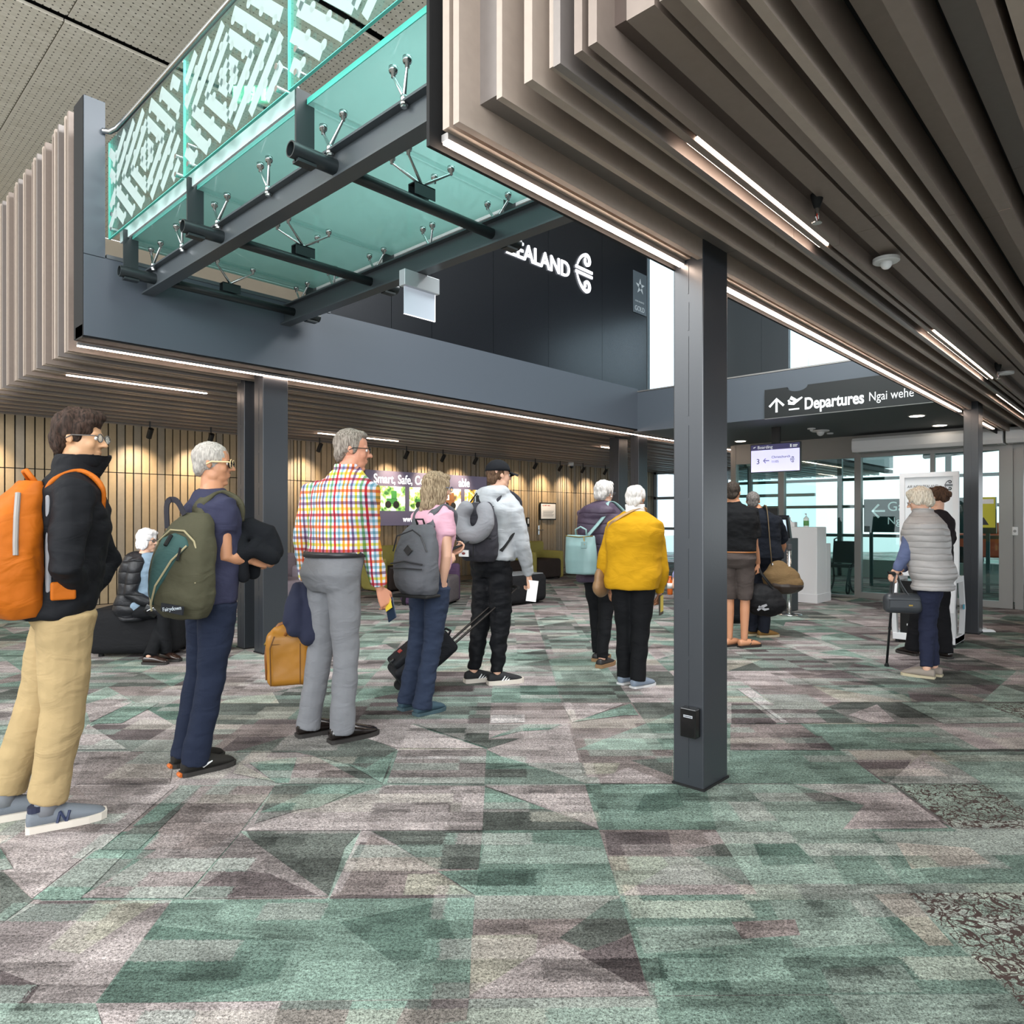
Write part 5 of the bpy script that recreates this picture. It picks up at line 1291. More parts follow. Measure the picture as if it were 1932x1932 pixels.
for k in range(9):
    a = PI / 2 * k / 8 * .97; rings.append([Q(-.06 + .445 * math.cos(a) * math.cos(2 * PI * i / 24), .375 * math.cos(a) * math.sin(2 * PI * i / 24), .14 + .40 * math.sin(a)) for i in range(24)])
mb.loft(rings)
cp = mb.build('cap', cloth('black cotton cap', '#15161a', 200, .2), p5['o'], True)
mb = MB(); br_ = [[Q(.28 + .42 * f * (1 - .35 * (y / .3) ** 2), y, .165 - .10 * f - .09 * (y / .3) ** 2 + dz) for y in [-.3 + .6 * i / 10 for i in range(11)]] for f, dz in ((0, 0), (.5, .0), (1, 0))]
top_ = br_; bot_ = [[v_ - Rm @ Vector((0, 0, .02 * hh)) for v_ in row] for row in br_]
for r0, r1 in ((top_[0] + bot_[0][::-1], top_[1] + bot_[1][::-1]), (top_[1] + bot_[1][::-1], top_[2] + bot_[2][::-1])): mb.loft([r0, r1])
mb.build('brim', cloth('black cotton cap', '#15161a'), cp)
# ---------- woman in purple coat
def pcoat(mb, j, cen, zz, s, hc, Rm, hh):
    c = cen(zz(1.46)); mb.ell(c + Vector((-.10 * s, 0, zz(1.43))), (.12 * s, .19 * s, .10 * s)); mb.ell(c + Vector((-.03 * s, 0, zz(1.49))), (.11 * s, .14 * s, .06 * s))
def quilt(name, col, n, rough=.6, dist=.012):
    m = bpy.data.materials.new(name); m.use_nodes = True; t = NT(m); B = t.n['Principled BSDF']; B.inputs['Base Color'].default_value = lin(col); B.inputs['Roughness'].default_value = rough
    tc = t.new('ShaderNodeTexCoord'); sx = t.new('ShaderNodeSeparateXYZ'); t.link(tc.outputs['Object'], sx.inputs[0])
    def mth(op, a, b=None):
        nn = t.new('ShaderNodeMath', operation=op)
        for k, q in enumerate((a, b)):
            if q is None: continue
            if isinstance(q, (int, float)): nn.inputs[k].default_value = q
            else: t.link(q, nn.inputs[k])
        return nn.outputs[0]
    nz = t.new('ShaderNodeTexNoise'); nz.inputs['Scale'].default_value = 6; t.link(tc.outputs['Object'], nz.inputs['Vector'])
    zz_ = mth('ADD', sx.outputs['Z'], mth('MULTIPLY', nz.outputs['Fac'], .03))
    h = mth('POWER', mth('ABSOLUTE', mth('SINE', mth('MULTIPLY', zz_, n))), .4)
    nz2 = t.new('ShaderNodeTexNoise'); nz2.inputs['Scale'].default_value = 40; t.link(tc.outputs['Object'], nz2.inputs['Vector'])
    h2 = mth('ADD', h, mth('MULTIPLY', nz2.outputs['Fac'], .25))
    bp = t.new('ShaderNodeBump'); bp.inputs['Strength'].default_value = 1.0; bp.inputs['Distance'].default_value = dist; t.link(h2, bp.inputs['Height']); t.link(bp.outputs[0], B.inputs['Normal'])
    return m
p6 = person('p6', 'person with short silver hair in a hooded purple padded coat and sandals', (1128, 1247), (1136, 1259), 52, 904, (1141, 931), hipx=1130, hpsi=48, hpitch=4, bw=1.02, bd=1.12, female=True, skin=SKIN3,
  J={'elR': (1166, 1030, .05), 'wrR': (1172, 1075, .2), 'shR': (1163, 975, -.06), 'elL': (1112, 1040, .22), 'wrL': (1122, 1085, .3)},
  hair=[(-.10, 0, .17, .43, .38, .39), (-.30, 0, -.04, .20, .32, .28), (.12, 0, .38, .24, .30, .14), (0, .28, .08, .14, .08, .2), (0, -.28, .08, .14, .08, .2)], hairm=hairmat('silver hair', '#9d9894', '#cfcac6'),
  pants=dict(m=cloth('black trousers', '#101114', 120, .15, .8), hem=.085, rad=(.100, .090, .070, .062, .052), disp=[(.009, 8, 8, 13, 1.3)]),
  shoes=dict(m=mat('black strap leather', '#1d1a19', .5), sm=mat('cork sole', '#8a6a4a', .8), sole=.034, low=True, len=.27),
  topk=[dict(m=quilt('purple padding', '#3a2c3f', 34, .6, .010), hem=.78, off=.045, puff=.030, flare=1.06, sr=(.085, .078, .070, .062, .052), more=pcoat, name='coat', disp=[(.012, 7, 7, 12, 2.2)])])
glasses(p6, '#2b3040')
mb = MB(); mb.ell(p6['hc'] + p6['Rm'] @ (Vector((-.03, -.345, -.14)) * p6['hh']), .03 * p6['hh']); mb.build('earring', M_white, p6['o'], True)
# ---------- person in mustard sweatshirt
p7 = person('p7', 'person with white hair in a mustard yellow sweatshirt and black trousers', (1178, 1290), (1203, 1297), 66, 912, (1200, 943), hipx=1194, hpsi=62, hpitch=8, bw=1.12, bd=1.22, skin=SKIN2, belly=.01, footpsi={'L': 40, 'R': 34},
  J={'elR': (1247, 1078, .02), 'wrR': (1244, 1118, .12), 'shR': (1232, 1000, -.03), 'elL': (1138, 1070, .10), 'wrL': (1148, 1110, .2), 'shL': (1160, 1002, .08)},
  hands={'R': dict(curl=.9)},
  hair=[(-.10, 0, .165, .42, .365, .375), (-.31, 0, -.06, .18, .30, .28), (.10, 0, .38, .22, .28, .12)], hairm=hairmat('white hair', '#b8b3ae', '#e0dbd7'),
  pants=dict(m=cloth('black trousers', '#101114'), hem=.06, rad=(.115, .104, .080, .072, .066), disp=[(.010, 8, 8, 12, 1.3)]),
  shoes=dict(m=mat('blue grey shoe', '#7b8796', .8), sm=mat('white sole', '#cfcfcf', .6), sole=.018, low=True, len=.265),
  topk=[dict(m=cloth('white collar', '#e4e2e2', 100, .1), hem=1.30, off=.010, sleeve='none', collar=(1.46, 1.575, .092, .086), name='shirt_collar', vox=.009),
        dict(m=cloth('mustard fleece', '#b98a12', 200, .12), hem=.845, off=.034, puff=.034, flare=1.0, sr=(.088, .082, .072, .062, .046), name='sweatshirt', disp=[(.014, 6, 6, 8, 2.2), (.004, 17, 17, 22, 7.7)])])
mb = MB()
# ---------- man in black polo and shorts
p8 = person('p8', 'person in a black polo shirt, brown shorts and flip-flops holding a black duffel bag', (1376, 1219), (1404, 1221), 62, 906, (1383, 930), hipx=1390, hpsi=60, bw=1.12, bd=1.12, skin=SKIN2, footpsi={'L': 30, 'R': 18},
  J={'shR': (1420, 966, -.03), 'elR': (1424, 1030, -.02), 'wrR': (1430, 1062, .06)},
  hands={'R': dict(curl=1.0, dir=(.05, -1, 0))},
  hair_disp=HD_S, hair=HAIR_CROP, hairm=hairmat('dark cropped hair', '#211c18', '#453c35'),
  pants=dict(m=cloth('brown cotton shorts', '#4b4340', 120, .2), short=-.02, rad=(.104, .090, .073), waist=1.0, belth=.009, belt=mat('tan belt', '#8a5526', .5), disp=[(.010, 8, 8, 12, 1.3)]),
  shoes=dict(m=SKIN2, open=True, sm=mat('dark thong sole', '#241d1a', .7), sole=.018, low=True, len=.27),
  topk=[dict(m=cloth('black polo', '#121315', 140, .12), hem=1.0, off=.022, puff=.014, sleeve='short', slen=.75, sr=(.072, .074, .074, .05, .05), collar=(1.465, 1.53, .076, .072), name='polo_shirt')])
for sd in 'R':
    N, fd = p8['j']['an' + sd], p8['j']['fd' + sd]; sdv = Vector((-fd.y, fd.x, 0)); mb = MB()
    for y in (-1, 1): mb.tube([Vector((N.x, N.y, .02)) + fd * .04 + sdv * y * .045, Vector((N.x, N.y, .075)) + fd * .07 + sdv * y * .03, Vector((N.x, N.y, .062)) + fd * .13], .007, 6)
    mb.build('thong_strap', mat('brown strap', '#3a2a20', .6), p8['o'])
mb = MB(); q = p8['j']['shR'].lerp(p8['j']['elR'], .55); 
# ---------- man in navy with brown duffel
p9 = person('p9', 'person in dark navy top seen from behind with a brown duffel bag on the shoulder', (1418, 1199), (1440, 1202), 66, 920, (1421, 946), hipx=1440, hpsi=66, bw=1.20, bd=1.22, skin=SKIN2, footpsi={'L': 20, 'R': 15},
  J={'shR': (1466, 985, -.02), 'elR': (1478, 1030, .15), 'wrR': (1470, 1050, .35), 'shL': (1412, 985, .06)},
  hair_disp=HD_S, hair=[(-.095, 0, .155, .40, .335, .355), (-.28, 0, -.08, .17, .27, .24)], hairm=hairmat('dark grey hair', '#4b4744', '#7d7874'),
  pants=dict(m=cloth('dark trousers', '#1a1d26', 120, .15), hem=.05, rad=(.110, .100, .080, .070, .066)),
  shoes=dict(m=mat('mustard suede', '#7a5a2a', .85), sm=mat('pale sole', '#b5a98e', .7), len=.28),
  topk=[dict(m=cloth('dark navy jersey', '#161a22', 140, .12), hem=.92, off=.026, puff=.018, sleeve='short', slen=.8, sr=(.076, .076, .074, .05, .05), name='shirt')])
# ---------- lady in quilted vest
p10 = person('p10', 'person with curly white hair in a quilted grey vest leaning on a walking stick', (1762, 1275), (1748, 1279), 136, 918, (1734, 946), hipx=1757, hpsi=150, hpitch=16, bw=1.06, bd=1.16, female=True, skin=SKIN3, footpsi={'L': 138, 'R': 138}, root=(1758, 1276),
  J={'shL': (1722, 990, -.04), 'elL': (1708, 1046, -.02), 'wrL': (1692, 1078, .02), 'shR': (1774, 996, .14), 'elR': (1740, 1050, .30), 'wrR': (1700, 1075, .22)},
  hands={'L': dict(dir=(-.3, -.8, .2), curl=1.0, n=(.7, 0, .5), thumb=-1), 'R': dict(curl=1.0)},
  hair=[(-.10, 0, .18, .44, .40, .40), (-.30, 0, -.04, .22, .35, .30), (.14, 0, .38, .24, .30, .16), (.02, .30, .08, .18, .10, .24), (.02, -.30, .08, .18, .10, .24)], hairm=hairmat('ivory curls', '#b3a692', '#e6ddcd'),
  pants=dict(m=cloth('navy stretch', '#23273a', 160, .15), hem=.10, rad=(.108, .094, .072, .062, .052), disp=[(.008, 9, 9, 18, 1.3), (.004, 20, 20, 50, 5)]),
  shoes=dict(m=mat('taupe canvas', '#8a8076', .85), sm=mat('pale sole', '#b5a98e'), sole=.022, low=True, len=.28),
  topk=[dict(m=cloth('blue grey knit', '#5a6382', 200, .2), hem=1.0, off=.016, sr=(.066, .062, .056, .050, .042), name='sweater'),
        dict(m=quilt('quilted grey shell', '#a5a19f', 60, .5, .007), hem=.80, off=.040, puff=.020, flare=1.12, sleeve='none', collar=(1.47, 1.555, .086, .088), name='vest', disp=[(.008, 8, 8, 20, 2.2)])])
glasses(p10, '#8c8c8c')
# ---------- staff member with a bun
p11 = person('p11', 'person in dark uniform with brown hair in a bun facing the white bag gauge', (1722, 1236), (1784, 1242), 112, 918, (1767, 940), hipx=1764, hpsi=118, hpitch=10, bw=.92, bd=.95, female=True, skin=SKIN, root=(1762, 1238),
  J={'shR': (1786, 982, .02), 'elR': (1793, 1015, .02), 'wrR': (1782, 1050, .2)},
  hair=[(-.10, 0, .16, .42, .355, .37), (-.34, 0, -.02, .18, .26, .24), (-.52, 0, .06, .16, .18, .17), (.10, 0, .38, .22, .28, .12)], hairm=hairmat('brown hair bun', '#2d1f19', '#57402f'),
  pants=dict(m=cloth('black uniform', '#0e0e11', 120, .1), hem=.05, rad=(.105, .094, .078, .072, .070)),
  shoes=dict(m=mat('black leather'), sm=mat('dark sole'), low=True, len=.25),
  topk=[dict(m=cloth('black uniform top', '#211b1e', 120, .1), hem=.92, off=.018, puff=.010, sr=(.064, .060, .056, .05, .045), name='uniform_top')])
# ---------- person mostly hidden behind the foreground column
p13 = person('p13', 'person in lilac sleeves mostly hidden behind the foreground column', (1330, 1207), (1350, 1209), 60, 930, (1326, 955), hipx=1328, hpsi=60, bw=1.0, bd=1.05, female=True, skin=SKIN3,
  J={'elR': (1372, 1010, .0), 'wrR': (1366, 1060, .1), 'elL': (1284, 1060, .1), 'wrL': (1272, 1092, .1)},
  hands={'L': dict(curl=1.0)},
  hair=HAIR_SHORT, hairm=hairmat('fair brown hair', '#5b4838', '#8d7660'),
  pants=dict(m=cloth('sand trousers', '#9a8a78', 120, .15), hem=.06), shoes=dict(m=mat('black knit shoe'), sm=mat('dark sole'), low=True),
  topk=[dict(m=cloth('lilac knit', '#8d8fb5', 140, .15), hem=.90, off=.02, puff=.012, name='sweater')])
# ---------- seated woman on the black ottoman
def coatopen(mb, j, cen, zz, s, hc, Rm, hh):
    c = cen(zz(1.46)); mb.ell(c + Vector((-.09 * s, 0, zz(1.45))), (.10 * s, .17 * s, .08 * s))
p12 = person('p12', 'person with a white bob seated on the black ottoman in a black padded coat', (282, 1253), (312, 1246), 8, 989, (279, 1020), hpsi=-8, hpitch=4, bw=.98, bd=1.0, female=True, skin=SKIN3, H=1.62, drop=.40, root=(262, 1238), footpsi={'L': -5, 'R': -18},
  J={'knL': (318, 1152, .05), 'knR': (308, 1156, -.18), 'elR': (246, 1120, -.2), 'wrR': (284, 1140, -.16), 'elL': (300, 1110, .2), 'wrL': (296, 1136, .02)},
  hands={'R': dict(dir=(1, -.3, 0), curl=.8, n=(0, -.6, .6)), 'L': dict(dir=(.2, -.6, -.4), curl=.8)},
  hair=[(-.09, 0, .17, .44, .41, .40), (-.22, 0, -.14, .28, .37, .34), (.16, 0, .36, .22, .32, .15), (-.02, .30, -.12, .24, .11, .30), (-.02, -.30, -.12, .24, .11, .30)], hairm=hairmat('white bob hair', '#c9c3c2', '#efeaea'),
  pants=dict(m=cloth('black trousers', '#101114'), hem=.07, rad=(.098, .088, .070, .064, .060), waist=1.02),
  shoes=dict(m=mat('dark brown patent', '#2a1b16', .2, coat=.4), sm=mat('dark sole'), low=True, len=.26),
  topk=[dict(m=cloth('pale blue knit', '#8296a8', 130, .2), hem=.92, off=.030, puff=.01, xo=.035, sr=(.05, .05, .045, .04, .034), name='sweater'),
        dict(m=quilt('black padding', '#15151a', 30, .5), hem=.82, off=.040, puff=.012, xo=-.05, flare=1.15, sr=(.078, .072, .066, .060, .050), more=coatopen, name='coat', disp=[(.010, 8, 8, 12, 2.2)])])
glasses(p12, '#444850')

# ------------------------------------------------------------------ bags and held things
def bag_root(name, label, cat, p, pos, dang=0.0, px=None):
    w = p['rt'] + p['Rz'] @ Vector(pos)
    if px: w = Dp(px[0], px[1], p['dep'] + px[2])
    b = thing(name, label, cat, w, p['ang'] + R(dang))
    Mi = Matrix.Rotation(-(p['ang'] + R(dang)), 3, 'Z')
    return b, (lambda q: Mi @ (p['rt'] + p['Rz'] @ Vector(q) - w))
def backpos(p, z=1.22, back=0.0):
    s = p['s']; zq = z * s; c = p['cen'](zq); return Vector((c.x - (.13 * s * p['bd'] + back), c.y, zq))
def strap_path(p, tb, sd, y0, ztop, zlow, out=.0, attach=-.01):
    s = p['s']; sg = 1 if sd == 'L' else -1; bw, bd = p['bw'], p['bd']
    P = []
    for z, a, k in ((1.40, 152, 1.0), (1.45, 138, .93), (1.485, 100, .62), (1.465, 62, .80), (1.42, 46, .96), (1.34, 42, .84)):
        c = p['cen'](z * s); r = next(((r0[2] + (r1[2] - r0[2]) * (z - r0[0]) / (r1[0] - r0[0]), r0[3] + (r1[3] - r0[3]) * (z - r0[0]) / (r1[0] - r0[0])) for r0, r1 in zip(TOR, TOR[1:]) if r0[0] <= z <= r1[0]))
        rx, ry = max(r[0], .10) * s * bd + out + .022, max(r[1], .15) * s * bw + out + .016
        if z > 1.44: rx, ry = rx * .92, .118 * s * bw / max(.4, math.sin(R(a)))
        P.append(tb(Vector((c.x + rx * math.cos(R(a)) * k, c.y + sg * ry * math.sin(R(a)) * k, z * s + (out * .9 if z > 1.44 else 0)))))
    return [Vector((attach, sg * y0, ztop))] + P
def flat_strap(mb, pts, w, th, org):
    # smooth the run, then sweep a flat band
    P = [Vector(q) for q in pts]; S_ = []
    for i in range(len(P) - 1):
        p0 = P[max(i - 1, 0)]; p1 = P[i]; p2 = P[i + 1]; p3 = P[min(i + 2, len(P) - 1)]
        for k in range(5):
            t_ = k / 5; S_.append(.5 * ((2 * p1) + (-p0 + p2) * t_ + (2 * p0 - 5 * p1 + 4 * p2 - p3) * t_ ** 2 + (-p0 + 3 * p1 - 3 * p2 + p3) * t_ ** 3))
    S_.append(P[-1])
    rings = []
    for i, q in enumerate(S_):
        d = (S_[min(i + 1, len(S_) - 1)] - S_[max(i - 1, 0)]).normalized(); side = Vector((0, 1, 0)) - d * d.y
        if side.length < .05: side = Vector((1, 0, 0))
        side.normalize(); n = d.cross(side); q = q - org
        rings.append([q + side * w / 2 + n * th / 2, q - side * w / 2 + n * th / 2, q - side * w / 2 - n * th / 2, q + side * w / 2 - n * th / 2])
    mb.loft(rings)
def pack(mb, w, h, d, top=.7, bot=1.0, bulge=.0, n=9, lean=0):
    """backpack body: local x backwards is negative, origin at the middle of the back panel"""
    rings = []
    for i in range(n + 1):
        f = i / n; z = -h / 2 + h * f
        ww = w / 2 * (bot + (1 - bot) * min(1, f * 3)) * (1 - (1 - top) * max(0, (f - .45) / .55) ** 1.6); dd = d * (.78 + .22 * math.sin(PI * min(1, f * 1.15))) * (1 - .45 * max(0, (f - .6) / .4) ** 1.5)
        e = 1 - .25 * (abs(2 * f - 1) ** 10); ww *= e; dd *= e
        rg = []
        for k in range(24):
            a = 2 * PI * k / 24; ca, sa = math.cos(a), math.sin(a); q = (abs(ca) ** 3.2 + abs(sa) ** 3.2) ** (-1 / 3.2)
            rg.append(Vector((-dd / 2 + dd / 2 * ca * q + lean * z, ww * sa * q, z)))
        rings.append(rg)
    mb.loft(rings)
CF = [(.006, 9, 9, 12, 3.3), (.003, 26, 26, 30, 6.6)]
# orange backpack
org = backpos(p1, 1.16, .02)
b, tb = bag_root('backpack', 'orange backpack on the back of the person in the black jacket', 'backpack', p1, org, 8, (80, 1034, -.10))
MO = cloth('orange nylon', '#b05c12', 70, .15, .6)
mb = MB(); pack(mb, .34, .56, .25, .62, .9); mb.ell((-.15, 0, -.16), (.12, .165, .12)); blob('body', mb, .010, MO, b, 4, CF)
mb = MB()
for sd in 'LR': flat_strap(mb, strap_path(p1, tb, sd, .08, .23, -.2, .012), .062, .016, Vector())
mb.build('strap', MO, b, True)
mb = MB(); mb.tube([(-.10, -.118, .225), (-.11, -.148, .13), (-.115, -.166, .03), (-.115, -.170, -.02)], .010, 8); mb.build('zip', mat('grey zip', '#8f8a86', .5), b)
mb = MB(); mb.tube([(-.03, -.05, .27), (-.06, -.03, .32), (-.06, .03, .32), (-.03, .05, .27)], .011, 8); mb.build('grab_handle', MO, b, True)
mb = MB(); mb.box((.002, 0, .02), (.02, .26, .40)); mb.build('back_panel', mat('grey mesh pad', '#8e8f94', .9, bump=(300, .4, .003)), b, bevel=.008)
mb = MB(); mb.rbox((.045, -.165, -.17), (.09, .02, .075), .009); mb.build('hip_wing', MO, b, bevel=.004)
# green backpack
org = backpos(p2, 1.10, .01)
b, tb = bag_root('backpack', 'olive and teal backpack hanging from one shoulder of the person in navy', 'backpack', p2, org, 26, (374, 1064, -.14))
MG = cloth('olive canvas', '#4a4838', 90, .2, .8); MT = cloth('teal canvas', '#3d5a58', 90, .2, .8); MPp = mat('beige piping', '#a39877', .7)
mb = MB(); pack(mb, .33, .52, .20, .60, .92, lean=.10); mb.ell((-.10, 0, -.14), (.13, .175, .13)); blob('body', mb, .010, MG, b, 4, CF)
def bx(y, z, k=1.0):  # point on the outer face of the pack
    f = (z + .26) / .52; dd = .20 * (.78 + .22 * math.sin(PI * min(1, f * 1.15))) * (1 - .45 * max(0, (f - .6) / .4) ** 1.5)
    return Vector((-(dd + .008) * (1 - .9 * (abs(y) / .19) ** 3.2) + .10 * z - .016 * math.exp(-((z + .12) / .1) ** 2) - .004, y, z))
def panel(mb, outline, th=.008, sub=6):
    c = sum((Vector((0, y, z)) for y, z in outline), Vector()) / len(outline)
    rings = []
    for f in (1.0, .9, .6, .3, .05):
        rings.append([bx(c.y + (y - c.y) * f, c.z + (z - c.z) * f) - Vector((th * (1 - f ** 6), 0, 0)) for y, z in outline])
    back = [q + Vector((.03, 0, 0)) for q in rings[0]]
    mb.loft([back] + rings)
mb = MB(); tl = [(.13, -.16), (.145, -.05), (.135, .06), (.09, .135), (.02, .16), (-.05, .14), (-.09, .10), (-.05, .04), (.03, -.10), (.09, -.19)]; panel(mb, tl); mb.build('teal_pocket', MT, b, True)
mb = MB(); mb.tube([bx(y, z) - Vector((.008, 0, 0)) for y, z in [(.10, -.22), (.14, -.10), (.15, .02), (.12, .12), (.05, .175), (-.04, .17), (-.11, .12), (-.14, .03), (-.14, -.08)]], .005, 6); mb.tube([bx(y, z) - Vector((.010, 0, 0)) for y, z in [(-.09, .10), (-.04, .03), (.03, -.09), (.09, -.19)]], .005, 6); mb.build('piping', MPp, b)
mb = MB(); mb.tube([bx(.02, .15) - Vector((.014, 0, 0)), bx(.02, .10) - Vector((.016, 0, 0))], .010, 6); mb.build('zip_pull', M_black, b)
mb = MB(); mb.tube([bx(-.07, .09) - Vector((.014, 0, 0)), bx(-.075, .03) - Vector((.016, 0, 0))], .006, 6); mb.build('zip_pull', M_black, b)
mb = MB(); flat_strap(mb, strap_path(p2, tb, 'R', .03, .24, -.18, .004), .06, .014, Vector()); mb.build('strap', MG, b, True)
mb = MB(); flat_strap(mb, [Vector((-.05, .04, .25)), Vector((-.06, .08, .32)), Vector((-.06, .14, .31)), Vector((-.05, .15, .18))], .03, .006, Vector()); mb.build('loose_strap', mat('dark webbing', '#2c2a33', .8), b)
mb = MB(); q = bx(-.05, -.20); mb.box(q + Vector((-.006, 0, 0)), (.010, .13, .04), Matrix.Rotation(.12, 3, 'X')); lbp = mb.build('label_patch', mat('dark label', '#1c1f26', .6), b)
text('lettering', 'Fairydown', .027, q + Vector((-.0125, .052, -.014)), (0, -1, .12), (0, .12, 1), mat('pale thread', '#c9d2da', .6), lbp, ext=.0008)
mb = MB()
for k in range(5): mb.tube([bx(.155, -.12 + .05 * k) + Vector((.03, .01, 0)), bx(.165, -.15 + .05 * k) + Vector((.09, .01, 0))], .004, 6)
mb.build('side_lacing', MPp, b)
# grey backpack
org = backpos(p4, 1.03, .015); org.y -= .0
b, tb = bag_root('backpack', 'plain grey backpack on the person in the pink t-shirt', 'backpack', p4, org, 14, (800, 1056, -.12))
MGr = cloth('grey canvas', '#5a5b60', 120, .2, .8)
mb = MB(); pack(mb, .33, .47, .17, .72, .98); mb.ell((-.10, 0, -.12), (.10, .15, .115)); blob('body', mb, .010, MGr, b, 4, CF)
mb = MB(); mb.tube([(-.185, .13, -.02), (-.205, .0, .0), (-.185, -.13, -.02)], .006, 6); mb.tube([(-.19, .13, -.05), (-.21, .0, -.045), (-.19, -.13, -.05)], .005, 6); mb.tube([(-.15, .14, .06), (-.16, .10, .16), (-.12, 0, .20), (-.16, -.10, .16), (-.15, -.14, .06)], .005, 6); mb.build('zip', mat('dark zip', '#2a2a2e', .5), b)
mb = MB(); mb.box((-.178, -.01, .07), (.010, .05, .05), Matrix.Rotation(PI / 4, 3, 'X')); mb.build('diamond_patch', mat('dark patch', '#2b2a2b', .6), b)
mb = MB(); flat_strap(mb, strap_path(p4, tb, 'R', .07, .21, -.18, .002), .055, .012, Vector()); mb.build('strap', MGr, b, True)
mb = MB(); flat_strap(mb, strap_path(p4, tb, 'L', .07, .21, -.18, .002), .055, .012, Vector()); mb.build('strap', MGr, b, True)
mb = MB(); mb.tube([(-.03, .03, .23), (-.05, .03, .27), (-.05, -.03, .27), (-.03, -.03, .23)], .007, 6); mb.build('grab_handle', M_black, b, True)
mb = MB(); flat_strap(mb, [Vector((-.02, .14, -.22)), Vector((-.03, .15, -.27)), Vector((-.02, .155, -.31))], .03, .006, Vector()); mb.build('strap_end', M_black, b)
mb = MB(); mb.rbox((-.08, 0, -.232), (.15, .29, .02), .009); mb.build('base', M_black, b, True)
# charcoal backpack and neck pillow
org = backpos(p5, 1.20, .02)
b, tb = bag_root('backpack', 'charcoal backpack worn by the person in the grey hoodie', 'backpack', p5, org, 18, (911, 1003, -.13))
MC = cloth('charcoal canvas', '#35343a', 120, .2, .8)
mb = MB(); pack(mb, .34, .46, .18, .62, .98); blob('body', mb, .010, MC, b, 4, CF)
mb = MB(); mb.tube([(-.155, .16, -.05), (-.19, .0, -.04), (-.155, -.16, -.05)], .005, 6); mb.tube([(-.18, -.02, -.05), (-.19, -.02, -.2)], .004, 6); mb.build('zip', M_black, b)
mb = MB(); mb.box((-.172, .07, -.165), (.012, .085, .05)); lb_ = mb.build('white_label', M_white, b); mb = MB(); mb.ell((-.180, .07, -.165), (.003, .016, .010)); mb.build('label_print', mat('red and black print', '#7a2f2a', .5), lb_)
for sd in 'RL':
    mb = MB(); flat_strap(mb, strap_path(p5, tb, sd, .08, .20, -.19, .022), .055, .014, Vector()); mb.build('strap', MC, b, True)
mb = MB(); flat_strap(mb, [Vector((.0, -.16, -.15)), Vector((.06, -.21, -.05)), Vector((.11, -.23, .02))], .03, .006, Vector()); mb.build('strap_end', M_black, b)
np_, tn = bag_root('neck_pillow', 'grey horseshoe neck pillow slung over the charcoal backpack', 'travel pillow', p5, org, 22, (894, 980, -.34))
mb = MB(); pts = []; rs = []
for k in range(17):
    a = R(142) + R(262) * k / 16 ; pts.append(Vector((.02 * math.sin(a), .105 * math.cos(a), .118 * math.sin(a)))); rs.append(.066 if 2 < k < 14 else .062)
mb.cap_tube(pts, rs, 16, 4); blob('cushion', mb, .009, cloth('heather grey jersey', '#85868b', 260, .25), np_, 3, [(.004, 14, 14, 14, 1)])
mb = MB(); mb.box((-.03, -.045, .155), (.03, .012, .05)); mb.build('pull_tab', M_black, np_)
mb = MB(); mb.tube([(.02, -.04, .13), (.05, 0, .20), (.02, .04, .13)], .006, 6); mb.build('toggle_cord', M_black, np_)
# pale teal leather backpack
org = backpos(p6, 1.10, .055)
b, tb = bag_root('backpack', 'pale teal leather backpack on the purple coat', 'backpack', p6, org, 8, (1101, 1046, -.19))
ML = mat('pale teal leather', '#7d9a9a', .45, var=(12, .08), bump=(120, .08, .003))
mb = MB(); rings = []
for z, w, d in ((-.17, .125, .05), (-.165, .145, .065), (-.05, .15, .070), (.08, .145, .06), (.15, .14, .035), (.17, .135, .022)):
    rings.append([Vector((-.06 + d * math.cos(2 * PI * k / 24) * 1.0, w * (abs(math.sin(2 * PI * k / 24)) ** .7) * (1 if math.sin(2 * PI * k / 24) >= 0 else -1), z)) for k in range(24)])
mb.loft(rings); blob('body', mb, .008, ML, b, 3, [(.006, 9, 9, 8, 2)])
mb = MB(); mb.tube([(-.095, .13, .165), (-.10, 0, .155), (-.095, -.13, .165)], .005, 6); mb.tube([(-.11, -.05, .16), (-.13, -.07, .09)], .005, 6); mb.build('brass_zip', mat('brass', '#a58a4a', .35, .9), b)
mb = MB(); mb.box((-.128, -.06, .09), (.008, .05, .06)); mb.build('flap_tab', ML, b, bevel=.003)
mb = MB(); flat_strap(mb, strap_path(p6, tb, 'R', .04, .16, -.12, .055), .03, .008, Vector()); mb.build('strap', ML, b, True)
mb = MB(); mb.tube([(-.05, .05, .17), (-.06, .05, .22), (-.06, .0, .245), (-.06, -.05, .22), (-.05, -.05, .17)], .008, 8); mb.build('grab_handle', ML, b, True)
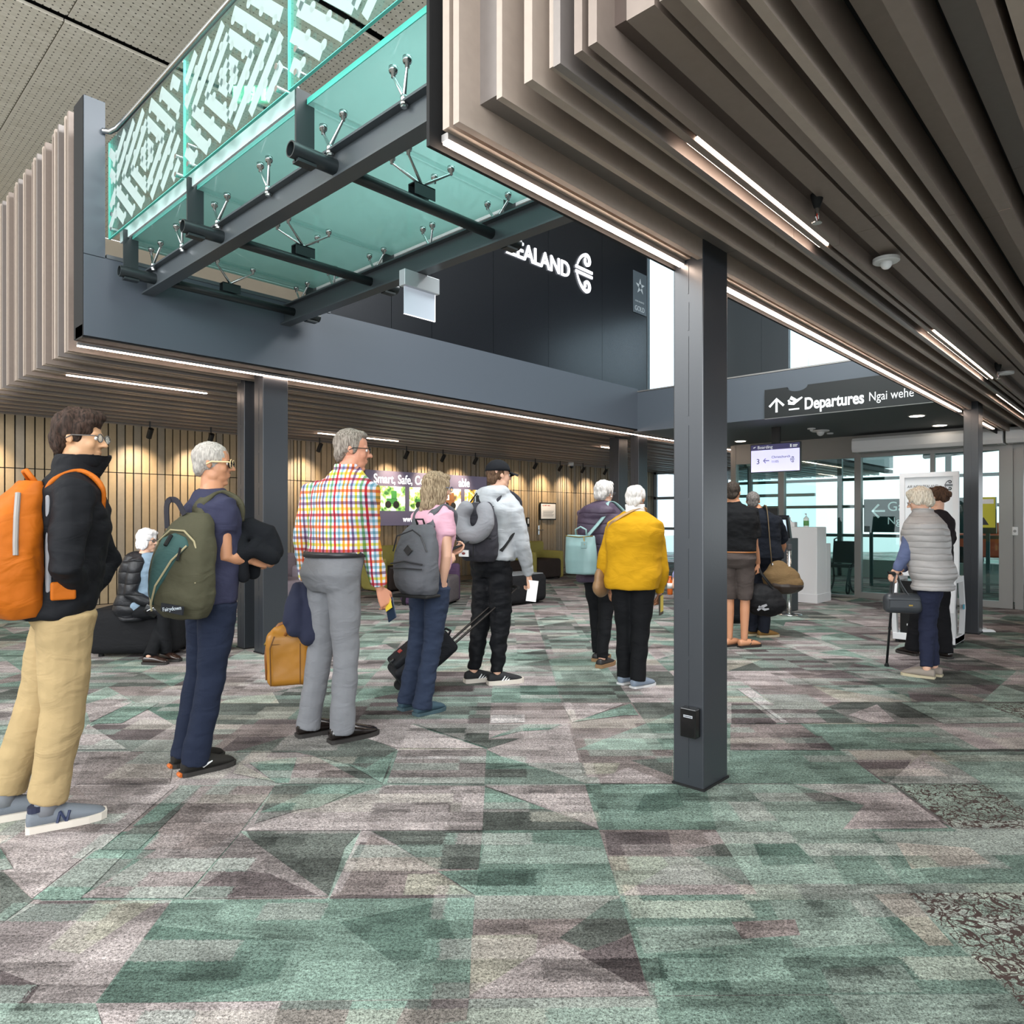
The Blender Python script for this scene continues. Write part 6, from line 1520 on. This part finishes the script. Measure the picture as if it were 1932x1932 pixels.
# brown crossbody bag of the mustard person
s7 = p7['s']; c7 = p7['cen'](1.0 * s7)
org = Vector((c7.x + .02, c7.y + .26 * s7 * 1.12, .90 * s7))
b, tb = bag_root('shoulder_bag', 'soft brown shoulder bag between the mustard sweatshirt and the purple coat', 'bag', p7, org)
MB_ = mat('tan brown leather', '#8a6a4a', .5, var=(14, .1))
mb = MB(); mb.ell((0, 0, 0), (.13, .05, .12)); mb.ell((0, 0, -.05), (.15, .06, .09)); blob('body', mb, .008, MB_, b, 3, [(.006, 12, 12, 12, 1)])
mb = MB(); cc = p7['cen'](1.4 * s7)
flat_strap(mb, [tb(q_) for q_ in (org + Vector((0, -.02, .11)), Vector((cc.x - .12 * s7, cc.y + .20 * s7, 1.36 * s7)), Vector((cc.x - .155 * s7, cc.y + .12 * s7, 1.44 * s7)), Vector((cc.x - .10 * s7, cc.y - .02, 1.52 * s7)), Vector((cc.x + .02, cc.y - .09 * s7, 1.53 * s7)), Vector((cc.x + .15 * s7, cc.y, 1.40 * s7)))], .02, .006, Vector()); mb.build('strap', mat('tan strap', '#a5845a', .5), b)
# booklet held by mustard person
q = p7['rt'] + p7['Rz'] @ p7['j']['wrR']
b = thing('booklet', 'dark edged booklet in the right hand of the mustard person', 'booklet', q + Vector((0, 0, -.09)) + RT * .0, p7['ang']); mb = MB(); mb.box((.02, -.01, -.01), (.12, .012, .16)); mb.build('cover', mat('dark cover', '#3a342c', .5), b); mb = MB(); mb.box((.015, -.017, -.0), (.10, .004, .13)); mb.build('yellow_page', mat('yellow page', '#c5b04a', .6), b)

def world_bag(name, label, cat, px, py, dep, rz=0.0):
    return thing(name, label, cat, Dp(px, py, dep), rz)
# tan leather holdall with a navy jumper over it
d3 = p3['dep']
b = world_bag('holdall', 'mustard tan leather holdall hanging beside the grey trousers', 'bag', 546, 1236, d3 + .12, YAW - PI / 2 + R(20))
MLt = mat('mustard tan leather', '#a8711f', .45, var=(8, .16), bump=(150, .08, .003))
mb = MB(); mb.rbox((0, 0, -.015), (.27, .13, .34), .045, None, 4); mb.ell((0, 0, .13), (.12, .05, .07)); blob('body', mb, .008, MLt, b, 3, [(.007, 7, 7, 7, 2), (.002, 25, 25, 25, 3)])
mb = MB(); mb.tube([(-.128, -.02, -.14), (-.135, 0, 0), (-.125, 0, .11), (-.06, 0, .19), (.06, 0, .23)], .013, 8); mb.build('shoulder_strap', mat('brown leather strap', '#8a5526', .4), b, True)
mb = MB(); mb.tube([(-.11, -.066, -.17), (-.115, -.068, .06), (-.09, -.060, .13)], .004, 6); mb.tube([(-.11, -.064, .08), (.12, -.064, .08)], .003, 6); mb.tube([(.06, -.068, -.17), (.06, -.068, .08)], .003, 6); mb.build('seam', mat('dark tan seam', '#6b4516', .6), b)
mb = MB(); mb.tube([(-.03, -.06, .13), (.02, -.05, .21), (.07, -.05, .24), (.12, -.05, .20)], .009, 8); mb.build('handle', mat('brown leather strap'), b, True)
mb = MB(); mb.tube([(-.132, .0, .09), (-.142, .0, .075), (-.132, 0, .06)], .008, 8); mb.build('buckle', mat('brass'), b)
b = world_bag('jumper', 'dark navy jumper draped over the tan holdall', 'jumper', 567, 1148, d3 + .10, YAW - PI / 2 + R(20))
mb = MB()
mb.cap_tube([(-.02, -.02, .13), (-.03, -.07, .03), (-.035, -.085, -.10)], [.035, .055, .06], 14); mb.cap_tube([(.03, -.02, .13), (.04, -.075, .0), (.05, -.09, -.15)], [.04, .058, .065], 14); mb.cap_tube([(.0, .03, .12), (.0, .08, .0), (.01, .085, -.11)], [.04, .055, .06], 12); mb.ell((.01, 0, .08), (.07, .07, .07)); mb.cap_tube([(-.05, -.06, .06), (-.07, -.085, -.06)], [.035, .045], 12); mb.cap_tube([(.03, -.085, -.1), (.04, -.09, -.17)], [.06, .05], 12)
blob('knit', mb, .009, cloth('navy knit', '#1a1e2e', 160, .3), b, 3, [(.010, 9, 9, 7, 2), (.004, 24, 24, 20, 4)])
# phone and yellow card in the plaid man's hand
q = p3['rt'] + p3['Rz'] @ p3['j']['wrR']
b = thing('mobile_phone', 'dark blue mobile phone with yellow card held by the person in plaid', 'phone', Dp(737, 1150, d3 + .09), YAW - PI / 2 + R(-30))
rot = Matrix.Rotation(R(-32), 3, 'Y')
mb = MB(); mb.rbox((0, 0, 0), (.072, .010, .145), .005, rot @ Matrix.Rotation(R(-20), 3, 'X')); mb.build('case', mat('navy phone', '#1d2a3c', .3), b)
mb = MB(); mb.box((-.012, -.009, .03), (.055, .003, .07), rot @ Matrix.Rotation(R(-20), 3, 'X')); mb.build('card', mat('yellow card', '#d3bb3d', .5), b)
# phone in the pink woman's hand
b = thing('mobile_phone', 'black mobile phone held up by the person in the pink t-shirt', 'phone', Dp(866, 1030, p4['dep'] + .38), YAW - PI / 2 + R(20))
mb = MB(); mb.rbox((0, 0, 0), (.15, .075, .009), .004, Matrix.Rotation(R(-25), 3, 'Y')); mb.build('case', mat('black phone', '#141416', .3), b); mb = MB(); mb.box((.0, 0, .006), (.135, .066, .001), Matrix.Rotation(R(-25), 3, 'Y')); mb.build('screen', mat('phone glass', '#2b2f36', .08), b)
# black jacket over the navy man's arm
d2 = p2['dep']
b = world_bag('folded_jacket', 'black fleece jacket draped over the forearm of the person in navy', 'jacket', 470, 1040, d2 + .06, YAW - PI / 2 + R(10))
mb = MB()
mb.cap_tube([(-.07, 0, .115), (.0, .0, .12), (.09, .0, .09), (.13, .0, .0)], [.055, .06, .062, .05], 16); mb.cap_tube([(-.045, -.05, .06), (-.03, -.075, -.02), (.04, -.06, .02), (.12, -.03, -.03)], [.05, .05, .055, .045], 14)
mb.cap_tube([(.0, .06, .08), (-.005, .085, -.05), (-.0, .08, -.12)], [.05, .045, .042], 14); mb.cap_tube([(-.09, -.03, .02), (-.10, -.04, -.06), (-.11, -.03, -.11)], [.05, .05, .05], 12)
mb.cap_tube([(-.02, -.06, -.02), (-.02, -.065, -.10), (-.015, -.06, -.13)], [.035, .035, .035], 10)
blob('fleece', mb, .009, cloth('black fleece', '#15171b', 110, .35), b, 3, [(.010, 8, 8, 8, 2), (.004, 20, 20, 20, 4)])
# paper in the hoodie man's hand
b = thing('paper_slip', 'white boarding slip in the hand of the person in the grey hoodie', 'paper', Dp(1004, 1115, p5['dep'] + .02), YAW - PI / 2 + R(15)); mb = MB(); mb.box((0, 0, 0), (.085, .002, .17), Matrix.Rotation(R(8), 3, 'Y')); mb.build('sheet', mat('paper white'), b)
b['label'] = 'white boarding slip in the hand of the person in the grey hoodie'
# trolley case
ct = Zp(770, 1300)
d5 = p5['dep'] - .28
b = world_bag('trolley_case', 'black wheeled trolley case tilted behind the person in jeans', 'suitcase', 797, 1240, d5, YAW - PI / 2 + R(22))
rot = Matrix.Rotation(R(52), 3, 'Y')
def T(x, y, z): return rot @ Vector((x, y, z))
MK = cloth('black ballistic nylon', '#14161b', 140, .2, .65)
mb = MB(); mb.rbox((0, 0, 0), (.20, .32, .50), .035, rot, 3); blob('body', mb, .009, MK, b, 2, [(.004, 9, 9, 9, 1)])
mb = MB(); mb.rbox(T(-.115, 0, -.03), (.06, .27, .36), .02, rot); mb.build('front_pocket', MK, b, True)
for y in (-.055, .055):
    mb = MB(); mb.tube([T(.07, y, .24), T(.07, y, .60)], .010, 8); mb.tube([T(.07, y, .60), T(.07, y, .92)], .007, 8); mb.build('handle_rod', mat('dark handle rod', '#2a2523', .35, .5), b)
mb = MB(); mb.tube([T(.07, -.07, .92), T(.07, .07, .92)], .014, 8); mb.build('handle_grip', M_black, b)
for y in (-.13, .13):
    mb = MB(); mb.tube([T(.085, y - .013, -.255), T(.085, y + .013, -.255)], .042, 18); mb.build('wheel', mat('black rubber', '#141414', .7), b)
mb = MB()
for z in (-.19, .14): mb.rbox(T(-.15, -.05, z), (.03, .05, .035), .008, rot)
mb.build('strap_buckle', mat('black plastic'), b)
mb = MB(); mb.box(T(-.149, .02, -.10), (.006, .07, .03), rot); mb.build('red_badge', mat('red badge', '#8e3230', .5), b)
mb = MB(); mb.tube([T(-.03, .1, .252), T(-.03, .06, .285), T(-.03, -.06, .285), T(-.03, -.1, .252)], .009, 8); mb.build('top_handle', MK, b)
# black duffel in the polo man's hand
d8 = p8['dep']
b = world_bag('duffel_bag', 'black sports duffel hanging from the hand of the person in shorts', 'bag', 1436, 1132, d8 + .05, YAW - PI / 2 + R(-25))
mb = MB(); mb.ell((0, 0, -.0), (.22, .14, .17)); mb.ell((.05, 0, -.04), (.20, .14, .13)); mb.ell((-.08, 0, .02), (.13, .13, .15)); blob('body', mb, .009, cloth('black holdall fabric', '#121214', 90, .25, .7), b, 3, [(.014, 6, 6, 6, 2), (.005, 17, 17, 17, 4)])
for y in (-.06, .06):
    mb = MB(); mb.tube([(-.12, y, .12), (-.06, y * .6, .28), (-.035, 0, .37), (.0, y * .6, .28), (.12, y, .12)], .009, 8); mb.build('handle', M_black, b, True)
mb = MB(); ribbon(mb, [(-.02, -.09), (.03, -.05), (.07, -.03)], [.02, .03, .02], .148, .155, (0, 0, 0), (1, 0, 0), (0, 0, 1)); ribbon(mb, [(-.01, -.05), (.05, -.08), (.09, -.07)], [.02, .025, .015], .148, .155, (0, 0, 0), (1, 0, 0), (0, 0, 1)); mb.build('white_emblem', mat('faded white print', '#8d8d90', .7), b)
# brown duffel
d9 = p9['dep']
b = world_bag('duffel_bag', 'brown canvas and dark leather duffel on a shoulder strap', 'bag', 1474, 1092, d9 - .22, YAW - PI / 2 + R(-15))
mb = MB(); mb.ell((0, 0, 0), (.20, .12, .15)); mb.ell((-.03, 0, .08), (.12, .08, .12)); mb.ell((.03, 0, -.05), (.20, .13, .11)); bo = blob('body', mb, .009, cloth('khaki brown canvas', '#6b563a', 90, .25), b, 3, [(.010, 7, 7, 7, 2)])
mb = MB(); mb.ell((.03, 0, -.075), (.205, .137, .095)); blob('leather_base', mb, .010, mat('dark brown leather', '#2c2119', .4), b, 2)
mb = MB(); pt = p9['rt'] + p9['Rz'] @ p9['j']['shR'] - Vector(b.location); Rb = Matrix.Rotation(-b.rotation_euler.z, 3, 'Z')
L0 = Rb @ (Dp(1447, 962, d9 - .17) - b.location); L1 = Rb @ (Dp(1453, 1030, d9 - .26) - b.location); L2 = Rb @ (Dp(1441, 956, d9 - .05) - b.location)
flat_strap(mb, [L2, L0, L1, Vector((-.10, -.03, .15))], .045, .008, Vector()); mb.build('shoulder_strap', mat('olive webbing', '#5c4c34', .8), b)
mb = MB(); mb.tube([(-.10, -.03, .17), (-.09, -.03, .13)], .014, 8); mb.build('clip', M_steel, b)
# handbag and cane
d10 = p10['dep']
b = world_bag('handbag', 'dark grey leather handbag held beside the navy trousers', 'handbag', 1698, 1138, d10 + .02, YAW - PI / 2 + R(-10))
mb = MB(); mb.rbox((.02, 0, 0), (.30, .12, .17), .05, None, 4); blob('body', mb, .008, mat('charcoal leather', '#35383c', .4, bump=(140, .1, .003)), b, 3, [(.005, 10, 10, 10, 2)])
for y in (-.035, .035):
    mb = MB(); flat_strap(mb, [Vector((-.07, y, .06)), Vector((-.06, y * .6, .17)), Vector((-.03, y * .3, .25)), Vector((.0, y * .6, .17)), Vector((.06, y, .06))], .022, .006, Vector()); mb.build('handle', mat('charcoal leather'), b)
mb = MB(); mb.tube([(-.11, -.062, .035), (.14, -.062, .03)], .004, 6); mb.box((.0, -.064, -.0), (.20, .008, .06)); mb.build('front_pocket', mat('charcoal leather'), b); mb = MB(); mb.box((.06, -.070, -.01), (.03, .004, .012)); mb.build('name_tag', mat('brass'), b)
pf = Zp(1673, 1257)
b = thing('walking_stick', 'black walking stick of the person in the quilted vest', 'cane', pf)
tp = Dp(1687, 1084, d10 + .02) - pf
mb = MB(); mb.tube([(0, 0, .03), tp], .0105, 10); mb.build('shaft', mat('black shaft', '#16161a', .35), b, True)
mb = MB(); mb.tube([(0, 0, 0), (0, 0, .01), tp * .035], [.02, .02, .012], 12); mb.build('rubber_ferrule', mat('black rubber'), b)
mb = MB(); mb.tube([tp * .42, tp * .44], .014, 10); mb.build('adjuster', mat('black rubber'), b)
mb = MB(); mb.cap_tube([tp, tp + RT * -.05 + Vector((0, 0, .015)), tp + RT * .05 + Vector((0, 0, .01))], .013, 8); mb.build('handle', mat('black rubber'), b)
# roller bag behind the column, drink bottle
q = Zp(1384, 1175); b = thing('wheeled_bag', 'black soft wheeled bag just behind the foreground column', 'suitcase', (q.x, q.y, 0), YAW); mb = MB(); mb.rbox((0, 0, .24), (.26, .24, .42), .05); blob('body', mb, .010, MK, b, 2, [(.006, 9, 9, 9, 1)]); mb = MB(); mb.tube([(.0, -.08, .01), (.0, .08, .01)], .02, 10); mb.tube([(0, 0, .02), (0, 0, .06)], .02, 8); mb.build('wheels', mat('black rubber'), b); mb = MB(); mb.tube([(0, -.06, .44), (0, -.06, .60), (0, .06, .60), (0, .06, .44)], .008, 8); mb.build('handle', M_black, b)
q = p13['rt'] + p13['Rz'] @ p13['j']['wrL']; b = thing('drink_bottle', 'orange drink bottle held at the left edge of the foreground column', 'bottle', Dp(1264, 1105, p13['dep'] + .08)); mb = MB(); mb.tube([(0, 0, -.10), (0, 0, -.09), (0, 0, .04), (0, 0, .07), (0, 0, .09)], [.024, .03, .03, .016, .013], 16); mb.build('body', mat('orange liquid', '#b5551c', .2), b, True); mb = MB(); mb.tube([(0, 0, -.03), (0, 0, .03)], .0312, 16); mb.build('wrapper', mat('pale wrapper', '#c9c6c4', .5), b, True); mb = MB(); mb.tube([(0, 0, .088), (0, 0, .108)], .015, 12); mb.build('cap', mat('orange liquid'), b)
# satchel of the seated woman
b = thing('shoulder_bag', 'small black patent bag in the lap of the seated person', 'bag', Dp(287, 1152, p12['dep'] - .20), YAW - PI / 2); mb = MB(); mb.rbox((0, 0, 0), (.14, .06, .10), .02, Matrix.Rotation(.5, 3, 'Y')); mb.build('body', mat('black patent', '#0d0d0f', .12), b, True); mb = MB(); mb.tube([(-.03, -.032, .0), (.05, -.034, .04)], .004, 6); mb.build('silver_trim', M_steel, b)

# ------------------------------------------------------------------ seating
M_felt = cloth('charcoal felt', '#1d1d1f', 300, .3); M_mus = cloth('olive yellow upholstery', '#a39a55', 260, .15); M_seat = cloth('dark brown upholstery', '#3a322f', 260, .15); M_pur = cloth('plum upholstery', '#4b3950', 260, .15); M_gry = cloth('mid grey upholstery', '#5b5557', 260, .15); M_mau = cloth('mauve grey upholstery', '#8c8087', 260, .15)
def ottoman(p, sx, sy, h, rz, label, m=M_felt, topm=None):
    o = thing('ottoman', label, 'ottoman', (p[0], p[1], 0), rz)
    mb = MB(); mb.rbox((0, 0, h / 2 + .015), (sx, sy, h - .03), .09, None, 5); bd_ = mb.build('base', m, o, True)
    if topm: mb = MB(); mb.rbox((0, 0, h - .012), (sx - .10, sy - .10, .03), .014); mb.build('seat_top', topm, o, True)
    for x in (-1, 1):
        for y in (-1, 1): mb = MB(); mb.tube([(x * (sx / 2 - .12), y * (sy / 2 - .12), 0), (x * (sx / 2 - .12), y * (sy / 2 - .12), .05)], .025, 10); mb.build('foot', M_black, o)
    return o
q = Zp(268, 1232)
ottoman((q.x + .02, q.y + .03), .86, .60, .46, R(-42), 'black felt ottoman under the seated white haired person')
q = Zp(985, 1140)
ottoman((q.x + .0, q.y + .18), .95, .62, .47, R(0), 'long charcoal ottoman in the middle of the hall behind the grey hoodie', M_felt, cloth('grey seat felt', '#6d7072', 300, .2))
def armchair(p, rz, label, w=1.02, shell=M_mus, seat=M_seat, bh=.82):
    o = thing('armchair', label, 'armchair', (p[0], p[1], 0), rz)
    d = .74
    mb = MB(); mb.rbox((.05, 0, .235), (d - .08, w - .22, .42), .06, None, 4); mb.build('seat', seat, o, True)
    mb = MB(); mb.rbox((-d / 2 + .07, 0, bh / 2 + .02), (.15, w, bh - .03), .06, None, 4); mb.build('backrest', shell, o, True)
    for y in (-1, 1): mb = MB(); mb.rbox((.02, y * (w / 2 - .055), .315), (d - .06, .11, .60), .05, None, 4); mb.build('armrest', shell, o, True)
    for x in (-.25, .3):
        for y in (-1, 1): mb = MB(); mb.tube([(x, y * (w / 2 - .12), 0), (x, y * (w / 2 - .12), .05)], .02, 8); mb.build('foot', M_black, o)
    return o
q = Zp(1030, 1092); armchair((q.x, q.y + .25), R(-90), 'olive yellow armchair below the framed notice')
q = Zp(960, 1098); armchair((q.x, q.y + .25), R(-90), 'olive yellow armchair half hidden behind the grey hoodie')
q = Zp(738, 1110); armchair((q.x - .10, min(q.y, 10.6)), R(-90), 'olive yellow armchair under the lit board between the plaid shirt and grey backpack')
q = Zp(872, 1142); armchair((q.x - .15, q.y + .55), R(-60), 'plum high backed armchair behind the grey neck pillow', .80, M_pur, M_gry, 1.05)
q = Zp(560, 1150); armchair((q.x - .05, q.y + .25), R(-80), 'mauve grey armchair behind the left columns', .85, M_mau, M_mau, .80)
# ------------------------------------------------------------------ boarding counter and its things
o = thing('boarding_counter', 'white boarding counter with a dark inset beside the glazed wall', 'counter', (11.25, 4.0, 0))
M_lam = mat('white laminate', '#d5d5d6', .4)
mb = MB(); mb.box2((0, 0, .10), (.42, 1.75, 1.20)); mb.build('body', M_lam, o, bevel=.01)
mb = MB(); mb.box2((.42, 0, .0), (.62, 1.7, .93)); mb.build('side_shelf', M_lam, o, bevel=.006)
mb = MB(); mb.box2((-.015, -.012, 0), (.60, 1.77, .14)); mb.build('plinth', M_lam, o, bevel=.004)
mb = MB(); mb.box2((-.012, .55, .16), (-.001, 1.30, .98)); mb.build('inset_panel', mat('dark slate panel', '#2a2d31', .5), o)
def on_counter(px, py): 
    q = Vp(px, py, 4.3); return q
b = thing('computer_monitor', 'black flat monitor on top of the boarding counter', 'monitor', (11.42, 4.92, 1.20)); mb = MB(); mb.box((0, 0, .17), (.04, .48, .28)); mb.build('panel', mat('black plastic'), b, bevel=.004); mb = MB(); mb.box((0, 0, .015), (.14, .18, .03)); mb.box((.02, 0, .06), (.03, .05, .10)); mb.build('stand', mat('black plastic'), b)
b = thing('sanitiser_bottle', 'hand sanitiser pump bottle at the end of the counter', 'bottle', (11.40, 4.22, 1.20)); mb = MB(); mb.tube([(0, 0, 0), (0, 0, .005), (0, 0, .14), (0, 0, .16), (0, 0, .17)], [.04, .042, .042, .02, .016], 18); mb.build('body', mat('clear gel', '#cfdcd6', .15), b, True); mb = MB(); mb.tube([(0, 0, .02), (0, 0, .10)], .0428, 18); mb.build('green_wrapper', mat('green wrapper', '#5f9a58', .5), b, True); mb = MB(); mb.tube([(0, 0, .17), (0, 0, .215)], .008, 8); mb.tube([(0, 0, .21), (-.05, 0, .205)], .009, 8); mb.build('pump', M_white, b)
b = thing('tissue_box', 'white tissue box with a raised tissue on the counter', 'tissue box', (11.42, 4.50, 1.20)); mb = MB(); mb.box((0, 0, .04), (.12, .22, .08)); mb.build('box', M_white, b, bevel=.003); mb = MB(); mb.tube([(0, 0, .07), (.0, .01, .12), (0, -.02, .16)], [.05, .035, .004], 8); mb.build('tissue', mat('paper white'), b, True)
b = thing('card_printer', 'small pale printer beside the monitor on the counter', 'printer', (11.36, 4.75, 1.20)); mb = MB(); mb.rbox((0, 0, .06), (.16, .17, .12), .02); mb.build('case', M_white, b, True); mb = MB(); mb.box((-.081, 0, .07), (.004, .11, .03)); mb.build('slot', M_black, b)
q = Zp(1489, 1160); b = thing('queue_post', 'chrome queue barrier post in front of the counter', 'barrier post', q); mb = MB(); mb.tube([(0, 0, 0), (0, 0, .012), (0, 0, .03)], [.17, .17, .06], 28); mb.build('base', M_steel, b, True); mb = MB(); mb.tube([(0, 0, .02), (0, 0, .93)], .032, 18); mb.build('pole', M_steel, b, True); mb = MB(); mb.tube([(0, 0, .90), (0, 0, .98)], .036, 18); mb.build('belt_head', mat('dark head', '#3c3c3e', .4), b)
q = Zp(1476, 1165, 0); b = thing('self_service_kiosk', 'dark self-service kiosk with a lit screen beside the counter', 'kiosk', (q.x + .75, q.y + .35, 0)); mb = MB(); mb.box2((-.15, -.22, 0), (.15, .22, 1.05)); mb.build('pedestal', mat('dark slate panel'), b, bevel=.01); mb = MB(); mb.box((-.10, 0, 1.18), (.08, .40, .40), Matrix.Rotation(R(-18), 3, 'Y')); h_ = mb.build('head', mat('black plastic'), b, bevel=.01); mb = MB(); mb.box((-.145, 0, 1.17), (.01, .34, .30), Matrix.Rotation(R(-18), 3, 'Y')); mb.build('screen', mat('pale blue screen', '#b5cbe0', .3, emit='#b5cbe0', estr=.7), h_)
# ------------------------------------------------------------------ bag gauge stand
GU, GV = 8.34, 1.60
o = thing('bag_gauge', 'white framed cabin bag gauge stand with a poster panel on top', 'bag gauge', (GU, GV, 0))
mb = MB(); mb.box2((-.02, -.02, .03), (.45, .56, .10)); mb.build('base_frame', M_lam, o, bevel=.004)
for v in (-.02, .52):
    mb = MB(); out = [(0, .03), (.43, .03), (.50, .36), (.40, .72), (.02, .72), (-.06, .36)]; inn = [(.05, .09), (.38, .09), (.44, .36), (.36, .66), (.06, .66), (0, .36)]
    n = len(out)
    for k in range(n):
        a, b_, c, d = out[k], out[(k + 1) % n], inn[(k + 1) % n], inn[k]
        mb.prism([(x, v, z) for x, z in (a, b_, c, d)], (0, .045, 0))
    mb.build('hexagon_frame', M_lam, o)
mb = MB(); mb.box2((.03, .03, .10), (.36, .50, .66)); mb.build('gauge_box', mat('gloss black panel', '#0c0c0e', .2), o)
mb = MB(); mb.box2((.24, -.0, .70), (.30, .56, .76)); mb.box2((.24, .0, .76), (.30, .05, 1.78)); mb.box2((.24, .51, .76), (.30, .56, 1.78)); mb.box2((.24, 0, 1.78), (.30, .56, 1.83)); mb.build('poster_frame', M_lam, o)
mb = MB(); mb.box2((.262, .05, .76), (.278, .51, 1.78)); po = mb.build('poster', mat('pale grey poster', '#d4d7d9', .35), o)
text('lettering', 'AIR NEW ZEALAND', .043, (.2605, .49, 1.665), X_, (0, 0, 1), mat('dark print', '#26282b', .5), po, sx=.78, shear=.25)
mb = MB(); koru(mb, (.262, .10, 1.685), X_, (0, 0, 1), .085, .002, .005); mb.build('fern_emblem', mat('dark print'), po)
for (x, y) in ((.0, .0), (.40, .0), (0, .52), (.4, .52)): mb = MB(); mb.tube([(x, y, 0), (x, y, .03)], .02, 10); mb.build('foot', M_black, o)
mb = MB()
for v_, z_ in ((.10, .20), (.16, .16), (.22, .19)): mb.box((.028, v_ + .2, z_), (.004, .03, .02))
mb.build('white_marks', M_white, o)
mb = MB(); mb.box2((.37, -.022, .36), (.44, -.017, .41)); mb.build('teal_tab', mat('teal tab', '#2a8fa8', .5), o)
# ------------------------------------------------------------------ seen through the glass
q = Up(1688, 1000, 15.0)
o = thing('gate_sign', 'dark gate sign with a left arrow seen through the glazed door', 'sign', (15.0, q.y, 0)); z0 = Up(1640, 1004, 15.0).z; z1 = Up(1640, 942, 15.0).z; v0 = Up(1630, 975, 15).y; v1 = Up(1880, 975, 15).y
mb = MB(); mb.box2((0, v1 - q.y, z0), (.04, v0 - q.y, z1)); mb.build('panel', mat('dark sign teal', '#23383c', .4), o)
text('lettering', 'Gate', .26, (-.012, Up(1674, 975, 15).y - q.y, z0 + .42), X_, (0, 0, 1), M_text, o); text('lettering', 'Ngaa', .2, (-.012, Up(1674, 975, 15).y - q.y, z0 + .16), X_, (0, 0, 1), M_text, o)
text('lettering', '1 - 4', .26, (-.012, Up(1735, 975, 15).y - q.y, z0 + .42), X_, (0, 0, 1), M_text, o)
mb = MB(); va, vb_ = Up(1646, 975, 15).y - q.y, Up(1670, 975, 15).y - q.y; zc = z0 + .42
ribbon(mb, [(-va, zc), (-vb_, zc)], [.04] * 2, .004, .01, (0, 0, 0), X_, (0, 0, 1)); ribbon(mb, [(-va + .12, zc + .13), (-va, zc), (-va + .12, zc - .13)], [.04] * 3, .004, .01, (0, 0, 0), X_, (0, 0, 1)); mb.build('arrow', M_text, o)
mb = MB(); mb.box2((.0, v1 - q.y + .1, 0), (.04, v1 - q.y + .16, z0)); mb.box2((.0, v0 - q.y - .16, 0), (.04, v0 - q.y - .1, z0)); mb.build('leg', mat('dark teal steel'), o)
# stacked wheelchair behind the glass
q = Zp(1588, 1098); o = thing('wheelchair', 'folded wheelchair parked behind the teal glass', 'wheelchair', (UG + .75, Up(1588, 1080, UG + .75).y, 0))
for y in (-.22, .22):
    mb = MB(); mb.tube([(.26 * math.cos(2 * PI * k / 24), y, .28 + .26 * math.sin(2 * PI * k / 24)) for k in range(25)], .018, 8); mb.build('rear_wheel', mat('black rubber'), o, True)
    mb = MB(); mb.tube([(-.36 + .08 * math.cos(2 * PI * k / 16), y, .09 + .08 * math.sin(2 * PI * k / 16)) for k in range(17)], .016, 8); mb.build('caster', mat('black rubber'), o, True)
    mb = MB(); mb.tube([(-.45, y, .12), (-.30, y, .45), (.2, y, .48), (.28, y, .95), (.40, y, .97)], .014, 8); mb.tube([(-.3, y, .12), (-.28, y, .45)], .014, 8); mb.tube([(0, y, .28), (.1, y, .48)], .014, 8); mb.build('side_frame', mat('dark frame', '#2c3436', .4), o, True)
mb = MB(); mb.box((-.05, 0, .48), (.45, .42, .04)); mb.build('seat', M_black, o); mb = MB(); mb.box((.25, 0, .72), (.03, .42, .40)); mb.build('backrest', M_black, o)
mb = MB(); q = Up(1854, 958, UG - .012); mb.box2((q.x, q.y - .16, q.z - .30), (q.x + .004, q.y + .12, q.z + .16)); o = mb.build('warning_notice', mat('yellow notice', '#c7c22a', .5)); tag(o, 'yellow warning notice stuck on the glazed door at the far right', 'notice')
mb = MB(); mb.prism([(-.002 + q.x, q.y - .08, q.z - .26), (-.002 + q.x, q.y + .06, q.z - .26), (-.002 + q.x, q.y - .01, q.z - .14)], (.001, 0, 0)); mb.build('warning_triangle', mat('dark print'), o)
mb = MB(); mb.box2((q.x - .002, q.y - .14, q.z + .06), (q.x - .001, q.y + .10, q.z + .13)); mb.build('printed_heading', mat('paper white'), o)
q = Up(1915, 1002, UG - .06); o = thing('door_button', 'white door push button on the grey frame at the right edge', 'button', q); mb = MB(); mb.rbox((0, 0, 0), (.03, .075, .13), .012); mb.build('case', M_white, o, True); mb = MB(); mb.tube([(-.016, 0, 0), (-.02, 0, 0)], .02, 14); mb.build('push_plate', mat('grey grille'), o)
o = thing('baggage_tractor', 'orange baggage tractor outdoors beyond the far right door', 'tractor', (19.5, Up(1872, 1060, 19.5).y, 0)); mb = MB(); mb.box2((-.5, -1.0, .45), (.5, .9, 1.0)); mb.box2((-.5, -.2, 1.0), (.5, .5, 1.25)); mb.build('body', mat('orange paint', '#c0573a', .4), o, bevel=.04)
for y in (-.65, .6):
    for x in (-.5, .5): mb = MB(); mb.tube([(x - .1, y, .35), (x + .1, y, .35)], .35, 20); mb.build('wheel', mat('black rubber'), o)
# white slippers beyond the far right column
q = Zp(1862, 1192); o = thing('pair_of_shoes', 'white shoes on the carpet behind the foot of the far right column', 'shoes', q, YAW - PI / 2)
for k in (0, 1):
    mb = MB(); mb.hexa([(-.16, k * .12 - .04, 0), (.09, k * .12 - .04, 0), (.09, k * .12 + .04, 0), (-.16, k * .12 + .04, 0)], [(-.16, k * .12 - .035, .045), (.06, k * .12 - .03, .03), (.06, k * .12 + .03, .03), (-.16, k * .12 + .035, .045)]); mb.build('shoe', M_white, o, bevel=.008)
